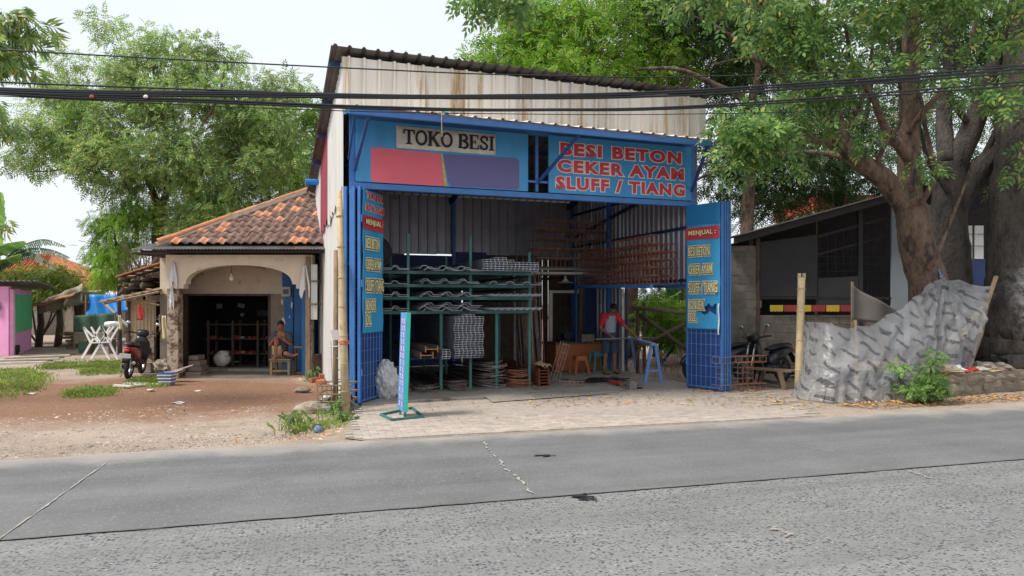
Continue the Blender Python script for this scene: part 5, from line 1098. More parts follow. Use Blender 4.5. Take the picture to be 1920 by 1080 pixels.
# ================================================================ yard and village on the left
def loft(mb, secs, n=10):
    """secs: (centre, right vector * half width, up vector * half height)"""
    b0 = len(mb.v)
    for c, r, u in secs:
        c, r, u = Vector(c), Vector(r), Vector(u)
        for k in range(n):
            a = 2*math.pi*k/n; ca, sa = math.cos(a), math.sin(a); e = .75
            mb.v.append(tuple(c+r*math.copysign(abs(ca)**e, ca)+u*math.copysign(abs(sa)**e, sa)))
    for i in range(len(secs)-1):
        for k in range(n): k2 = (k+1) % n; mb.f.append((b0+i*n+k, b0+i*n+k2, b0+i*n+n+k2, b0+i*n+n+k))
    mb.f.append(tuple(b0+k for k in range(n))[::-1]); mb.f.append(tuple(b0+(len(secs)-1)*n+k for k in range(n))); return mb
def scooter(label, foot, ang, col, lean=-.1, shield='plastic'):
    """x forward from the rear axle, standing on its side stand"""
    Mw = Matrix.Translation(foot) @ Matrix.Rotation(ang, 4, 'Z') @ Matrix.Rotation(lean, 4, 'X')
    t = bpy.data.objects.new('motor_scooter', None); COL.objects.link(t); t.matrix_world = Mw; TM[t.name] = Mw.copy(); setp(t, label, 'scooter')
    X, Y, Z = Vector((1, 0, 0)), Vector((0, 1, 0)), Vector((0, 0, 1))
    def bl(nm, mb, mt, par=None, sm=True): return mb.build(nm, K[mt] if isinstance(mt, str) else mt, par or t, 'L', smooth=sm)
    MY = Matrix.Rotation(R(90), 3, 'X')
    for x in (0, 1.25):
        tyre = MB().lathe([(.2, -.035), (.245, -.05), (.275, -.03), (.282, 0), (.275, .03), (.245, .05), (.2, .035)], 22, (x, 0, .282), MY)
        wo = bl('wheel', tyre, 'rubber'); rim = MB().lathe([(.2, -.03), (.19, 0), (.2, .03)], 20, (x, 0, .282), MY)
        for k in range(5): a = k*1.2566; rim.beam((x, 0, .282), (x+.19*math.cos(a), 0, .282+.19*math.sin(a)), .03, .02)
        rim.lathe([(0, -.06), (.05, -.06), (.05, .06), (0, .06)], 10, (x, 0, .282), MY); bl('rim', rim, 'chrome', wo, False)
    tail = loft(MB(), [((-.42, 0, .72), Y*.03, Z*.02), ((-.3, 0, .7), Y*.09, Z*.06), ((0, 0, .64), Y*.14, Z*.11), ((.3, 0, .55), Y*.15, Z*.15), ((.5, 0, .46), Y*.12, Z*.12)]); bl('tail_cowl', tail, col)
    bl('seat', loft(MB(), [((-.35, 0, .8), Y*.06, Z*.02), ((-.2, 0, .81), Y*.12, Z*.045), ((.1, 0, .79), Y*.14, Z*.055), ((.35, 0, .74), Y*.12, Z*.05), ((.5, 0, .73), Y*.07, Z*.03)]), 'plastic')
    bl('engine', loft(MB(), [((-.05, .1, .3), Y*.05, Z*.07), ((.1, .1, .3), Y*.08, Z*.1), ((.4, .06, .3), Y*.1, Z*.11), ((.55, .0, .33), Y*.06, Z*.06)]), 'plastic')
    mf = bl('muffler', loft(MB(), [((-.34, -.15, .4), Y*.055, Z*.065), ((-.05, -.15, .34), Y*.06, Z*.07), ((.1, -.14, .28), Y*.03, Z*.03), ((.45, -.08, .22), Y*.02, Z*.02)]), 'plastic'); bl('end_cap', MB().lathe([(0, 0), (.04, 0), (.045, .02)], 12, (-.355, -.15, .402), Matrix.Rotation(R(90), 3, 'Y')), 'chrome', mf)
    bl('floor_board', loft(MB(), [((.42, 0, .32), Y*.14, Z*.04), ((.7, 0, .31), Y*.16, Z*.035), ((.92, 0, .36), Y*.14, Z*.06)]), 'plastic')
    bl('leg_shield', loft(MB(), [((.9, 0, .35), Y*.15, X*.05), ((.95, 0, .55), Y*.2, X*.05), ((.93, 0, .78), Y*.18, X*.06), ((.9, 0, .92), Y*.1, X*.06)]), shield)
    bl('rear_mudguard', loft(MB(), [((-.3, 0, .64), Y*.07, Z*.03), ((-.42, 0, .52), Y*.07, X*.02), ((-.47, 0, .4), Y*.06, X*.012)]), 'plastic')
    bl('front_mudguard', MB().tube([(1.25+.32*math.cos(a), 0, .282+.32*math.sin(a)) for a in np.linspace(.3, 2.7, 10)], .055, 8), col)
    for s in (-1, 1): bl('fork', MB().bar((1.25, s*.08, .282), (.98, s*.07, .86), .022, 8), 'chrome')
    bl('handlebar_cowl', loft(MB(), [((.84, 0, .98), Y*.08, Z*.06), ((.93, 0, 1.0), Y*.15, Z*.09), ((1.02, 0, .97), Y*.11, Z*.07)]), 'plastic')
    hb = bl('handlebar', MB().tube([(.84, -.34, 1.02), (.9, -.2, 1.0), (.94, 0, .98), (.9, .2, 1.0), (.84, .34, 1.02)], .016, 8), 'plastic')
    for s in (-1, 1):
        bl('grip', MB().bar((.85, s*.22, 1.01), (.82, s*.36, 1.02), .022, 8), 'rubber', hb)
        mr = bl('mirror', MB().tube([(.88, s*.2, 1.02), (.9, s*.26, 1.12), (.9, s*.3, 1.2)], .007, 5), 'plastic'); bl('mirror_glass', MB().blob((.9, s*.32, 1.23), (.02, .06, .04), 10, 6, 0), 'chrome', mr)
    bl('tail_lamp', loft(MB(), [((-.4, 0, .68), Y*.06, Z*.03), ((-.45, 0, .67), Y*.05, Z*.025)]), 'toolred')
    bl('number_plate', MB().obox((-.485, 0, .56), (.01, .22, .1), Matrix.Rotation(R(-20), 3, 'Y')), 'white', None, False)
    bl('stand', MB().bar((.35, .12, .22), (.32, .24, .0), .012, 6), 'rebar')
    return t
K['scred'] = mat('scooter_red', C(140, 26, 40), .3, var=.1, bump=0, spec=.6); K['scblack'] = mat('scooter_black', C(36, 38, 46), .3, var=.1, bump=0, spec=.6)
scooter('red and black motor scooter with white plate parked left of the house', G(240, 712)+Vector((0, 0, .012)), R(106), K['scred'], .1)
# lean-to shed left of the porch
LD = 17.5; ln_ = thing('lean_to', 'patched lean-to shed of corrugated sheet beside the house', 'shed', P(268, 690, LD)*1.0 - UZ*0); ln_.location.z = 0; TM[ln_.name] = Matrix.Translation(ln_.location)
K['creamsheet'] = mat('cream_sheet', C(190, 172, 140), .7, var=.2, sc=3, col2=C(150, 120, 90), amt=.3)
def lp_(nm, mt, mb, **k): return mb.build(nm, K[mt], ln_, 'W', **k)
lx = lambda px: hx(px, LD); lz_ = lambda py: hz(py, LD)
lp_('wall_sheet', 'creamsheet', MB().sweep(wav(lx(292)-lx(243), .09, .03), (lx(243), LD, lz_(632)), (lx(243), LD, lz_(562)), (1, 0, 0), (0, 1, 0)), solid=.003)
lp_('lower_wall', 'flaked', MB().box(lx(243), lx(290), LD-.03, LD+.1, 0, lz_(630)))
lp_('plinth', 'plasterdark', MB().box(lx(240), lx(296), LD-.35, LD-.035, 0, .24)); lp_('vent', 'inside', MB().box(lx(268), lx(284), LD-.045, LD-.031, lz_(665), lz_(652)))
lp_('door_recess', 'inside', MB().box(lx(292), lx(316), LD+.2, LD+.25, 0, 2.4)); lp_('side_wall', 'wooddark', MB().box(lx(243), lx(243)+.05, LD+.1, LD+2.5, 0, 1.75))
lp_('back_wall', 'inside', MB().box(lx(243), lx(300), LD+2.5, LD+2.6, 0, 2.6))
for i in range(7):
    x0 = lx(213)+i*.2; p0 = Vector((x0, LD-.45+rnd.uniform(-.05, .05), lz_(566)+i*.045)); lp_('roof_board', 'wood', MB().beam(p0, p0+Vector((.06, 1.6, .25)), .21, .03))
lp_('eave_pole', 'wood', MB().bar((lx(215), LD-.45, lz_(569)), (lx(316), LD-.45, lz_(548)), .03, 6)); lp_('eave_pole', 'wood', MB().bar((lx(240), LD-.4, lz_(560)), (lx(314), LD-.4, lz_(572)), .025, 6))
lp_('eave_post', 'wooddark', MB().bar((lx(243), LD-.04, 0), (lx(243), LD-.04, lz_(560)), .03, 6))
for i in range(6):
    p0 = Vector((lx(232)+i*.22, LD+.1, lz_(520)+i*.07)); lp_('upper_roof_board', 'wooddark' if i % 2 else 'wood', MB().beam(p0, p0+Vector((.1, 1.9, .35)), .24, .03)); lp_('upper_roof_tile', 'ridge', MB().obox(p0+Vector((-.05, -.05, .05)), (.24, .3, .03), Matrix.Rotation(-.3, 3, 'Y')))
lp_('upper_post', 'wooddark', MB().bar((lx(262), LD+.2, 1.6), (lx(262), LD+.2, lz_(508)), .04, 6).bar((lx(305), LD+.2, 1.6), (lx(305), LD+.2, lz_(490)), .04, 6))
for i in range(26):
    c = P(rnd.uniform(236, 282), rnd.uniform(524, 552), LD+.25); setp(MB().bar((c.x, LD-.1+rnd.uniform(-.1, .1), c.z), (c.x+rnd.uniform(-.1, .1), LD+.75, c.z+rnd.uniform(-.03, .03)), rnd.uniform(.03, .055), 7).build('firewood_log', K['wooddark'], smooth=True), 'firewood log stored under the upper lean-to roof', 'log', 'firewood under the lean-to roof')
# washing
def hang(label, px, py0, py1, w_, mt, d):
    c = P(px, py0, d); h = (py1-py0)/F*d
    return setp(MB().grid(lambda a, b: (c.x+w_*(a-.5)*(1-.35*b)+.01*math.sin(b*6), d+.015*math.sin(a*8+b*3), c.z-h*(1-b)), 10, 8).build('hanging_garment', K[mt], smooth=True, solid=.01), label, 'clothing')
hang('red cloth hanging under the lean-to eave', 263, 572, 600, .2, 'toolred', LD-.4); hang('cream cloth hanging beside the left pillar', 308, 592, 638, .15, 'khaki', LD-.6); hang('brown cloth hanging behind the cream one', 301, 590, 622, .1, 'wood', LD-.5); hang('small cream rag hanging above the trestle', 225, 591, 618, .12, 'khaki', 20.0)
hg = thing('clothes_hanger', 'empty grey clothes hanger under the lean-to eave', 'hanger', P(284, 590, LD-.4)); c = P(284, 582, LD-.4)
MB().tube([c+Vector(p) for p in ((-.2, 0, -.22), (.2, 0, -.22), (0, 0, -.06), (-.2, 0, -.22))], .008, 5).build('frame', K['greyboard'], hg); MB().tube([c+Vector(p) for p in ((0, 0, -.06), (0, 0, .0), (.03, 0, .04), (.0, 0, .07))], .006, 5).build('hook', K['greyboard'], hg)
# white folding trestle with a pale bundle on it
TD = 21.0; tr = thing('folding_trestle', 'white folding lattice trestle on the grass', 'trestle', G(188, 675)); 
for dd in (0, .45):
    for a, b in (((153, 676), (188, 613)), ((171, 676), (206, 613)), ((206, 679), (171, 613)), ((187, 643), (157, 614)), ((221, 678), (190, 612)), ((170, 643), (157, 614)), ((188, 643), (213, 613)), ((205, 642), (222, 613)), ((208, 642), (190, 612))):
        p, q = P(a[0], a[1], TD+dd), P(b[0], b[1], TD+dd); p.z = max(p.z, .0); MB().beam(p, q, .05, .035, up=(0, 1, 0)).build('slat', K['white'], tr)
    MB().beam(P(170, 643, TD+dd-.04), P(208, 641, TD+dd-.04), .04, .03).build('rail', K['white'], tr)
for a in ((157, 614), (188, 612), (222, 613), (187, 643)): MB().bar(P(*a, TD-.02), P(*a, TD+.48), .02, 6).build('spacer', K['white'], tr)
c = P(211, 608, TD+.2); setp(MB().blob(c, (.24, .2, .09), 14, 8, .18, 3).blob(c+Vector((-.12, 0, -.02)), (.14, .14, .07), 10, 6, .2, 5).build('cloth_bundle', K['cloth'], smooth=True), 'white cloth bundle lying on the folding trestle', 'bundle')
# pink house
ph = thing('pink_house', 'pink painted house with a green wall panel at far left', 'house', G(10, 668)); a = G(22, 667); bq = G(56, 654); c2 = a+Vector((-6, 1.2, 0))
K['pinkdark'] = K['pink']
def wallq(nm, mt, p, q, z0, z1, th=.1): return MB().beam(Vector((p.x, p.y, (z0+z1)/2)), Vector((q.x, q.y, (z0+z1)/2)), th, z1-z0).build(nm, K[mt], ph)
wallq('wall', 'pink', a, bq, 0, 2.16); wallq('wall', 'pink', a+Vector((-.06, 0, 0)), c2, 0, 2.25)
e = (bq-a).normalized(); nrm = Vector((e.y, -e.x, 0)); wallq('green_panel', 'green', a+e*.3+nrm*.06, bq+nrm*.06-e*.05, .75, 2.0, .04); wallq('corner_strip', 'dirtywhite', a+e*.05+nrm*.05, a+e*.22+nrm*.05, .3, 2.0, .03)
MB().sweep(wav(7.2, .2, .05, 4), a+e*-.8+nrm*.3+Vector((-6.5, 1.2, 2.42)), bq+nrm*.35+e*.4+Vector((-6.5, 1.2, 2.25)), (.985, -.17, 0), (0, 0, 1)).build('roof_sheet', K['zincdark'], ph, solid=.01)
MB().box(a.x-.55, a.x-.35, a.y-.1, a.y-.04, 1.5, 1.75).build('vent', K['inside'], ph)
for i in range(6): c = G(30+12*i, 682-3*i); setp(MB().obox((c.x, c.y, .03), (1.5, .2, .05), Matrix.Rotation(.3+.1*i, 3, 'Z')).build('plank', K['wood' if i % 2 else 'dirtywhite']), 'weathered plank lying on the yard by the pink house', 'plank', 'planks by the pink house')
c = G(28, 664); pt = MB().lathe([(.12, 0), (.19, .1), (.2, .3), (.17, .32), (.15, .3), (0, .28)], 14, c+Vector((.15, -.3, 0))).build('clay_pot', K['rubber'], smooth=True); setp(pt, 'dark round pot at the foot of the pink wall', 'pot')
# tarp shelters
TS = 27.0; sx_ = lambda px: hx(px, TS); sz_ = lambda py: hz(py, TS)
ts = thing('tarp_shelter', 'ramshackle shelter roofed with old tarps behind the yard', 'shelter', Vector((sx_(130), TS, 0)))
def tp(nm, mt, mb, **k): return mb.build(nm, K[mt], ts, 'W', **k)
for px, dd in ((72, 0), (108, 0), (105, 1.2), (142, .3), (166, .3)): tp('post', 'wooddark', MB().tube([(sx_(px), TS+dd, 0), (sx_(px)+.1, TS+dd, .9), (sx_(px)+.05, TS+dd, sz_(572))], [.14, .12, .1], 7), smooth=True)
tp('roof_tarp', 'tarpgrey', MB().grid(lambda a, b: (sx_(66)+(sx_(165)-sx_(66))*a, TS-.4+2.5*b, sz_(572)+.55*a**1.5+.1*b-.14*math.sin(a*9)*math.sin(b*5)), 22, 8), smooth=True, solid=.01)
tp('edge_tarp', 'tilenew', MB().grid(lambda a, b: (sx_(66)+(sx_(155)-sx_(66))*a, TS-.45-.02*b, sz_(571)+.5*a**1.5-.12*b+.03*math.sin(a*12)), 20, 2), smooth=True, solid=.01)
tp('hanging_tarp', 'tarpgrey', MB().grid(lambda a, b: (sx_(82)+(sx_(166)-sx_(82))*a, TS-.3+.08*math.sin(a*17), sz_(588-18*a)+(.45+.35*a)*b), 20, 4), smooth=True, solid=.01)
tp('sheet_wall', 'zincdark', MB().sweep(wav(1.3, .12, .04, 4), (sx_(92), TS+1.6, .1), (sx_(92), TS+1.6, 1.7), (1, 0, 0), (0, 1, 0)), solid=.004); tp('brick_wall', 'brick', MB().box(sx_(118), sx_(150), TS+2.2, TS+2.3, 0, 1.9)); tp('block_wall', 'block', MB().box(sx_(104), sx_(118), TS+2.1, TS+2.2, 0, 1.7))
tp('dark_back', 'wooddark', MB().box(sx_(66), sx_(92), TS+2.4, TS+2.5, 0, 1.7))
bt = thing('blue_tarp', 'bright blue tarp slung over a frame behind the trestle', 'tarp', Vector((sx_(200), TS-1, 0))); 
MB().grid(lambda a, b: (hx(158+85*a, TS-1), TS-1+.3*b+.1*math.sin(a*15+b*3), hz(598-46*b+6*math.sin(a*5)*(1-b)-10*a*(1-b), TS-1)), 30, 10).build('sheet', K['tarpblue'], bt, smooth=True, solid=.008)
for px in (162, 238): MB().bar((hx(px, TS-.8), TS-.8, 0), (hx(px, TS-.8), TS-.8, hz(553, TS-.8)), .05, 6).build('pole', K['wood'], bt)
MB().bar(P(190, 563, TS-1.4), P(240, 612, TS-1.4), .05, 6).build('brace', K['dirtywhite'], bt)
nt_ = thing('net_fence', 'green and grey netting fence behind the trestle', 'fence', Vector((hx(178, 25), 25, 0))); 
MB().grid(lambda a, b: (hx(139+78*a, 25), 25+.06*math.sin(a*14), hz(622, 25)+(hz(592-6*a, 25)-hz(622, 25))*b), 20, 6).build('net', K['net'], nt_, smooth=True, solid=.006); MB().grid(lambda a, b: (hx(139+74*a, 24.95), 24.95, .25+(hz(622, 25)-.25)*b), 10, 4).build('lower_cloth', K['tarpgrey'], nt_, solid=.006)
for px in (139, 178, 216): MB().bar((hx(px, 25.05), 25.05, 0), (hx(px, 25.05), 25.05, hz(588, 25)), .03, 6).build('stake', K['wood'], nt_)
for i in range(10): c = G(rnd.uniform(108, 134), 655); setp(MB().bar((c.x, c.y, .07+.06*i), (c.x+1.0, c.y+.5, .1+.05*i), .05, 6).build('firewood_log', K['wood'], smooth=True), 'pale firewood log in the heap under the tarp shelter', 'log', 'firewood under the tarp shelter')
setp(MB().box(hx(150, 24), hx(166, 24), 23.9, 24.2, .0, .4).build('green_crate', K['net'], bev=.02), 'dark green crate below the netting fence', 'crate')
bh = thing('yard_bench', 'low timber bench below the netting fence', 'bench', Vector((hx(195, 23.5), 23.5, 0)))
MB().box(hx(165, 23.5), hx(215, 23.5), 23.3, 23.7, .45, .5).build('seat', K['wood'], bh)
for px in (168, 208): MB().box(hx(px, 23.5), hx(px, 23.5)+.12, 23.35, 23.6, 0, .45).build('leg', K['wooddark'], bh)
# far houses
def farhouse(label, px0, px1, py_eave, py_ridge, d, pk, mt):
    t = thing('far_house', label, 'house', Vector((hx((px0+px1)/2, d), d, 0))); x0, x1 = hx(px0, d), hx(px1, d); ze, zr = hz(py_eave, d), hz(py_ridge, d+3)
    MB().box(x0+.3, x1-.3, d+.4, d+6, 0, ze).build('wall', K['plasterdark'], t)
    b = MB(); xm = x0+(x1-x0)*pk; n = 26
    for i in range(n):
        a0, a1 = i/n, (i+1)/n; 
        for f0, f1, lift in ((a0, a1, .0),):
            y0, y1 = d+3*f0, d+3*f1; z0, z1 = ze+(zr-ze)*f0+.06, ze+(zr-ze)*f1
            l0, r0 = x0+(xm-x0)*f0*.9, x1+(xm-x1)*f0*.9; l1, r1 = x0+(xm-x0)*f1*.9, x1+(xm-x1)*f1*.9
            m = int((r0-l0)/.25)+2; pr = [(l0+(r0-l0)*k/(m*3), .045*math.sin(k/3*6.28)) for k in range(m*3+1)]; nb = len(b.v)
            b.v += [(x, y0, z0+o) for x, o in pr]+[(l1+(r1-l1)*k/(m*3), y1, z1+o) for k, (x, o) in enumerate(pr)]; w_ = len(pr); b.f += [(nb+k, nb+k+1, nb+w_+k+1, nb+w_+k) for k in range(w_-1)]
    b.poly([(x0, d, ze-.02), (x1, d, ze-.02), (xm+(x1-xm)*.1, d+3, zr-.03), (xm+(x0-xm)*.1, d+3, zr-.03)]).poly([(x1, d, ze-.02), (x1, d+7, ze-.02), (xm+(x1-xm)*.1, d+3.2, zr-.03), (xm+(x1-xm)*.1, d+3, zr-.03)])
    rf = b.build('roof', mt, t); MB().tube([(xm+(x0-xm)*.12, d+3, zr+.05), (xm+(x1-xm)*.12, d+3, zr+.05)], .14, 6).build('ridge_cap', K['ridge'], rf); return t
K['fartile'] = mat('far_orange_tile', C(206, 132, 92), .85, var=.35, sc=3, bump=.2, col2=C(150, 92, 70), amt=.4, sc2=1.2)
farhouse('far house with orange tile roof behind the hedge', -60, 75, 512, 476, 36, .6, K['fartile']); farhouse('far house with orange tile roof left of the bamboo', 100, 205, 548, 497, 33, .45, K['fartile'])
setp(MB().sweep(wav(3.0, .2, .06, 4), P(126, 556, 29), P(160, 546, 31.5), (1, .15, 0), (0, 0, 1)).build('roof_sheet', K['white'], solid=.02), 'white sheet roof between the blue tarp and the hedge', 'roof'); 
# ================================================================ right side: shed, plastic sheet, kerb
RY = 17.0
sd2 = thing('block_shed', 'dark concrete-block shed with a sloping sheet roof', 'shed', Vector((9.2, RY, 0)))
def q_(nm, mt, mb, **k): return mb.build(nm, K[mt], sd2, 'W', **k)
rx = lambda px: hx(px, RY); rz = lambda py: hz(py, RY)
bm = MB().box(-.19, .19, -.06, .06, -.092, .092).mesh('block', K['block'])
def blocks(x0, x1, z1):
    r = 0
    while .1+r*.2 < z1-.05:
        x = x0+.2-(.2 if r % 2 else 0)
        while x < x1+.05:
            if x > x0-.02 and x < x1+.02: put(bm, 'block', sd2, Matrix.Translation((x, RY+rnd.uniform(-.006, .006), .1+r*.2)) @ Matrix.Rotation(rnd.uniform(-.01, .01), 4, 'Z'))
            x += .4
        r += 1
blocks(rx(1366), rx(1415), 3.15); blocks(rx(1419), rx(1610), rz(590))
q_('mortar_bed', 'mortar', MB().box(rx(1362), rx(1418), RY-.05, RY+.05, 0, 3.12).box(rx(1418), rx(1940), RY-.048, RY+.05, 0, rz(591)))
q_('corner_post', 'wooddark', MB().box(rx(1416), rx(1423), RY-.08, RY+.06, 0, 3.3)); q_('middle_post', 'darkboard', MB().box(rx(1607), rx(1615), RY-.08, RY+.02, 0, 4.0)); q_('post', 'wooddark', MB().box(rx(1528), rx(1531), RY-.06, RY, 1.4, 3.8))
slp = (rz(372)-rz(452))/(rx(1660)-rx(1367))
zr_ = lambda x: rz(452)+slp*(x-rx(1367))
def plank(nm, mt, px0, px1, dz, h, y0, y1): x0, x1 = rx(px0), rx(px1); return q_(nm, mt, MB().poly([(x0, y0, zr_(x0)+dz), (x1, y0, zr_(x1)+dz), (x1, y0, zr_(x1)+dz+h), (x0, y0, zr_(x0)+dz+h)]).poly([(x0, y0, zr_(x0)+dz), (x0, y1, zr_(x0)+dz), (x1, y1, zr_(x1)+dz), (x1, y0, zr_(x1)+dz)]).poly([(x0, y0, zr_(x0)+dz+h), (x1, y0, zr_(x1)+dz+h), (x1, y1, zr_(x1)+dz+h), (x0, y1, zr_(x0)+dz+h)]))
plank('verge_board', 'eave', 1362, 2100, -.1, .16, RY-.55, RY-.5); plank('roof_sheet', 'zincdark', 1362, 2100, .07, .03, RY-.6, RY+5)
plank('soffit', 'eave', 1362, 2100, -.11, .02, RY-.5, RY+5)
plank('top_rail', 'eave', 1423, 2100, -.52, .07, RY-.06, RY); plank('top_rail', 'eave', 1423, 2100, -.95 , .05, RY-.05, RY)
q_('grey_board', 'darkboard', MB().poly([(rx(1423), RY-.085, rz(556)), (rx(1529), RY-.085, rz(556)), (rx(1529), RY-.085, rz(441)), (rx(1423), RY-.085, rz(455))]), solid=.02)
q_('lower_board', 'darkboard', MB().poly([(rx(1531), RY-.085, rz(572)), (rx(1606), RY-.085, rz(572)), (rx(1606), RY-.085, rz(518)), (rx(1531), RY-.085, rz(522))]), solid=.02)
K['paleboard'] = mat('pale_board', C(150, 158, 164), .8, var=.1, sc=2)
q_('pale_panel', 'paleboard', MB().box(rx(1667), rx(1757), RY-.12, RY-.06, .6, rz(385)))
for i in range(9): q_('screen_wire', 'cable', MB().bar((rx(1536+i*15), RY-.02, rz(572)), (rx(1536+i*15), RY-.02, zr_(rx(1536+i*15))-.5), .006, 4))
for i in range(8): q_('screen_wire', 'cable', MB().bar((rx(1531), RY-.03, rz(565-14*i)), (rx(1666), RY-.03, rz(565-14*i)), .006, 4))
q_('sill_rail', 'eave', MB().box(rx(1423), rx(1667), RY-.1, RY-.05, rz(561), rz(557)))
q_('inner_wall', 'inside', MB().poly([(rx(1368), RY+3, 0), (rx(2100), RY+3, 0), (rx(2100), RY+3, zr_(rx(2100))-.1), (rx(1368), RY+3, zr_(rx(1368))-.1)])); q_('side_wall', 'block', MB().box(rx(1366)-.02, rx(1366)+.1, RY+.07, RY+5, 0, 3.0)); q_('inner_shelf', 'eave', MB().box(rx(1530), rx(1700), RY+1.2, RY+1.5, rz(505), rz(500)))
q_('lower_dark_panel', 'panelblue', MB().box(rx(1790), rx(1860), RY-.1, RY-.05, rz(545), rz(486)))
for px, w_ in ((1803, 14), (1822, 16), (1846, 5)): q_('louvre_board', 'white', MB().box(rx(px), rx(px+w_), RY-.12, RY-.08, rz(486), rz(424)))
for py in (440, 462): q_('screen_wire', 'cable', MB().bar((rx(1795), RY-.14, rz(py)), (rx(1860), RY-.14, rz(py)), .008, 4))
# scalloped awning strip
K['awy'] = mat('yellow_valance', C(206, 176, 60), .7, var=.15); K['awr'] = mat('red_valance', C(160, 64, 64), .7, var=.15)
aw = thing('scalloped_valance', 'yellow and red scalloped valance strip on the shed', 'valance', Vector((rx(1517), RY-.12, rz(586))))
for i in range(6):
    x0, x1 = rx(1440+i*26.2), rx(1440+i*26.2+24.5); zt, zb = rz(572), rz(582); pts = [(x0, RY-.13, zt)]
    for k in range(4):
        for j in range(5): a = math.pi*j/5; c = x0+(x1-x0)*(k+.5)/4; r = (x1-x0)/8; pts.append((c-r*math.cos(a), RY-.13, zb-r*.8*math.sin(a)))
    pts += [(x1, RY-.13, zb), (x1, RY-.13, zt)]; MB().poly(pts).build('valance_segment', K['awy' if i % 2 == 0 else 'awr'], aw, solid=.006)
K['darknet'] = mat('dark_net', C(112, 108, 102), .8, var=.2, sc=3, bump=.2, bsc=8)
# loose grey net between post and tree
gn = MB().grid(lambda a, b: (hx(1597+95*a, 16), 16+.06*math.sin(a*9), hz(602+6*a, 16)+(hz(530+55*a**.8, 16)-hz(602+6*a, 16))*b), 14, 8).build('grey_net', K['darknet'], smooth=True, solid=.006); setp(gn, 'grey net drooping between shed post and tree', 'net')
for px in (1598, 1690): setp(MB().bar((hx(px, 16.05), 16.05, 0), (hx(px, 16.05), 16.05, hz(528 if px < 1600 else 580, 16)), .03, 6).build('net_stake', K['wood']), ('left' if px < 1600 else 'right')+' stake holding the drooping grey net', 'stake')
# house with a red band behind the shed
rb = thing('red_band_house', 'house with red and yellow band and white eave behind the shed', 'house', Vector((hx(1620, 25), 25, 0)))
K['redband'] = mat('red_band', C(176, 72, 60), .8, var=.25, sc=2); K['yelband'] = mat('yellow_band', C(196, 164, 70), .8, var=.25, sc=2)
x0, x1 = hx(1535, 25), hx(1800, 25)
MB().box(x0, x1, 25, 29, 0, hz(392, 25)).build('wall', K['plaster'], rb); MB().box(x0-.1, x1, 24.9, 29, hz(392, 25), hz(366, 25)).build('red_band', K['redband'], rb); MB().box(x0+1.5, x1, 24.87, 24.898, hz(386, 25), hz(372, 25)).build('yellow_band', K['yelband'], rb); MB().box(hx(1518, 25), hx(1590, 25), 24.5, 29, hz(362, 25), hz(352, 25)).build('eave_slab', K['white'], rb)
# black scooters behind the cages and bench
scooter('black motor scooter behind the rusty footing cages', P(1390, 690, 15.6)*1-UZ*0, R(200), K['scblack'], .08).location.z = 0
scooter('black motor scooter behind the low timber bench', P(1468, 690, 15.2)*1, R(215), K['scblack'], .08).location.z = 0
bn2 = thing('low_bench', 'low timber bench between rusty cages and plastic sheet', 'bench', G(1465, 728)); c0 = G(1432, 725); c1 = G(1478, 733)
zt = .36
MB().beam(c0+Vector((-.25, .35, zt)), c1+Vector((.25, .3, zt)), .34, .035).build('top', K['wood'], bn2)
for c, s in ((c0, .12), (c1, -.05)): MB().beam(c+Vector((0, .2, 0)), c+Vector((s, .3, zt)), .07, .07).build('leg', K['wood'], bn2); MB().beam(c+Vector((.1, .55, 0)), c+Vector((s, .45, zt)), .06, .06).build('leg', K['wooddark'], bn2)
MB().beam(c0+Vector((.05, .32, .1)), c1+Vector((0, .32, .1)), .04, .06).build('stretcher', K['wooddark'], bn2)
# bamboo pole, stake and sheet
p = P(1503, 522, 13.55); q2 = P(1497, 742, 13.0); q2.z = 0
bp = thing('bamboo_pole', 'thick notched bamboo pole at the left corner of the plastic sheet', 'pole', q2)
MB().tube([q2, q2.lerp(p, .33), q2.lerp(p, .66), p], [.075, .072, .07, .068], 12).build('culm', K['bamboo'], bp, smooth=True)
for s in (-1, 1): MB().beam(p+Vector((s*.045, 0, -.02)), p+Vector((s*.045, 0, .1)), .035, .08).build('notch_ear', K['bamboo'], bp)
for f in (.2, .45, .7, .9): MB().tube([q2.lerp(p, f), q2.lerp(p, f+.008)], .08, 12).build('node_ring', K['bamboo'], bp)
st0 = Vector((hx(1812, 13.4), 13.4, .36)); st1 = P(1868, 518, 13.6)
setp(MB().tube([st0, st0.lerp(st1, .4)+Vector((.03, 0, 0)), st0.lerp(st1, .7)+Vector((-.02, 0, 0)), st1], [.05, .055, .045, .04], 8).build('leaning_stake', K['wood'], smooth=True), 'rough branch stake leaning at the right end of the plastic sheet', 'stake')
setp(MB().bar(P(1603, 600, 12.9)*1, P(1606, 640, 12.9), .03, 7).tube([P(1606, 640, 12.9), Vector((hx(1606, 12.9), 12.9, 0))], .03, 7).build('prop_stick', K['bamboo']), 'short stick propping the middle of the plastic sheet', 'stick')
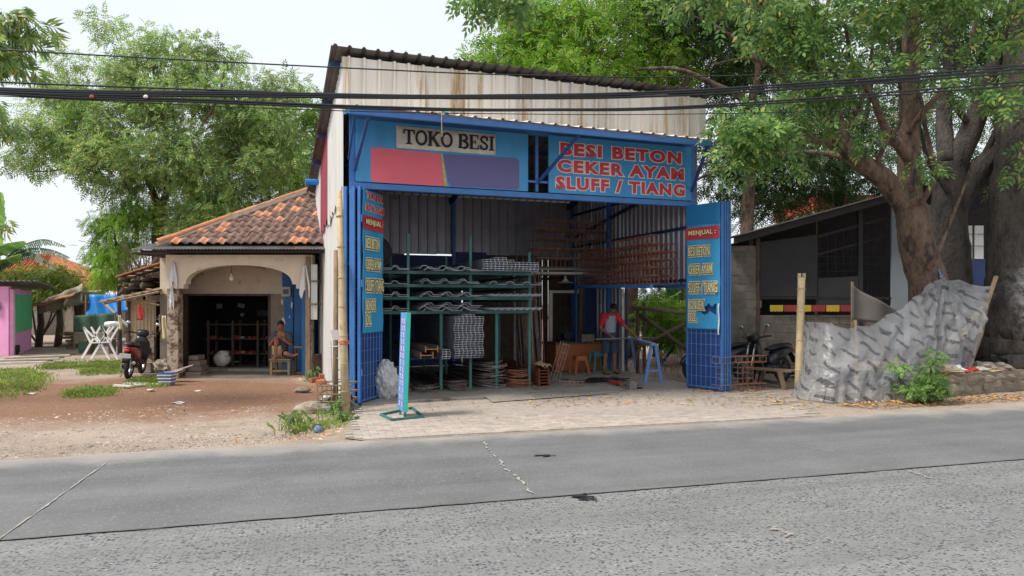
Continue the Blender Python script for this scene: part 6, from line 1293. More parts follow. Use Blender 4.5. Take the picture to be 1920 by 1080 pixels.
def tarpmat():
    m = bpy.data.materials.new('printed_plastic_sheet'); m.use_nodes = True; t = m.node_tree; n = t.nodes; n.clear(); lk = t.links.new
    out = n.new('ShaderNodeOutputMaterial'); pb = n.new('ShaderNodeBsdfPrincipled'); pb.inputs['Roughness'].default_value = .24; pb.inputs['Specular IOR Level'].default_value = .6
    uv = n.new('ShaderNodeUVMap'); rot = n.new('ShaderNodeMapping'); rot.inputs['Rotation'].default_value = (0, 0, R(32)); lk(uv.outputs[0], rot.inputs[0])
    dn0 = n.new('ShaderNodeTexNoise'); dn0.inputs['Scale'].default_value = 1.3; lk(uv.outputs[0], dn0.inputs['Vector']); ad0 = n.new('ShaderNodeVectorMath'); ad0.operation = 'MULTIPLY_ADD'; ad0.inputs[1].default_value = (.5, .5, 0); lk(dn0.outputs['Color'], ad0.inputs[0]); lk(rot.outputs[0], ad0.inputs[2])
    sp = n.new('ShaderNodeSeparateXYZ'); lk(ad0.outputs[0], sp.inputs[0])
    def M_(op, a, b=None, c=None):
        x = n.new('ShaderNodeMath'); x.operation = op
        for i, v in enumerate((a, b, c)):
            if v is None: continue
            if isinstance(v, (int, float)): x.inputs[i].default_value = v
            else: lk(v, x.inputs[i])
        return x.outputs[0]
    yv = M_('DIVIDE', sp.outputs[1], .25); row = M_('FLOOR', yv); fy = M_('ABSOLUTE', M_('SUBTRACT', M_('FRACT', yv), .5))
    xv = M_('ADD', M_('DIVIDE', sp.outputs[0], .52), M_('MULTIPLY', row, .37)); fx_ = M_('ABSOLUTE', M_('SUBTRACT', M_('FRACT', xv), .5))
    msk = M_('MULTIPLY', M_('LESS_THAN', fx_, .3), M_('LESS_THAN', fy, .13))
    ns = n.new('ShaderNodeTexNoise'); ns.inputs['Scale'].default_value = 30; ns.inputs['Detail'].default_value = 3; mp2 = n.new('ShaderNodeMapping'); mp2.inputs['Scale'].default_value = (2.2, .8, 1); lk(ad0.outputs[0], mp2.inputs[0]); lk(mp2.outputs[0], ns.inputs['Vector'])
    msk = M_('MULTIPLY', msk, M_('GREATER_THAN', ns.outputs['Fac'], .42)); msk = M_('MULTIPLY', msk, .88)
    geo = n.new('ShaderNodeNewGeometry'); dn = n.new('ShaderNodeTexNoise'); dn.inputs['Scale'].default_value = 2.2; dn.inputs['Detail'].default_value = 6; lk(geo.outputs['Position'], dn.inputs['Vector'])
    cr = n.new('ShaderNodeMapRange'); cr.inputs[1].default_value = .3; cr.inputs[2].default_value = .7; cr.inputs[3].default_value = .8; cr.inputs[4].default_value = 1.15; lk(dn.outputs['Fac'], cr.inputs[0])
    sc_ = n.new('ShaderNodeVectorMath'); sc_.operation = 'SCALE'; sc_.inputs[0].default_value = (.42, .425, .44); lk(cr.outputs[0], sc_.inputs['Scale'])
    mi = n.new('ShaderNodeMix'); mi.data_type = 'RGBA'; lk(msk, mi.inputs[0]); lk(sc_.outputs[0], mi.inputs[6]); mi.inputs[7].default_value = (.025, .025, .035, 1); lk(mi.outputs[2], pb.inputs['Base Color'])
    wn = n.new('ShaderNodeTexNoise'); wn.inputs['Scale'].default_value = 4; wn.inputs['Detail'].default_value = 6; lk(uv.outputs[0], wn.inputs['Vector']); bp_ = n.new('ShaderNodeBump'); bp_.inputs['Strength'].default_value = .9; bp_.inputs['Distance'].default_value = .1; lk(wn.outputs['Fac'], bp_.inputs['Height']); lk(bp_.outputs[0], pb.inputs['Normal'])
    tr_ = n.new('ShaderNodeBsdfTransparent'); tl_ = n.new('ShaderNodeBsdfTranslucent'); tl_.inputs[0].default_value = (.6, .6, .62, 1)
    m1 = n.new('ShaderNodeMixShader'); m1.inputs[0].default_value = .2; lk(pb.outputs[0], m1.inputs[1]); lk(tl_.outputs[0], m1.inputs[2])
    al = M_('MULTIPLY', M_('SUBTRACT', 1, msk), .42); m2 = n.new('ShaderNodeMixShader'); lk(al, m2.inputs[0]); lk(m1.outputs[0], m2.inputs[1]); lk(tr_.outputs[0], m2.inputs[2]); lk(m2.outputs[0], out.inputs[0]); return m
cols = [(P(1499, 604, 13.5), Vector((hx(1486, 13.2), 13.2, .02))), (P(1526, 604, 13.0), Vector((hx(1492, 12.5), 12.5, .02))), (P(1556, 606, 12.5), Vector((hx(1545, 12.05), 12.05, .015))), (P(1610, 611, 12.7), Vector((hx(1610, 12.0), 12.0, .015))), (P(1665, 590, 12.95), Vector((hx(1668, 12.15), 12.15, .015))),
        (P(1715, 556, 13.3), Vector((hx(1712, 12.4), 12.4, .05))), (P(1748, 527, 13.7), Vector((hx(1745, 12.75), 12.75, .22))), (P(1765, 520, 13.8), Vector((hx(1770, 12.95), 12.95, .38))), (P(1800, 524, 13.8), Vector((hx(1792, 13.2), 13.2, .5))), (P(1856, 536, 13.6), Vector((hx(1815, 13.35), 13.35, .42)))]
def crom(a, b, c, d, t): return .5*((2*b)+(c-a)*t+(2*a-5*b+4*c-d)*t*t+(3*b-a-3*c+d)*t*t*t)
NU, NV = 150, 46; nc = len(cols)-1; mb = MB(); uvs = []; su_ = 0; prev = None
knot = cols[7][0]
for i in range(NU+1):
    f = i/NU*nc; k = min(int(f), nc-1); t = f-k; g = lambda j: cols[max(0, min(nc, j))]
    T_ = crom(*[g(k+j)[0] for j in (-1, 0, 1, 2)], t); B_ = crom(*[g(k+j)[1] for j in (-1, 0, 1, 2)], t)
    mid = T_.lerp(B_, .5)
    if prev is not None: su_ += (mid-prev).length
    prev = mid
    for j in range(NV+1):
        v = j/NV; p = B_.lerp(T_, v); dk_ = (p-knot).length; an_ = math.atan2(p.z-knot.z, p.x-knot.x)
        wr = .05*math.sin(an_*26+1.2*math.sin(dk_*2))*math.exp(-dk_*.5)+.03*math.sin(f*3.5+v*3)*(1-v)+.018*math.sin(f*7-v*9+1.5*math.sin(v*5))+.006*math.sin(f*19+v*23)+.05*math.sin(math.pi*v)*math.sin(f*2.4+.8)
        wr += (.05*math.sin(f*15+2*math.sin(f*3))*(1-v)**4 if f < 3 else .03*math.sin(f*11+2*math.sin(f*2.3))*(1-v)**3)
        mb.v.append((p.x+wr*.35, p.y-wr-.14*math.sin(math.pi*v), max(.012, p.z-.05*math.sin(math.pi*(f % 1))*v*(f > 2.1)))); uvs.append((su_, v*(T_-B_).length))
for i in range(NU):
    for j in range(NV): a = i*(NV+1)+j; mb.f.append((a, a+NV+1, a+NV+2, a+1))
to = mb.build('plastic_sheet', tarpmat(), smooth=True); setp(to, 'printed grey translucent plastic sheet slung from tree to bamboo pole', 'plastic sheet')
ul = to.data.uv_layers.new(name='UVMap'); li = np.empty(len(to.data.loops), dtype=np.int32); to.data.loops.foreach_get('vertex_index', li); ul.data.foreach_set('uv', np.array(uvs)[li].ravel())
setp(MB().tube([knot+Vector((-.01, .0, .02)), knot+Vector((.0, .06, .12)), knot+Vector((-.04, .12, .2))], .014, 6).blob(knot+UZ*.02, (.03, .03, .035), 8, 6, .3, 2).build('tie_rope', K['paleblue']), 'blue rope knotting the plastic sheet to the tree', 'rope')
setp(MB().grid(lambda a, b: (hx(1775+80*a, 13.7)-.12*b*0, 13.75-.1*math.sin(a*6), hz(640-70*a, 13.7)-.2*b+.04*math.sin(a*9)), 14, 4).build('cream_cloth', K['khaki'], smooth=True, solid=.01), 'cream cloth twisted behind the right end of the plastic sheet', 'cloth')
# retaining kerb of rubble stones with rubbish on top
kb = thing('stone_kerb', 'rubble stone kerb holding the earth under the big trees', 'kerb', G(1850, 738)); ka, kb1 = G(1752, 746), G(1975, 728); e = (kb1-ka).normalized(); nn = Vector((-e.y, e.x, 0)); LK = 5.2
MB().beam(ka+nn*.16+UZ*.2, ka+e*LK+nn*.16+UZ*.2, .3, .4).build('core', K['stone'], kb)
q = random.Random(8)
for r, (z, h) in enumerate(((.1, .13), (.29, .12))):
    s_ = .08*r
    while s_ < LK-.1:
        w_ = q.uniform(.2, .5); c = ka+e*(s_+w_/2)+nn*(.06+q.uniform(-.02, .02))+UZ*(z+q.uniform(-.03, .03))
        mb = MB().blob((0, 0, 0), (w_*.56, .09, h*q.uniform(.8, 1.15)), 9, 6, .22, int(s_*100)+r); Mq = Matrix.Rotation(B+q.uniform(-.1, .1), 3, 'Z') @ Matrix.Rotation(q.uniform(-.2, .2), 3, 'Y')
        mb.v = [tuple(c+Mq @ Vector(v)) for v in mb.v]; mb.build('stone', K['stone'], kb); s_ += w_
bed = MB().grid(lambda a, b: (ka+e*(LK*a)+nn*(.2+3.6*b)+UZ*(.37+.04*math.sin(a*22)*math.sin(b*9)-.35*max(0, b-.75)*4)), 30, 14).build('raised_bed', K['earth'], smooth=True, kind='structure')
bits = [('plastic', (.16, .12, .1)), ('cloth', (.14, .1, .06)), ('bamboo', (.2, .14, .03)), ('toolred', (.1, .08, .04)), ('dirtywhite', (.13, .1, .07)), ('tarpgrey', (.15, .12, .08))]
for i in range(64):
    px = q.uniform(1762, 1918); c = G(px, q.uniform(692, 704), .4); c = ka+e*((c-ka).dot(e))+nn*q.uniform(.1, .7)+UZ*.4; m_, r = q.choice(bits); s = q.uniform(.6, 1.5)
    setp(MB().blob(c+UZ*r[2]*s*.7, tuple(x*s for x in r), 9, 6, .4, i).build('rubbish', K[m_]), 'crumpled piece of rubbish on the stone kerb under the trees', 'rubbish', 'rubbish on the stone kerb')
lp = [tuple(ka+e*q.uniform(.1, LK)+nn*abs(q.gauss(.1, .5))+UZ*.4) for _ in range(500)]
litter('fallen_leaves', lp, .045, K['dryleaf'], 'dry leaves among the rubbish on the stone kerb', 4)
# ---------------------------------------------------------------- verge things at the left shop corner
b0 = G(649, 778); b1 = P(636, 358, 11.2)
bp2 = thing('bamboo_post', 'tall pale bamboo post standing at the left shop corner', 'post', b0); MB().tube([b0, b0.lerp(b1, .35), b0.lerp(b1, .7), b1], [.062, .058, .052, .048], 10).build('culm', K['bamboo'], bp2, smooth=True)
for f in (.1, .22, .34, .47, .6, .74, .88): MB().tube([b0.lerp(b1, f), b0.lerp(b1, f+.004)], .066, 10).build('node_ring', K['bamboo'], bp2)
MB().blob(b0.lerp(b1, .315), (.08, .08, .05), 10, 6, .2, 3).build('binding', K['brick'], bp2)
c0 = G(629, 772); c1 = P(630, 470, 11.6); setp(MB().tube([c0, c0.lerp(c1, .5), c1], [.045, .042, .04], 8).build('bamboo_post', K['wood'], smooth=True), 'thin grey post behind the tall bamboo post', 'post')
tc_ = thing('wire_bin', 'wire rubbish cage hung on the bamboo posts', 'bin', P(630, 742, 11.2)); x0, x1, z0, z1 = hx(602, 11.2), hx(662, 11.2), hz(752, 11.2), hz(720, 11.2); y0, y1 = 11.0, 11.5
for z in (z0+.02, (z0+z1)/2, z1): MB().tube([(x0, y0, z), (x1, y0, z), (x1, y1, z), (x0, y1, z), (x0, y0, z)], .014, 5).build('hoop', K['wood'], tc_)
for i in range(8): x = x0+(x1-x0)*i/7; MB().bar((x, y0, z0), (x, y0, z1), .009, 4).build('wire', K['wood'], tc_)
for i in range(7): x = x0+(x1-x0)*i/6; MB().bar((x, y0, z0+.02), (x, y1, z0+.02), .005, 4).build('wire', K['rebar'], tc_)
MB().box(x0, x1, y0, y1, z0-.01, z0+.005).build('floor_board', K['wood'], tc_)
for i in range(7): c = Vector((x0+.07+.065*i, y0+.2+.1*(i % 3), z0+.05)); setp(MB().blob(c, (.06, .07, .045), 8, 5, .4, i).build('rubbish', K[('cloth', 'bamboo', 'plastic', 'dirtywhite')[i % 4]]), 'crumpled piece of rubbish in the wire bin', 'rubbish', 'rubbish in the wire bin')
c = P(632, 628, 11.15); setp(MB().grid(lambda a, b: (c.x-.07+.13*a-.04*b, c.y, c.z-.08+.16*b), 3, 3).build('tin_plate', K['zinc'], solid=.004), 'bent tin plate tied to the bamboo post', 'plate')
lrung = thing('wire_ladder', 'pale wire lattice tied between the bamboo posts', 'lattice', P(628, 700, 11.2))
for px in (620, 637): MB().bar(P(px, 640, 11.2), P(px+3, 718, 11.2), .01, 5).build('upright', K['dirtywhite'], lrung)
for py in (650, 672, 694, 712): MB().bar(P(617, py, 11.2), P(645, py-1, 11.2), .009, 5).build('rung', K['dirtywhite'], lrung)
for i, (px, py, r, m_) in enumerate(((588, 775, (.2, .13, .11), 'stone'), (610, 775, (.12, .1, .09), 'concrete'), (625, 765, (.14, .12, .1), 'concrete'), (567, 735, (.16, .1, .06), 'stone'), (597, 810, (.06, .06, .05), 'tarpblue'))):
    c = G(px, py); setp(MB().blob((c.x, c.y, r[2]*.7), r, 12, 8, .15, i).build('stone' if m_ != 'tarpblue' else 'plastic_ball', K[m_ if m_ != 'tarpblue' else 'basket']), ('large brown stone in the weeds by the paving corner', 'pale lump of concrete beside the bamboo post', 'concrete lump under the wire bin', 'flat stone at the edge of the dirt yard', 'small blue-grey ball in the brick chips')[i], 'stone' if m_ != 'tarpblue' else 'ball')
sl = G(590, 770); setp(MB().blob((sl.x+.1, sl.y+.3, .0), (.55, .45, .1), 16, 8, .1, 4).build('concrete_mound', K['concrete'], smooth=True), kind='structure')
# ---------------------------------------------------------------- overhead cables along the road
def cable(label, pts, r, grp=None):
    W = []
    for px, py in pts:
        dx = (px-960)/F; t = 9.25/(-dx*sB+cB); W.append(Vector((dx*t, t, CAMH+(HOR-py)/F*t)))
    path = []
    for i in range(len(W)-1):
        a, b, c, d = W[max(i-1, 0)], W[i], W[i+1], W[min(i+2, len(W)-1)]
        for k in range(8): path.append(crom(a, b, c, d, k/8))
    path.append(W[-1]); setp(MB().tube(path, r, 6).build('overhead_cable', K['cable'], smooth=True), label, 'cable', grp)
cable('topmost thin overhead cable crossing above the shop fascia', [(-700, 45), (0, 93), (640, 127), (1000, 141), (1400, 141), (2200, 110)], .009)
cable('thin overhead cable just above the thick bundle', [(-700, 118), (0, 154), (500, 172), (900, 185), (1400, 172), (2200, 105)], .011)
for i, (dy, dx) in enumerate(((0, 0), (3, 6), (7, 2))): cable(('upper', 'middle', 'lower')[i]+' of the three thick black overhead cables', [(-700, 128+dy), (0, 166+dy), (500, 174+dy), (900, 179+dy*.6), (1400, 163+dy*1.4), (2200, 100+dy*2)], .016, 'cables of the upper bundle')
for i, dy in enumerate((0, 4)): cable(('upper', 'lower')[i]+' of the paired overhead cables below the thick three', [(-700, 110+dy), (0, 172+dy), (400, 188+dy), (700, 200+dy), (1000, 205+dy*.5), (1400, 193+dy), (2200, 130+dy*2)], .014, 'cables of the lower bundle')
cable('lowest thin overhead cable', [(-700, 150), (0, 180), (500, 203), (900, 213), (1400, 212), (2200, 190)], .006)
for px, py, m_ in ((172, 181, 'brick'), (273, 181, 'white')):
    dx = (px-960)/F; t = 9.23/(-dx*sB+cB); setp(MB().blob((dx*t, t, CAMH+(HOR-py)/F*t), (.03, .02, .02), 8, 6, .1, 2).build('cable_clip', K[m_]), ('orange' if m_ == 'brick' else 'white')+' clip on the thick overhead cables', 'clip')
# ================================================================ trees and plants
def fastmesh(name, V, Q, mt):
    m = bpy.data.meshes.new(name); nv, nf = len(V), len(Q); k = Q.shape[1]
    m.vertices.add(nv); m.vertices.foreach_set('co', V.astype(np.float32).ravel()); m.loops.add(nf*k); m.loops.foreach_set('vertex_index', Q.astype(np.int32).ravel())
    m.polygons.add(nf); m.polygons.foreach_set('loop_start', np.arange(0, nf*k, k, dtype=np.int32)); m.polygons.foreach_set('loop_total', np.full(nf, k, dtype=np.int32))
    m.materials.append(mt); m.update(calc_edges=True); return m
def spray(pairs, ll, lw, rl, droop=.25, spread=62, terminal=True):
    """pinnate spray along +x; each leaflet a folded diamond"""
    V = []; rows = []
    for i in range(pairs):
        f = (i+.6)/pairs; x = rl*f; z = -droop*rl*f*f; sc_ = (.7+.5*math.sin(math.pi*min(1, f*.85+.1)))
        for s in (-1, 1): rows.append((x, z, s*R(spread-12*f), sc_))
    if terminal: rows.append((rl, -droop*rl, 0, 1.05))
    for x, z, a, sc_ in rows:
        c, s = math.cos(a), math.sin(a); L_, W_ = ll*sc_, lw*sc_
        for (l, w_, h) in ((0, 0, 0), (.45, -.5, -.06), (1, 0, -.22), (.45, .5, -.06)):
            lx_, ly = l*L_, w_*W_; V.append((x+lx_*c-ly*s, lx_*s+ly*c, z+h*L_+.04*L_*(l == .45)))
    V = np.array(V); return V, np.arange(len(V)).reshape(-1, 4)
def scatter(tpl, pos, dirs, scale, rs, roll=.6):
    V, Q = tpl; n = len(pos); d = dirs/np.linalg.norm(dirs, axis=1)[:, None]
    up = np.tile(np.array([0, 0, 1.]), (n, 1))+rs.normal(0, roll, (n, 3)); y = np.cross(up, d); y /= np.linalg.norm(y, axis=1)[:, None]+1e-9; z = np.cross(d, y)
    M3 = np.stack([d, y, z], 2)*scale[:, None, None]
    W = np.einsum('nij,mj->nmi', M3, V)+pos[:, None, :]; m = len(V)
    return W.reshape(-1, 3), (Q[None]+(np.arange(n)*m)[:, None, None]).reshape(-1, Q.shape[1])
def smooth_path(pts, r0, r1, seg=6, jit=.0, q=rnd):
    pts = [Vector(p) for p in pts]; out = []; n = len(pts)
    for i in range(n-1):
        for k in range(seg):
            p = crom(pts[max(i-1, 0)], pts[i], pts[i+1], pts[min(i+2, n-1)], k/seg); out.append(p+Vector((q.uniform(-jit, jit), q.uniform(-jit, jit), q.uniform(-jit, jit)*.5))*(1 if out else 0))
    out.append(pts[-1]); m = len(out)-1; return out, [r0+(r1-r0)*(i/m)**.85 for i in range(m+1)]
def tree(name, label, base, limbs, blobs, lmat, bark, tpl, nspray, cr, seed, tr=.02, group=None, scale=(.75, 1.25), down=.35, cat='tree', shell=.45):
    """limbs: (points, r0, r1); blobs: (centre, radii, clumps). Twigs grow from the nearest wood to each leaf clump."""
    rs = np.random.RandomState(seed); q = random.Random(seed); t = thing(name, label, cat, (base[0], base[1], 0), 0, group)
    tb = MB(); nodes = []; nr = []
    for pts, r0, r1 in limbs:
        pp, rr = smooth_path(pts, r0, r1, 6, r1*.06, q); tb.tube(pp, rr, 10 if r0 > .12 else 7); nodes += [p[:] for p in pp]; nr += rr
    if tb.v: tb.build('trunk', K[bark], t, smooth=True)
    cl = []
    for c, rad, n in blobs:
        c = np.array(c); rad = np.array(rad if isinstance(rad, (tuple, list)) else (rad,)*3)
        d = rs.normal(0, 1, (n, 3)); d /= np.linalg.norm(d, axis=1)[:, None]; r = rs.uniform(shell**3, 1, n)**(1/3); cl.append(c+d*rad*r[:, None])
    cl = np.concatenate(cl); N = np.array(nodes); NR = np.array(nr)
    d0 = np.array([np.min(np.linalg.norm(N-c, axis=1)) for c in cl]); order = np.argsort(d0); tw = MB(); pos, dr = [], []
    for ci in order:
        c = cl[ci]; dd = np.linalg.norm(N-c, axis=1)*(1+.0*NR); k = int(np.argmin(dd+.6*(N[:, 2] > c[2]+.3))); p0 = N[k]; L_ = dd[k]
        if L_ > .05:
            mid = (p0+c)/2+np.array([q.gauss(0, .07), q.gauss(0, .07), .1*q.random()])*L_; r0 = max(.006, min(NR[k]*.6, tr*(.5+L_*.5))); m = 5
            pts = [tuple((1-s)**2*p0+2*s*(1-s)*mid+s*s*c) for s in np.linspace(0, 1, m)]; rr = [r0*(1-.75*s) for s in np.linspace(0, 1, m)]
            tw.tube(pts, rr, 5, False); N = np.vstack([N, np.array(pts[1:])]); NR = np.concatenate([NR, rr[1:]])
        n = max(3, int(nspray*rs.uniform(.6, 1.4))); o = rs.normal(0, 1, (n, 3)); o /= np.linalg.norm(o, axis=1)[:, None]; o *= (cr*rs.uniform(.25, 1, n)**.6)[:, None]*np.array([1, 1, .62]); pos.append(c+o); u = o/cr+rs.normal(0, .35, (n, 3)); u[:, 2] -= down; dr.append(u)
    if tw.v: tw.build('twigs', K['twig'], t, kind='stuff')
    pos = np.concatenate(pos); dr = np.concatenate(dr); sc_ = rs.uniform(scale[0], scale[1], len(pos))
    V, Q = scatter(tpl, pos, dr, sc_, rs); V = V-np.array([base[0], base[1], 0]); m = fastmesh('crown', V, Q, K[lmat]); o = bpy.data.objects.new('crown', m); COL.objects.link(o); o.parent = t; TM[o.name] = tm(t); o['kind'] = 'stuff'
    return t
def PB(px, py, d, rpx, rpy, rd, n): c = P(px, py, d); return ((c.x, c.y, c.z), (rpx/F*d, rd, rpy/F*d), n)
tplA = spray(4, .1, .042, .26, .3); tplC = spray(3, .12, .055, .24, .35); tplF = spray(5, .07, .03, .24, .2); tplM = spray(3, .2, .04, .12, .5, 50)
# --- tall tree over the tiled house
D = 24.0
def lp3(pts, d=D): return [P(a, b, d+(c if c else 0)) for a, b, c in pts]
base = P(296, 566, D); base.z = 0
tree('tall_tree', 'tall broad tree with feathery leaves behind the tiled house', base,
     [([base]+lp3([(297, 500, 0), (296, 440, 0), (299, 392, 0)]), .24, .19), (lp3([(299, 400, 0), (288, 362, 0), (276, 338, .2), (262, 300, .5), (240, 250, .8), (200, 210, 1)]), .13, .035), (lp3([(299, 398, 0), (312, 362, 0), (318, 320, -.3), (312, 270, -.6), (300, 200, -.6), (285, 120, -.3)]), .15, .03),
      (lp3([(312, 365, 0), (345, 340, .4), (390, 315, .8), (440, 280, 1), (500, 250, 1.2)]), .12, .03), (lp3([(276, 338, 0), (230, 318, -.8), (170, 310, -1), (100, 320, -1.2), (50, 322, -1.2)]), .07, .015), (lp3([(318, 320, 0), (370, 250, -1), (410, 180, -1), (420, 130, -1)]), .07, .02), (lp3([(240, 250, .8), (170, 200, .5), (100, 170, .3)]), .06, .015)],
     [PB(290, 150, D, 130, 50, 1.6, 34), PB(200, 210, D, 130, 60, 1.7, 38), PB(380, 210, D, 150, 70, 2, 48), PB(130, 262, D-.5, 95, 40, 1.4, 26), PB(270, 290, D-1.2, 130, 55, 1.4, 40), PB(420, 300, D-.5, 130, 70, 1.8, 48), PB(500, 240, D+.5, 70, 70, 1.5, 22), PB(60, 300, D-1, 30, 16, .8, 5), PB(240, 345, D-.5, 55, 28, 1, 10), PB(400, 400, D-.6, 80, 45, 1.2, 22),
      PB(197, 62, D, 16, 22, .5, 3), PB(297, 72, D, 28, 18, .6, 5), PB(367, 90, D, 16, 14, .5, 3), PB(420, 105, D, 20, 18, .5, 3), PB(125, 110, D, 16, 10, .5, 2), PB(90, 160, D, 40, 14, .6, 5), PB(520, 160, D, 40, 16, .6, 6)],
     'leafA', 'bark', tplA, 46, .64, 21, tr=.03, down=.3)
# --- the trees behind it
D2 = 28.0
def stand(name, label, px, d, hpx, blobs, lm, seed, ns=30, cr=.8, tp=tplA, grp=None, r=.2):
    b = P(px, 566, d); b.z = 0; top = P(px, hpx, d); return tree(name, label, b, [([b, b.lerp(top, .5)+Vector((.1, 0, 0)), top], r, .06)], blobs, lm, 'barkdark', tp, ns, cr, seed, tr=.03, group=grp)
stand('dark_tree', 'dark dense tree right of the tall tree, rising behind the tiled roof', 500, 29, 250, [PB(480, 300, 29, 110, 90, 2, 60), PB(560, 330, 28.5, 60, 90, 1.6, 34), PB(430, 400, 28, 90, 45, 1.6, 34), PB(340, 420, 28.5, 70, 40, 1.4, 22)], 'leafB', 31, 34, .85)
stand('bright_tree', 'bright green tree touching the left shop wall', 600, 26, 260, [PB(575, 240, 26, 38, 50, 1.3, 16), PB(560, 340, 26, 45, 50, 1.3, 14), PB(590, 200, 26, 26, 22, .9, 7)], 'leafD', 32, 30, .6)
tree('feathery_bush', 'light green feathery bush left of the tall trunk', P(225, 566, 23), [([Vector((P(225, 566, 23).x, 23, 0)), P(222, 500, 23), P(215, 440, 23)], .08, .03)], [PB(225, 430, 23, 48, 55, 1.0, 34), PB(215, 500, 23, 34, 40, .9, 22), PB(250, 400, 23, 35, 25, .8, 12), PB(190, 470, 23, 16, 30, .6, 6)], 'leafD', 'barkdark', tplF, 30, .42, 33, tr=.012, cat='bush', down=.8)
db = thing('bare_bush', 'leafless twiggy bush above the lean-to roof', 'bush', Vector((hx(262, 20), 20, 0)))
tb = MB(); q = random.Random(4)
for i in range(70):
    p0 = P(262+q.uniform(-10, 14), 540, 20)+Vector((0, q.uniform(-.4, .4), 0)); p1 = P(262+q.uniform(-42, 50), 440+q.uniform(0, 70), 20)+Vector((0, q.uniform(-.7, .7), 0)); tb.tube([p0, p0.lerp(p1, .5)+Vector((0, 0, .12)), p1], [.018, .012, .004], 4, False)
for i in range(5): p0 = P(262+q.uniform(-8, 8), 540, 20); tb.tube([(p0.x, p0.y, 0), p0], [.04, .03], 5, False)
tb.build('twigs', K['twig'], db, kind='stuff')
# --- hedge and banana at far left
def bush(name, label, base, blobs, lm, tp, ns, cr, seed, cat='bush', group=None):
    b = Vector(base); b.z = 0; q = random.Random(seed); lim = [([b, Vector((c[0], c[1], c[2]*.6)), Vector(c)], .05, .015) for c, r, n in blobs]; return tree(name, label, b, lim, blobs, lm, 'barkdark', tp, ns, cr, seed, tr=.01, cat=cat, group=group)
bush('hedge_bush', 'leafy yellow-green bush behind the pink house', P(70, 600, 29), [PB(60, 525, 29, 70, 24, 1, 40), PB(110, 530, 29, 45, 28, 1, 28), PB(20, 520, 29, 40, 26, 1, 20), PB(95, 560, 28.5, 40, 14, .8, 12), PB(30, 545, 29, 50, 16, 1, 16)], 'leafE', tplF, 34, .5, 41)
bn3 = thing('banana_plant', 'banana plant with torn drooping leaves at far left', 'plant', Vector((hx(-25, 27), 27, 0))); K['banana'] = leafmat('banana_leaf', [C(124, 164, 80), C(140, 178, 96), C(110, 150, 78)], .4, .4); K['bananaold'] = leafmat('banana_leaf_old', [C(104, 128, 104), C(122, 142, 118), C(94, 118, 96)], .3, .5)
bs = Vector((hx(-25, 27), 27, 0)); top = P(-12, 510, 27); MB().tube([bs, bs.lerp(top, .5), top], [.16, .14, .09], 10).build('stem', K['net'], bn3, smooth=True)
def banana_leaf(pts, wd, mt, torn, seed):
    q = random.Random(seed); pp, _ = smooth_path(pts, 1, 1, 10); n = len(pp); mb = MB().tube(pp, [.03*(1-.8*i/n) for i in range(n)], 5)
    for i in range(n-1):
        t = i/(n-1); w_ = wd*math.sin(math.pi*min(1, .12+t*.86))**.7; d = (pp[i+1]-pp[i])
        for s in (-1, 1):
            if torn and q.random() < .12: continue
            side = d.cross(UZ).normalized()*s; drp = (1.0 if torn else .45); o = (side*(1-drp*.6)-UZ*drp*(.8 if s < 0 or torn else .3)).normalized()*w_*q.uniform(.75, 1.05); g = .12 if torn else 0
            mb.poly([pp[i]+d*g, pp[i+1]-d*g, pp[i+1]-d*g*1.5+o, pp[i]+d*g*1.5+o])
    mb.build('leaf', K[mt], bn3)
banana_leaf([top, P(18, 478, 27), P(50, 457, 27), P(85, 449, 26.8), P(122, 461, 26.6)], .34, 'bananaold', True, 1); banana_leaf([top, P(20, 482, 27), P(55, 466, 27), P(95, 468, 26.8), P(130, 482, 26.6)], .36, 'bananaold', True, 2)
banana_leaf([top, P(20, 487, 27), P(55, 474, 26.8), P(85, 488, 26.5), P(104, 505, 26.3)], .3, 'bananaold', True, 3); banana_leaf([P(-30, 480, 27), P(-5, 466, 26.8), P(20, 456, 26.6), P(45, 452, 26.5)], .55, 'banana', False, 4); banana_leaf([top, P(-10, 450, 27), P(-2, 400, 27), P(2, 360, 27)], .5, 'banana', False, 5); banana_leaf([top, P(-5, 490, 26.8), P(15, 486, 26.5), P(38, 476, 26.3)], .4, 'banana', False, 6)
# --- long-leaved tree reaching in from the left
D4 = 11.0; b4 = Vector((hx(-330, D4), D4+.5, 0))
tree('mango_tree', 'long-leaved tree reaching in at the top left corner', b4, [([b4, P(-320, 420, D4+.5), P(-300, 250, D4+.5), P(-240, 120, D4+.3)], .2, .1), ([P(-300, 260, D4+.5), P(-180, 170, D4), P(-60, 110, D4), P(25, 60, D4)], .07, .015), ([P(-180, 170, D4), P(-60, 200, D4), P(-15, 230, D4)], .04, .012), ([P(-240, 120, D4+.3), P(-150, 40, D4), P(-40, 0, D4)], .07, .02)],
     [PB(10, 40, D4, 40, 34, .5, 9), PB(14, 110, D4, 36, 26, .5, 7), PB(-10, 75, D4, 30, 50, .6, 8), PB(-22, 200, D4, 18, 18, .3, 3), PB(-140, 80, D4, 100, 80, 1, 26), PB(-14, 235, D4, 10, 10, .3, 2), PB(-10, 400, D4, 6, 12, .2, 1)], 'leafA', 'bark', tplM, 9, .32, 51, tr=.012, down=.9)
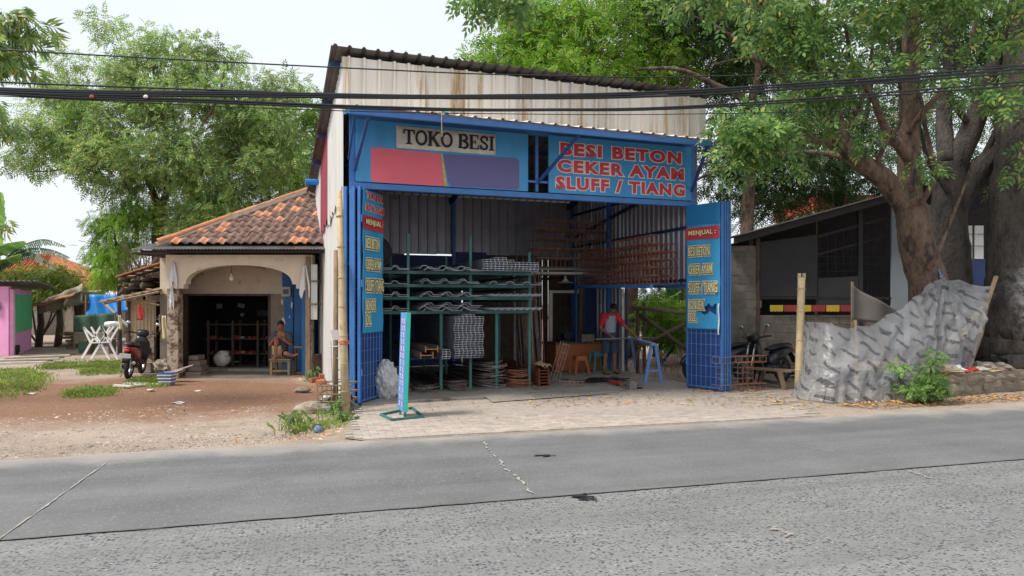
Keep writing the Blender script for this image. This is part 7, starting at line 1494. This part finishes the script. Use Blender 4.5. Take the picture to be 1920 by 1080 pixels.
# --- the big trees on the right
D5 = 14.2
def r5(pts, d=D5): return [P(a, b, d+c) for a, b, c in pts]
b5 = Vector((P(1748, 560, D5).x, D5, .3))
tree('big_tree', 'big many-limbed tree holding up the plastic sheet', b5,
     [([b5]+r5([(1740, 540, 0), (1722, 470, 0), (1712, 410, 0), (1702, 378, 0)]), .4, .29), (r5([(1704, 392, 0), (1660, 338, -.1), (1605, 296, -.2), (1572, 250, -.3), (1556, 185, -.5), (1520, 128, -.7), (1478, 55, -.9), (1440, -40, -1)]), .24, .09), (r5([(1706, 395, 0), (1704, 300, .2), (1706, 190, .2), (1708, 80, .1), (1700, -60, 0)]), .25, .14),
      (r5([(1605, 296, -.2), (1555, 268, -.2), (1490, 255, -.8), (1440, 235, -1.6), (1400, 230, -2.2)]), .11, .02), (r5([(1660, 338, -.1), (1600, 300, .5), (1520, 285, 1), (1430, 295, 1.4)]), .12, .03), (r5([(1704, 300, .1), (1660, 240, -.6), (1640, 190, -1.0), (1600, 120, -1.3), (1585, 40, -1.4)]), .1, .03), (r5([(1710, 400, -.1), (1740, 360, -.5), (1752, 320, -.7), (1735, 240, -.8), (1720, 170, -1), (1680, 180, -1.1)]), .075, .02),
      (r5([(1740, 505, -.35), (1760, 470, -.5), (1790, 395, -.5), (1812, 340, -.6), (1825, 300, -.7)]), .055, .015), (r5([(1704, 250, .1), (1740, 200, -.2), (1800, 130, -.4), (1830, 40, -.5)]), .09, .03), (r5([(1640, 318, -.2), (1660, 270, -.5), (1690, 220, -.7), (1680, 120, -.8), (1650, 30, -.8)]), .06, .02), (r5([(1572, 250, -.3), (1610, 200, -.5), (1630, 130, -.6), (1640, 40, -.7)]), .07, .02), (r5([(1556, 185, -.5), (1500, 170, -.6), (1450, 130, -.8), (1400, 110, -.9), (1340, 120, -1)]), .06, .015), (r5([(1520, 128, -.7), (1540, 60, -.8), (1560, -30, -.9)]), .06, .03), (r5([(1478, 55, -.9), (1350, -60, -1.5), (1150, -120, -2.5), (980, -80, -3.2)]), .07, .015)],
     [PB(1405, 232, 12.0, 42, 34, .6, 13), PB(1430, 285, 12.2, 50, 30, .5, 9), PB(1480, 215, 12.8, 50, 36, .7, 9), PB(1525, 140, 13.0, 50, 46, .8, 9), PB(1500, 50, 13.0, 60, 45, .8, 12), PB(1590, 110, 12.8, 45, 50, .7, 6), PB(1590, 250, 12.9, 36, 12, .3, 2), PB(1600, 20, 13, 90, 34, 1, 12), PB(1690, 80, 12.8, 40, 40, .5, 2), PB(1740, 15, 13, 80, 24, .9, 8), PB(1440, 20, 13, 60, 50, 1, 10),
      PB(1780, 150, 12.8, 30, 30, .4, 2), PB(1865, 185, 13, 50, 24, .5, 3), PB(1745, 310, 13, 26, 8, .3, 1), PB(1895, 90, 13, 40, 50, .8, 3), PB(955, -6, 10.9, 40, 20, .3, 5), PB(890, -8, 10.9, 10, 18, .2, 2), PB(1320, -40, 12, 120, 40, .8, 10), PB(1850, -10, 13, 100, 30, 1, 9), PB(1600, -120, 13, 250, 70, 1.5, 30)],
     'leafC', 'bark', tplC, 16, .42, 61, tr=.014, down=.55)
D6 = 15.4; b6 = Vector((P(1784, 560, D6).x, D6, .2))
tree('rear_big_tree', 'dark forked tree just behind the big tree', b6, [([b6, P(1782, 500, D6), P(1778, 420, D6), P(1782, 350, D6), P(1776, 300, D6)], .46, .3), ([P(1782, 400, D6), P(1830, 325, D6-.1), P(1880, 280, D6-.2), P(1960, 225, D6-.3), P(2050, 150, D6)], .3, .14), ([P(1780, 330, D6), P(1822, 240, D6), P(1850, 160, D6), P(1890, 70, D6), P(1930, -20, D6)], .27, .12), ([P(1776, 305, D6), P(1770, 220, D6+.3), P(1780, 130, D6+.3), P(1775, 30, D6+.3), P(1770, -60, D6)], .2, .08), ([P(1840, 185, D6), P(1890, 205, D6), P(1960, 190, D6)], .1, .04), ([P(1830, 325, D6-.1), P(1870, 240, D6-.2), P(1900, 150, D6-.2), P(1915, 60, D6)], .09, .03), ([P(1822, 240, D6), P(1780, 180, D6-.3), P(1750, 90, D6-.3), P(1745, 0, D6)], .08, .03), ([P(1778, 360, D6-.3), P(1740, 300, D6-.6), P(1725, 240, D6-.7), P(1690, 200, D6-.7)], .07, .02)],
     [PB(1905, 330, D6, 40, 24, .6, 4), PB(1880, 110, D6+1, 80, 80, 1, 12), PB(1780, 50, D6+1.2, 80, 50, 1, 10), PB(1660, 40, D6+1.2, 80, 50, 1, 10), PB(1970, 190, D6, 70, 80, 1, 12), PB(1800, -60, D6, 200, 60, 1.5, 40), PB(1550, 240, D6+1.4, 50, 40, 1, 7)], 'leafB', 'barkdark', tplC, 18, .5, 62, tr=.018, down=.4)
K['barkwash'] = mat('whitewashed_bark', C(84, 77, 72), .92, var=.5, sc=8, bump=1.0, bsc=18, col2=C(54, 49, 47), amt=.55, sc2=4, stretch=(1, 1, .5))
def whitewash(m):                                        # old lime wash, a painted patch on the road side of the trunk
    t = m.node_tree; n = t.nodes; lk = t.links.new; p = next(x for x in n if x.type == 'BSDF_PRINCIPLED'); src = p.inputs['Base Color'].links[0].from_socket; g = n.new('ShaderNodeNewGeometry'); sp = n.new('ShaderNodeSeparateXYZ'); lk(g.outputs['Position'], sp.inputs[0])
    def rg(x, a, b, c, d): r = n.new('ShaderNodeMapRange'); r.inputs[1].default_value = a; r.inputs[2].default_value = b; r.inputs[3].default_value = c; r.inputs[4].default_value = d; lk(x, r.inputs[0]); return r.outputs[0]
    def ml(x, y): r = n.new('ShaderNodeMath'); r.operation = 'MULTIPLY'; lk(x, r.inputs[0]); lk(y, r.inputs[1]); return r.outputs[0]
    ns = n.new('ShaderNodeTexNoise'); ns.inputs['Scale'].default_value = 5; ns.inputs['Detail'].default_value = 9; ns.inputs['Roughness'].default_value = .75; lk(g.outputs['Position'], ns.inputs['Vector'])
    f = ml(ml(rg(sp.outputs[2], 1.0, 1.5, 0, 1), rg(sp.outputs[2], 2.7, 2.2, 0, 1)), rg(ns.outputs['Fac'], .46, .6, 0, .9)); f = ml(f, rg(sp.outputs[0], 10.1, 10.55, 0, 1))
    mi = n.new('ShaderNodeMix'); mi.data_type = 'RGBA'; lk(f, mi.inputs[0]); lk(src, mi.inputs[6]); mi.inputs[7].default_value = (.6, .6, .6, 1); lk(mi.outputs[2], p.inputs['Base Color'])
whitewash(K['barkwash'])
D7 = 14.6; b7 = Vector((P(1918, 560, D7).x, D7, .3))
t7 = tree('grey_trunk_tree', 'thick grey trunk with whitewash at the right edge', b7, [([b7, P(1917, 640, D7), P(1916, 560, D7)], .88, .72), ([P(1917, 640, D7), P(1916, 560, D7), P(1916, 500, D7), P(1916, 380, D7), P(1922, 250, D7), P(1930, 100, D7), P(1940, -30, D7)], .78, .4)], [PB(1960, 20, D7, 120, 90, 1.2, 22), PB(1980, 260, D7-.5, 60, 70, .8, 8), PB(1930, 300, 13.4, 26, 30, .4, 3)], 'leafC', 'barkwash', tplC, 14, .42, 63, tr=.014)
# backdrop trees between shop and shed
def back(label, px, d, blobs, lm, seed, ns=30, cr=.8, limbs=None, bark='barkdark', tp=tplA, dn=.35):
    b = P(px, 566, d); b.z = 0; top = P(px+15, 330, d); L_ = [([b, b.lerp(top, .5), top], .26, .16)]+(limbs or []); return tree('backdrop_tree', label, b, L_, blobs, lm, bark, tp, ns, cr, seed, tr=.03, down=dn)
back('bright leafy tree rising behind the middle of the shop roof', 1178, 21.0, [PB(960, 110, 21, 80, 60, 1.5, 34), PB(1040, 60, 21, 110, 60, 1.6, 44), PB(1150, 60, 20.5, 120, 70, 1.8, 52), PB(930, 150, 20.5, 60, 40, 1.0, 18), PB(1080, 140, 20, 120, 40, 1.4, 36), PB(1000, 20, 21, 60, 30, 1, 14), PB(1220, 120, 20.5, 90, 60, 1.5, 34), PB(1010, 160, 20, 70, 30, 1, 18), PB(905, 130, 20.5, 30, 14, .5, 4)], 'leafD', 71, 32, .6,
     [([P(1193, 330, 21), P(1230, 200, 20.5), P(1200, 140, 20), P(1130, 100, 20), P(1050, 90, 20.5), P(950, 130, 20.5)], .14, .03), ([P(1230, 200, 20.5), P(1290, 150, 19.5), P(1260, 90, 19.5), P(1180, 40, 19.5)], .1, .02)], 'bark')
back('shady tree behind the right end of the shop', 1390, 20.0, [PB(1330, 90, 21, 110, 80, 1.6, 50), PB(1420, 150, 21, 100, 90, 1.6, 46), PB(1380, 330, 21.5, 90, 60, 1.4, 22), PB(1460, 300, 21, 90, 70, 1.5, 30), PB(1300, 20, 20, 120, 50, 1.5, 36), PB(1450, 40, 21, 100, 60, 1.5, 36), PB(1340, 230, 20, 30, 60, .8, 8)], 'leafB', 72, 32, .75,
     [([P(1405, 330, 20), P(1400, 200, 19.5), P(1340, 160, 18.8), P(1270, 130, 18.6), P(1190, 130, 18.8)], .16, .03), ([P(1400, 220, 19.5), P(1420, 120, 19), P(1360, 60, 18.8), P(1300, 30, 18.8)], .12, .02), ([P(1405, 300, 20), P(1320, 330, 19.5), P(1290, 350, 19.5)], .07, .02)], 'bark')
back('spreading tree seen above the block shed roof', 1560, 23.0, [PB(1540, 250, 23, 110, 90, 1.8, 30), PB(1600, 330, 22.5, 90, 40, 1.2, 22), PB(1480, 380, 23, 110, 40, 1.5, 26), PB(1640, 180, 23, 110, 100, 2, 30), PB(1580, 90, 23, 120, 80, 2, 26), PB(1390, 400, 23, 40, 40, 1, 8)], 'leafB', 73, 30, .75, [([P(1575, 330, 23), P(1500, 300, 22.5), P(1430, 310, 22), P(1370, 340, 22)], .1, .02), ([P(1575, 330, 23), P(1620, 230, 23), P(1640, 120, 23)], .14, .04)])
back('dense dark tree filling the view above the shed at right', 1800, 26.0, [PB(1760, 160, 26, 160, 130, 2.5, 48), PB(1900, 200, 26, 130, 140, 2.5, 42), PB(1850, 40, 26, 170, 90, 2.5, 38), PB(1720, 290, 25, 80, 40, 1.5, 20)], 'leafB', 74, 28, .85)
# --- plants seen through the open side bay, and roadside weeds
bush('bay_shrub', 'bright shrub seen through the open side bay', P(1238, 620, 19.5), [PB(1238, 585, 19.5, 30, 36, .7, 22), PB(1222, 615, 19.3, 24, 24, .6, 12), PB(1262, 630, 19.4, 26, 16, .6, 10)], 'leafD', tplF, 26, .36, 81); bush('bay_shrub', 'darker shrub behind the bright one in the side bay', P(1225, 620, 22), [PB(1230, 560, 22, 50, 40, .8, 22), PB(1265, 600, 22, 30, 40, .8, 12)], 'leafB', tplF, 26, .5, 82)
gw = setp(MB().box(hx(1250, 23.5), hx(1330, 23.5), 23.5, 23.7, 0, hz(520, 23.5)).build('green_wall', K['green']), 'pale green wall seen through the side bay', 'wall')
ws = P(1725, 760, 12.3); wl = []
bush('roadside_weed', 'tall light green weed in front of the plastic sheet', Vector((hx(1735, 12.0), 12.0, 0)), [PB(1745, 690, 12.0, 14, 34, .2, 9), PB(1735, 725, 11.95, 34, 20, .25, 11), PB(1715, 735, 11.9, 26, 12, .22, 6), PB(1755, 735, 12, 22, 14, .2, 7), PB(1690, 690, 11.95, 10, 8, .1, 2)], 'weed', spray(4, .035, .016, .1, .1), 30, .14, 83, 'weed')
for i, (px, py, h) in enumerate(((640, 790, .34), (622, 780, .26), (548, 796, .2), (580, 715, .3))):
    c = G(px, py); bush('verge_weed', ('leafy weed at the foot of the bamboo post', 'small weed left of the bamboo post', 'low weed at the gravel edge', 'weed growing in the brick heap')[i], c, [((c.x, c.y, h*.55), (.16, .12, h*.45), 5)], 'weed', spray(3, .04, .018, .09, .2), 7, .09, 90+i, 'weed')
# ================================================================ people
def skinned(J, E, sub=2):
    """J: name -> (pos, radius or (rx, ry)); E: edges. Returns vertices and faces of the grown surface."""
    nm = list(J); me = bpy.data.meshes.new('s'); me.from_pydata([tuple(J[n][0]) for n in nm], [(nm.index(a), nm.index(b)) for a, b in E], []); o = bpy.data.objects.new('s', me); COL.objects.link(o)
    o.modifiers.new('skin', 'SKIN'); sv_ = me.skin_vertices[0].data
    for i, n in enumerate(nm): r = J[n][1]; sv_[i].radius = r if isinstance(r, tuple) else (r, r); sv_[i].use_root = (i == 0)
    if sub: m = o.modifiers.new('sub', 'SUBSURF'); m.levels = sub; m.render_levels = sub
    dg = bpy.context.evaluated_depsgraph_get(); dg.update(); ev = bpy.data.meshes.new_from_object(o.evaluated_get(dg)); V = [tuple(v.co) for v in ev.vertices]; Fc = [tuple(p.vertices) for p in ev.polygons]
    bpy.data.objects.remove(o); bpy.data.meshes.remove(ev); bpy.data.meshes.remove(me); return V, Fc
def add(mb, VF): n = len(mb.v); mb.v += VF[0]; mb.f += [tuple(n+i for i in f) for f in VF[1]]; return mb
def head(mb, c, fw, up, s):
    """a head with brow, nose, chin and ears, c = centre, fw = facing"""
    fw, up = Vector(fw).normalized(), Vector(up).normalized(); rt = fw.cross(up).normalized(); up = rt.cross(fw); n, m = 18, 14; b0 = len(mb.v)
    for i in range(m+1):
        th = math.pi*i/m; zc = math.cos(th)
        for k in range(n):
            a = 2*math.pi*k/n; x, y, z = math.sin(th)*math.cos(a), math.sin(th)*math.sin(a), zc         # x forward, y right
            rx_, ry_, rz_ = .098, .078, .118
            if z < 0: ry_ *= 1-.28*(-z)**1.4; rx_ *= 1-.1*(-z)
            fx = rx_*x; 
            if x > .55: fx -= .012*(x-.55)/.45
            if x > .8 and abs(y) < .3: fx += .024*math.exp(-((z+.12)/.16)**2)*math.exp(-(y/.16)**2)+.008*math.exp(-((z+.75)/.15)**2)+.007*math.exp(-((z-.2)/.12)**2)
            mb.v.append(tuple(Vector(c)+(fw*fx+rt*ry_*y+up*rz_*z)*s))
    for i in range(m):
        for k in range(n): k2 = (k+1) % n; mb.f.append((b0+i*n+k, b0+i*n+n+k, b0+i*n+n+k2, b0+i*n+k2))
    for sd in (-1, 1):
        e = Vector(c)+(rt*sd*.078-fw*.005-up*.005)*s; mb.tube([e-up*.03*s, e+rt*sd*.012*s, e+up*.032*s-fw*.006*s], [.008*s, .016*s, .01*s], 6)
    return fw, rt, up
def hair_cap(par, c, fw, rt, up, s, mt='hair'):
    mb = MB(); n, m = 18, 7
    for i in range(m+1):
        for k in range(n):
            a = 2*math.pi*k/n; front = math.cos(a); lim = 1.2+.36*(1-front)*.9; th = lim*i/m; x, y, z = math.sin(th)*math.cos(a), math.sin(th)*math.sin(a), math.cos(th); mb.v.append(tuple(c+(fw*(.104*x-.004)+rt*.085*y+up*.126*z)*s))
    for i in range(m):
        for k in range(n): k2 = (k+1) % n; mb.f.append((i*n+k, i*n+n+k, i*n+n+k2, i*n+k2))
    return mb.build('hair', K[mt], par, smooth=True)
def face_bits(par, c, fw, rt, up, s):
    for sd in (-1, 1):
        MB().blob(c+(fw*.083+rt*sd*.032+up*.018)*s, .0085*s, 8, 6, 0).build('eye', K['hair'], par); MB().beam(c+(fw*.094+rt*sd*.018+up*.036)*s, c+(fw*.086+rt*sd*.05+up*.037)*s, .008*s, .006*s).build('eyebrow', K['hair'], par)
    MB().beam(c+(fw*.089-rt*.022-up*.058)*s, c+(fw*.089+rt*.022-up*.058)*s, .006*s, .007*s).build('mouth', K['lip'], par)
K['lip'] = mat('lip', C(116, 62, 56), .5, var=.05, bump=0)
def hand(mb, w_, d, pn, grip):
    """wrist w_, direction d, palm normal pn; five fingers curling by 'grip' radians per joint"""
    d, pn = Vector(d).normalized(), Vector(pn).normalized(); sdv = d.cross(pn).normalized(); w_ = Vector(w_)
    add(mb, skinned({'a': (w_-d*.02, .024), 'b': (w_+d*.03, (.03, .018)), 'c': (w_+d*.075, (.038, .016)), 'e': (w_+d*.088, (.036, .013))}, [('a', 'b'), ('b', 'c'), ('c', 'e')], 1))
    for i, (off, L_) in enumerate(((-.03, .068), (-.01, .078), (.01, .074), (.03, .058))):
        p = w_+d*.085+sdv*off; v = d.copy(); pts = [p-d*.012]
        for k in range(3): v = (Matrix.Rotation(grip*(.8+.2*k), 3, sdv) @ v) if grip else v; p = p+v*L_*(.44, .31, .25)[k]; pts.append(p)
        mb.tube(pts, [.0095, .009, .0085, .0065], 6)
    p = w_+d*.03-sdv*.028; v = (d*.6-sdv*.75+pn*.3).normalized(); mb.tube([p, p+v*.035, p+v*.035+(d*.9-sdv*.2+pn*.4).normalized()*.032], [.012, .011, .008], 6)
# ---- the worker at the bench: stands, bends his head, both hands on the bar
def worker():
    wp = G(1143, 703); O_ = Vector((wp.x, wp.y, FZ)); f = Vector((.34, -.94, 0)).normalized(); r = Vector((f.y, -f.x, 0)); up = UZ      # facing the road, bench towards his left hand
    Lq = lambda a, b, z: O_+r*a+f*b+up*z                       # a: his right (+), b: forward
    t = thing('person', 'worker in grey and red shirt and denim shorts bending rebar at the bench', 'person', O_)
    J = {'pel': (Lq(0, -.02, .92), (.14, .105)), 'wst': (Lq(0, -.01, 1.06), (.13, .095)), 'chs': (Lq(0, .03, 1.25), (.155, .11)), 'shl': (Lq(0, .06, 1.37), (.12, .085)), 'nck': (Lq(0, .1, 1.44), .052), 'hd': (Lq(0, .16, 1.51), .06)}
    E = [('pel', 'wst'), ('wst', 'chs'), ('chs', 'shl'), ('shl', 'nck'), ('nck', 'hd')]
    hands = {1: Lq(.16, .36, .93), -1: Lq(-.4, .44, .96)}
    for s in (1, -1):
        k = 'RL'[s < 0]; sh = Lq(.17*s, .05, 1.365); el = Lq(.3*s, .1, 1.09) if s > 0 else Lq(-.33, .16, 1.12); wr = hands[s]
        J.update({k+'s': (sh, .056), k+'u': (sh.lerp(el, .5), .047), k+'e': (el, .04), k+'f': (el.lerp(wr, .4), .038), k+'w': (wr, .026)}); E += [('shl', k+'s'), (k+'s', k+'u'), (k+'u', k+'e'), (k+'e', k+'f'), (k+'f', k+'w')]
        hip = Lq(.09*s, -.02, .86); kn = Lq(.12*s, .03, .47); an = Lq(.13*s, -.03, .09)
        J.update({k+'h': (hip, .088), k+'t': (hip.lerp(kn, .5), .07), k+'k': (kn, .054), k+'c': (kn.lerp(an, .35)-f*.015, .054), k+'a': (an, .034), k+'p': (Lq(.14*s, .08, .035), (.042, .028)), k+'o': (Lq(.15*s, .17, .025), (.036, .02))}); E += [('pel', k+'h'), (k+'h', k+'t'), (k+'t', k+'k'), (k+'k', k+'c'), (k+'c', k+'a'), (k+'a', k+'p'), (k+'p', k+'o')]
    mb = add(MB(), skinned(J, E)); hc = Lq(0, .2, 1.555); fw, rt, u2 = head(mb, hc, f*.85-up*.55+r*-.1, up+f*.55, 1.0)
    for s in (1, -1): wr = hands[s]; el = J['RL'[s < 0]+'e'][0]; hand(mb, wr+(wr-el).normalized()*.02, (wr-el).normalized()+Vector((0, 0, -.1)), -up, .75)
    mb.build('body', K['skin'], t, smooth=True); hair_cap(t, hc, fw, rt, u2, 1.04); face_bits(t, hc, fw, rt, u2, 1)
    mb = add(MB(), skinned({'a': (Lq(0, -.02, .88), (.165, .13)), 'b': (Lq(0, -.01, 1.04), (.158, .122)), 'c': (Lq(0, .03, 1.24), (.175, .128)), 'd': (Lq(0, .06, 1.385), (.165, .115)), 'e': (Lq(0, .085, 1.445), (.085, .08))}, [('a', 'b'), ('b', 'c'), ('c', 'd'), ('d', 'e')])); sh_ = mb.build('shirt', K['shirtgrey'], t, smooth=True)
    for s in (1, -1):
        k = 'RL'[s < 0]; a, b = J[k+'s'][0], J[k+'e'][0]; i_ = Lq(.1*s, .05, 1.37); MB().tube([i_, a+up*.01, a.lerp(b, .3), a.lerp(b, .72)], [.088, .083, .074, .076], 14, False).build('sleeve', K['shirtred'], sh_, smooth=True, solid=.006)
    MB().box(-.01, .01, -.01, .01, 0, .02).poly([Lq(-.1, .162, 1.27), Lq(-.05, .172, 1.27), Lq(-.05, .172, 1.29), Lq(-.1, .162, 1.29)]).v
    MB().poly([Lq(-.1, .168, 1.275), Lq(-.05, .174, 1.275), Lq(-.05, .172, 1.295), Lq(-.1, .166, 1.295)]).build('chest_mark', K['shirtred'], sh_, solid=.004)
    MB().tube([Lq(.075*math.cos(a), .085+.075*math.sin(a), 1.415+.02*math.cos(a*2)*0-.02*math.sin(a)) for a in np.linspace(0, 6.28, 16)], .013, 6).build('collar', K['shirtred'], sh_, smooth=True)
    mb = MB().tube([Lq(0, -.02, .76), Lq(0, -.02, .84), Lq(0, -.015, .94), Lq(0, -.012, .99)], [.16, .17, .16, .15], 16)
    for s in (1, -1): h_, kn = Lq(.09*s, -.02, .86), Lq(.12*s, .03, .47); mb.tube([h_, h_.lerp(kn, .5), h_.lerp(kn, .95)], [.115, .105, .1], 14, False)
    mb.build('shorts', K['jean'], t, smooth=True)
    for s in (1, -1):
        sl_ = MB(); c = Lq(.14*s, .06, .012); loft(sl_, [(c-f*.11, r*.035, up*.01), (c-f*.04, r*.042, up*.011), (c+f*.07, r*.048, up*.011), (c+f*.15, r*.03, up*.01)]); sl_.build('sandal', K['rubber'], t)
worker()
# ---- the man sitting on the low chair, one knee drawn up, hands clasped on it
def sitter():
    O_ = Vector((chx-.04, chy+.02, SEATZ)); f = Vector((.12, -1, 0)).normalized(); r = Vector((f.y, -f.x, 0)); up = UZ; Lq = lambda a, b, z: O_+r*a+f*b+up*z
    t = thing('person', 'man in charcoal shirt and khaki shorts sitting with one knee drawn up', 'person', O_)
    J = {'pel': (Lq(0, -.06, .11), (.14, .11)), 'wst': (Lq(0, -.08, .27), (.125, .095)), 'chs': (Lq(0, -.05, .45), (.15, .105)), 'shl': (Lq(0, -.03, .56), (.12, .08)), 'nck': (Lq(0, -.0, .63), .05), 'hd': (Lq(0, .02, .7), .058)}
    E = [('pel', 'wst'), ('wst', 'chs'), ('chs', 'shl'), ('shl', 'nck'), ('nck', 'hd')]
    kn = Lq(.07, .2, .47); hip = Lq(.09, -.03, .12); an = Lq(.1, .17, .07)
    J.update({'Rh': (hip, .088), 'Rt': (hip.lerp(kn, .5), .073), 'Rk': (kn, .056), 'Rc': (kn.lerp(an, .35), .05), 'Ra': (an, .034), 'Rp': (Lq(.1, .25, .03), (.04, .026)), 'Ro': (Lq(.1, .33, .022), (.034, .018))}); E += [('pel', 'Rh'), ('Rh', 'Rt'), ('Rt', 'Rk'), ('Rk', 'Rc'), ('Rc', 'Ra'), ('Ra', 'Rp'), ('Rp', 'Ro')]
    hip = Lq(-.09, -.03, .1); kn2 = Lq(-.24, .24, .11); an2 = Lq(-.16, .17, .05)      # left leg folded flat on the seat
    kn2 = Lq(-.16, .27, .13); an2 = Lq(-.3, .2, .07)
    J.update({'Lh': (hip, .085), 'Lt': (hip.lerp(kn2, .5), .074), 'Lk': (kn2, .058), 'Lc': (kn2.lerp(an2, .5), .048), 'La': (an2, .036), 'Lp': (Lq(-.37, .2, .085), (.036, .03)), 'Lo': (Lq(-.44, .2, .12), (.034, .022))}); E += [('pel', 'Lh'), ('Lh', 'Lt'), ('Lt', 'Lk'), ('Lk', 'Lc'), ('Lc', 'La'), ('La', 'Lp'), ('Lp', 'Lo')]
    hd_ = {1: Lq(.1, .17, .5), -1: Lq(-.03, .19, .5)}
    for s in (1, -1):
        k = 'RL'[s < 0]; sh = Lq(.165*s, -.03, .545); el = Lq(.25*s, .08, .31); wr = hd_[s]
        J.update({k+'s': (sh, .054), k+'u': (sh.lerp(el, .5), .046), k+'e': (el, .039), k+'f': (el.lerp(wr, .45), .036), k+'w': (wr, .026)}); E += [('shl', k+'s'), (k+'s', k+'u'), (k+'u', k+'e'), (k+'e', k+'f'), (k+'f', k+'w')]
    mb = add(MB(), skinned(J, E)); hc = Lq(0, .04, .77); fw, rt, u2 = head(mb, hc, f-up*.08, up, 1.0)
    hand(mb, hd_[1], -r*.8+f*.5+up*.25, -up-f*.2, .5); hand(mb, hd_[-1], r*.8+f*.45+up*.12, -up-f*.2, .5)
    mb.build('body', K['skin'], t, smooth=True); hair_cap(t, hc, fw, rt, u2, 1.02); face_bits(t, hc, fw, rt, u2, 1)
    mb = add(MB(), skinned({'a': (Lq(0, -.07, .14), (.16, .125)), 'b': (Lq(0, -.08, .28), (.152, .118)), 'c': (Lq(0, -.05, .45), (.17, .122)), 'd': (Lq(0, -.03, .57), (.135, .092)), 'e': (Lq(0, -.01, .605), (.07, .062))}, [('a', 'b'), ('b', 'c'), ('c', 'd'), ('d', 'e')])); sh_ = mb.build('shirt', K['shirtdark'], t, smooth=True)
    for s in (1, -1): k = 'RL'[s < 0]; a, b = J[k+'s'][0], J[k+'e'][0]; MB().tube([Lq(.1*s, -.03, .55), a+up*.008, a.lerp(b, .4), a.lerp(b, .8)], [.085, .082, .074, .076], 14, False).build('sleeve', K['shirtdark'], sh_, smooth=True, solid=.006)
    mb = add(MB(), skinned({'p': (Lq(0, -.06, .1), (.165, .12)), 'q': (Lq(0, -.07, .2), (.155, .12))}, [('p', 'q')]))
    for hp_, k_, e_ in ((Lq(.09, -.03, .12), kn, .62), (Lq(-.09, -.03, .1), kn2, .86)): mb.tube([hp_, hp_.lerp(k_, .5), hp_.lerp(k_, e_)], [.115, .105, .1], 14, False)
    mb.build('shorts', K['khaki'], t, smooth=True)
sitter()
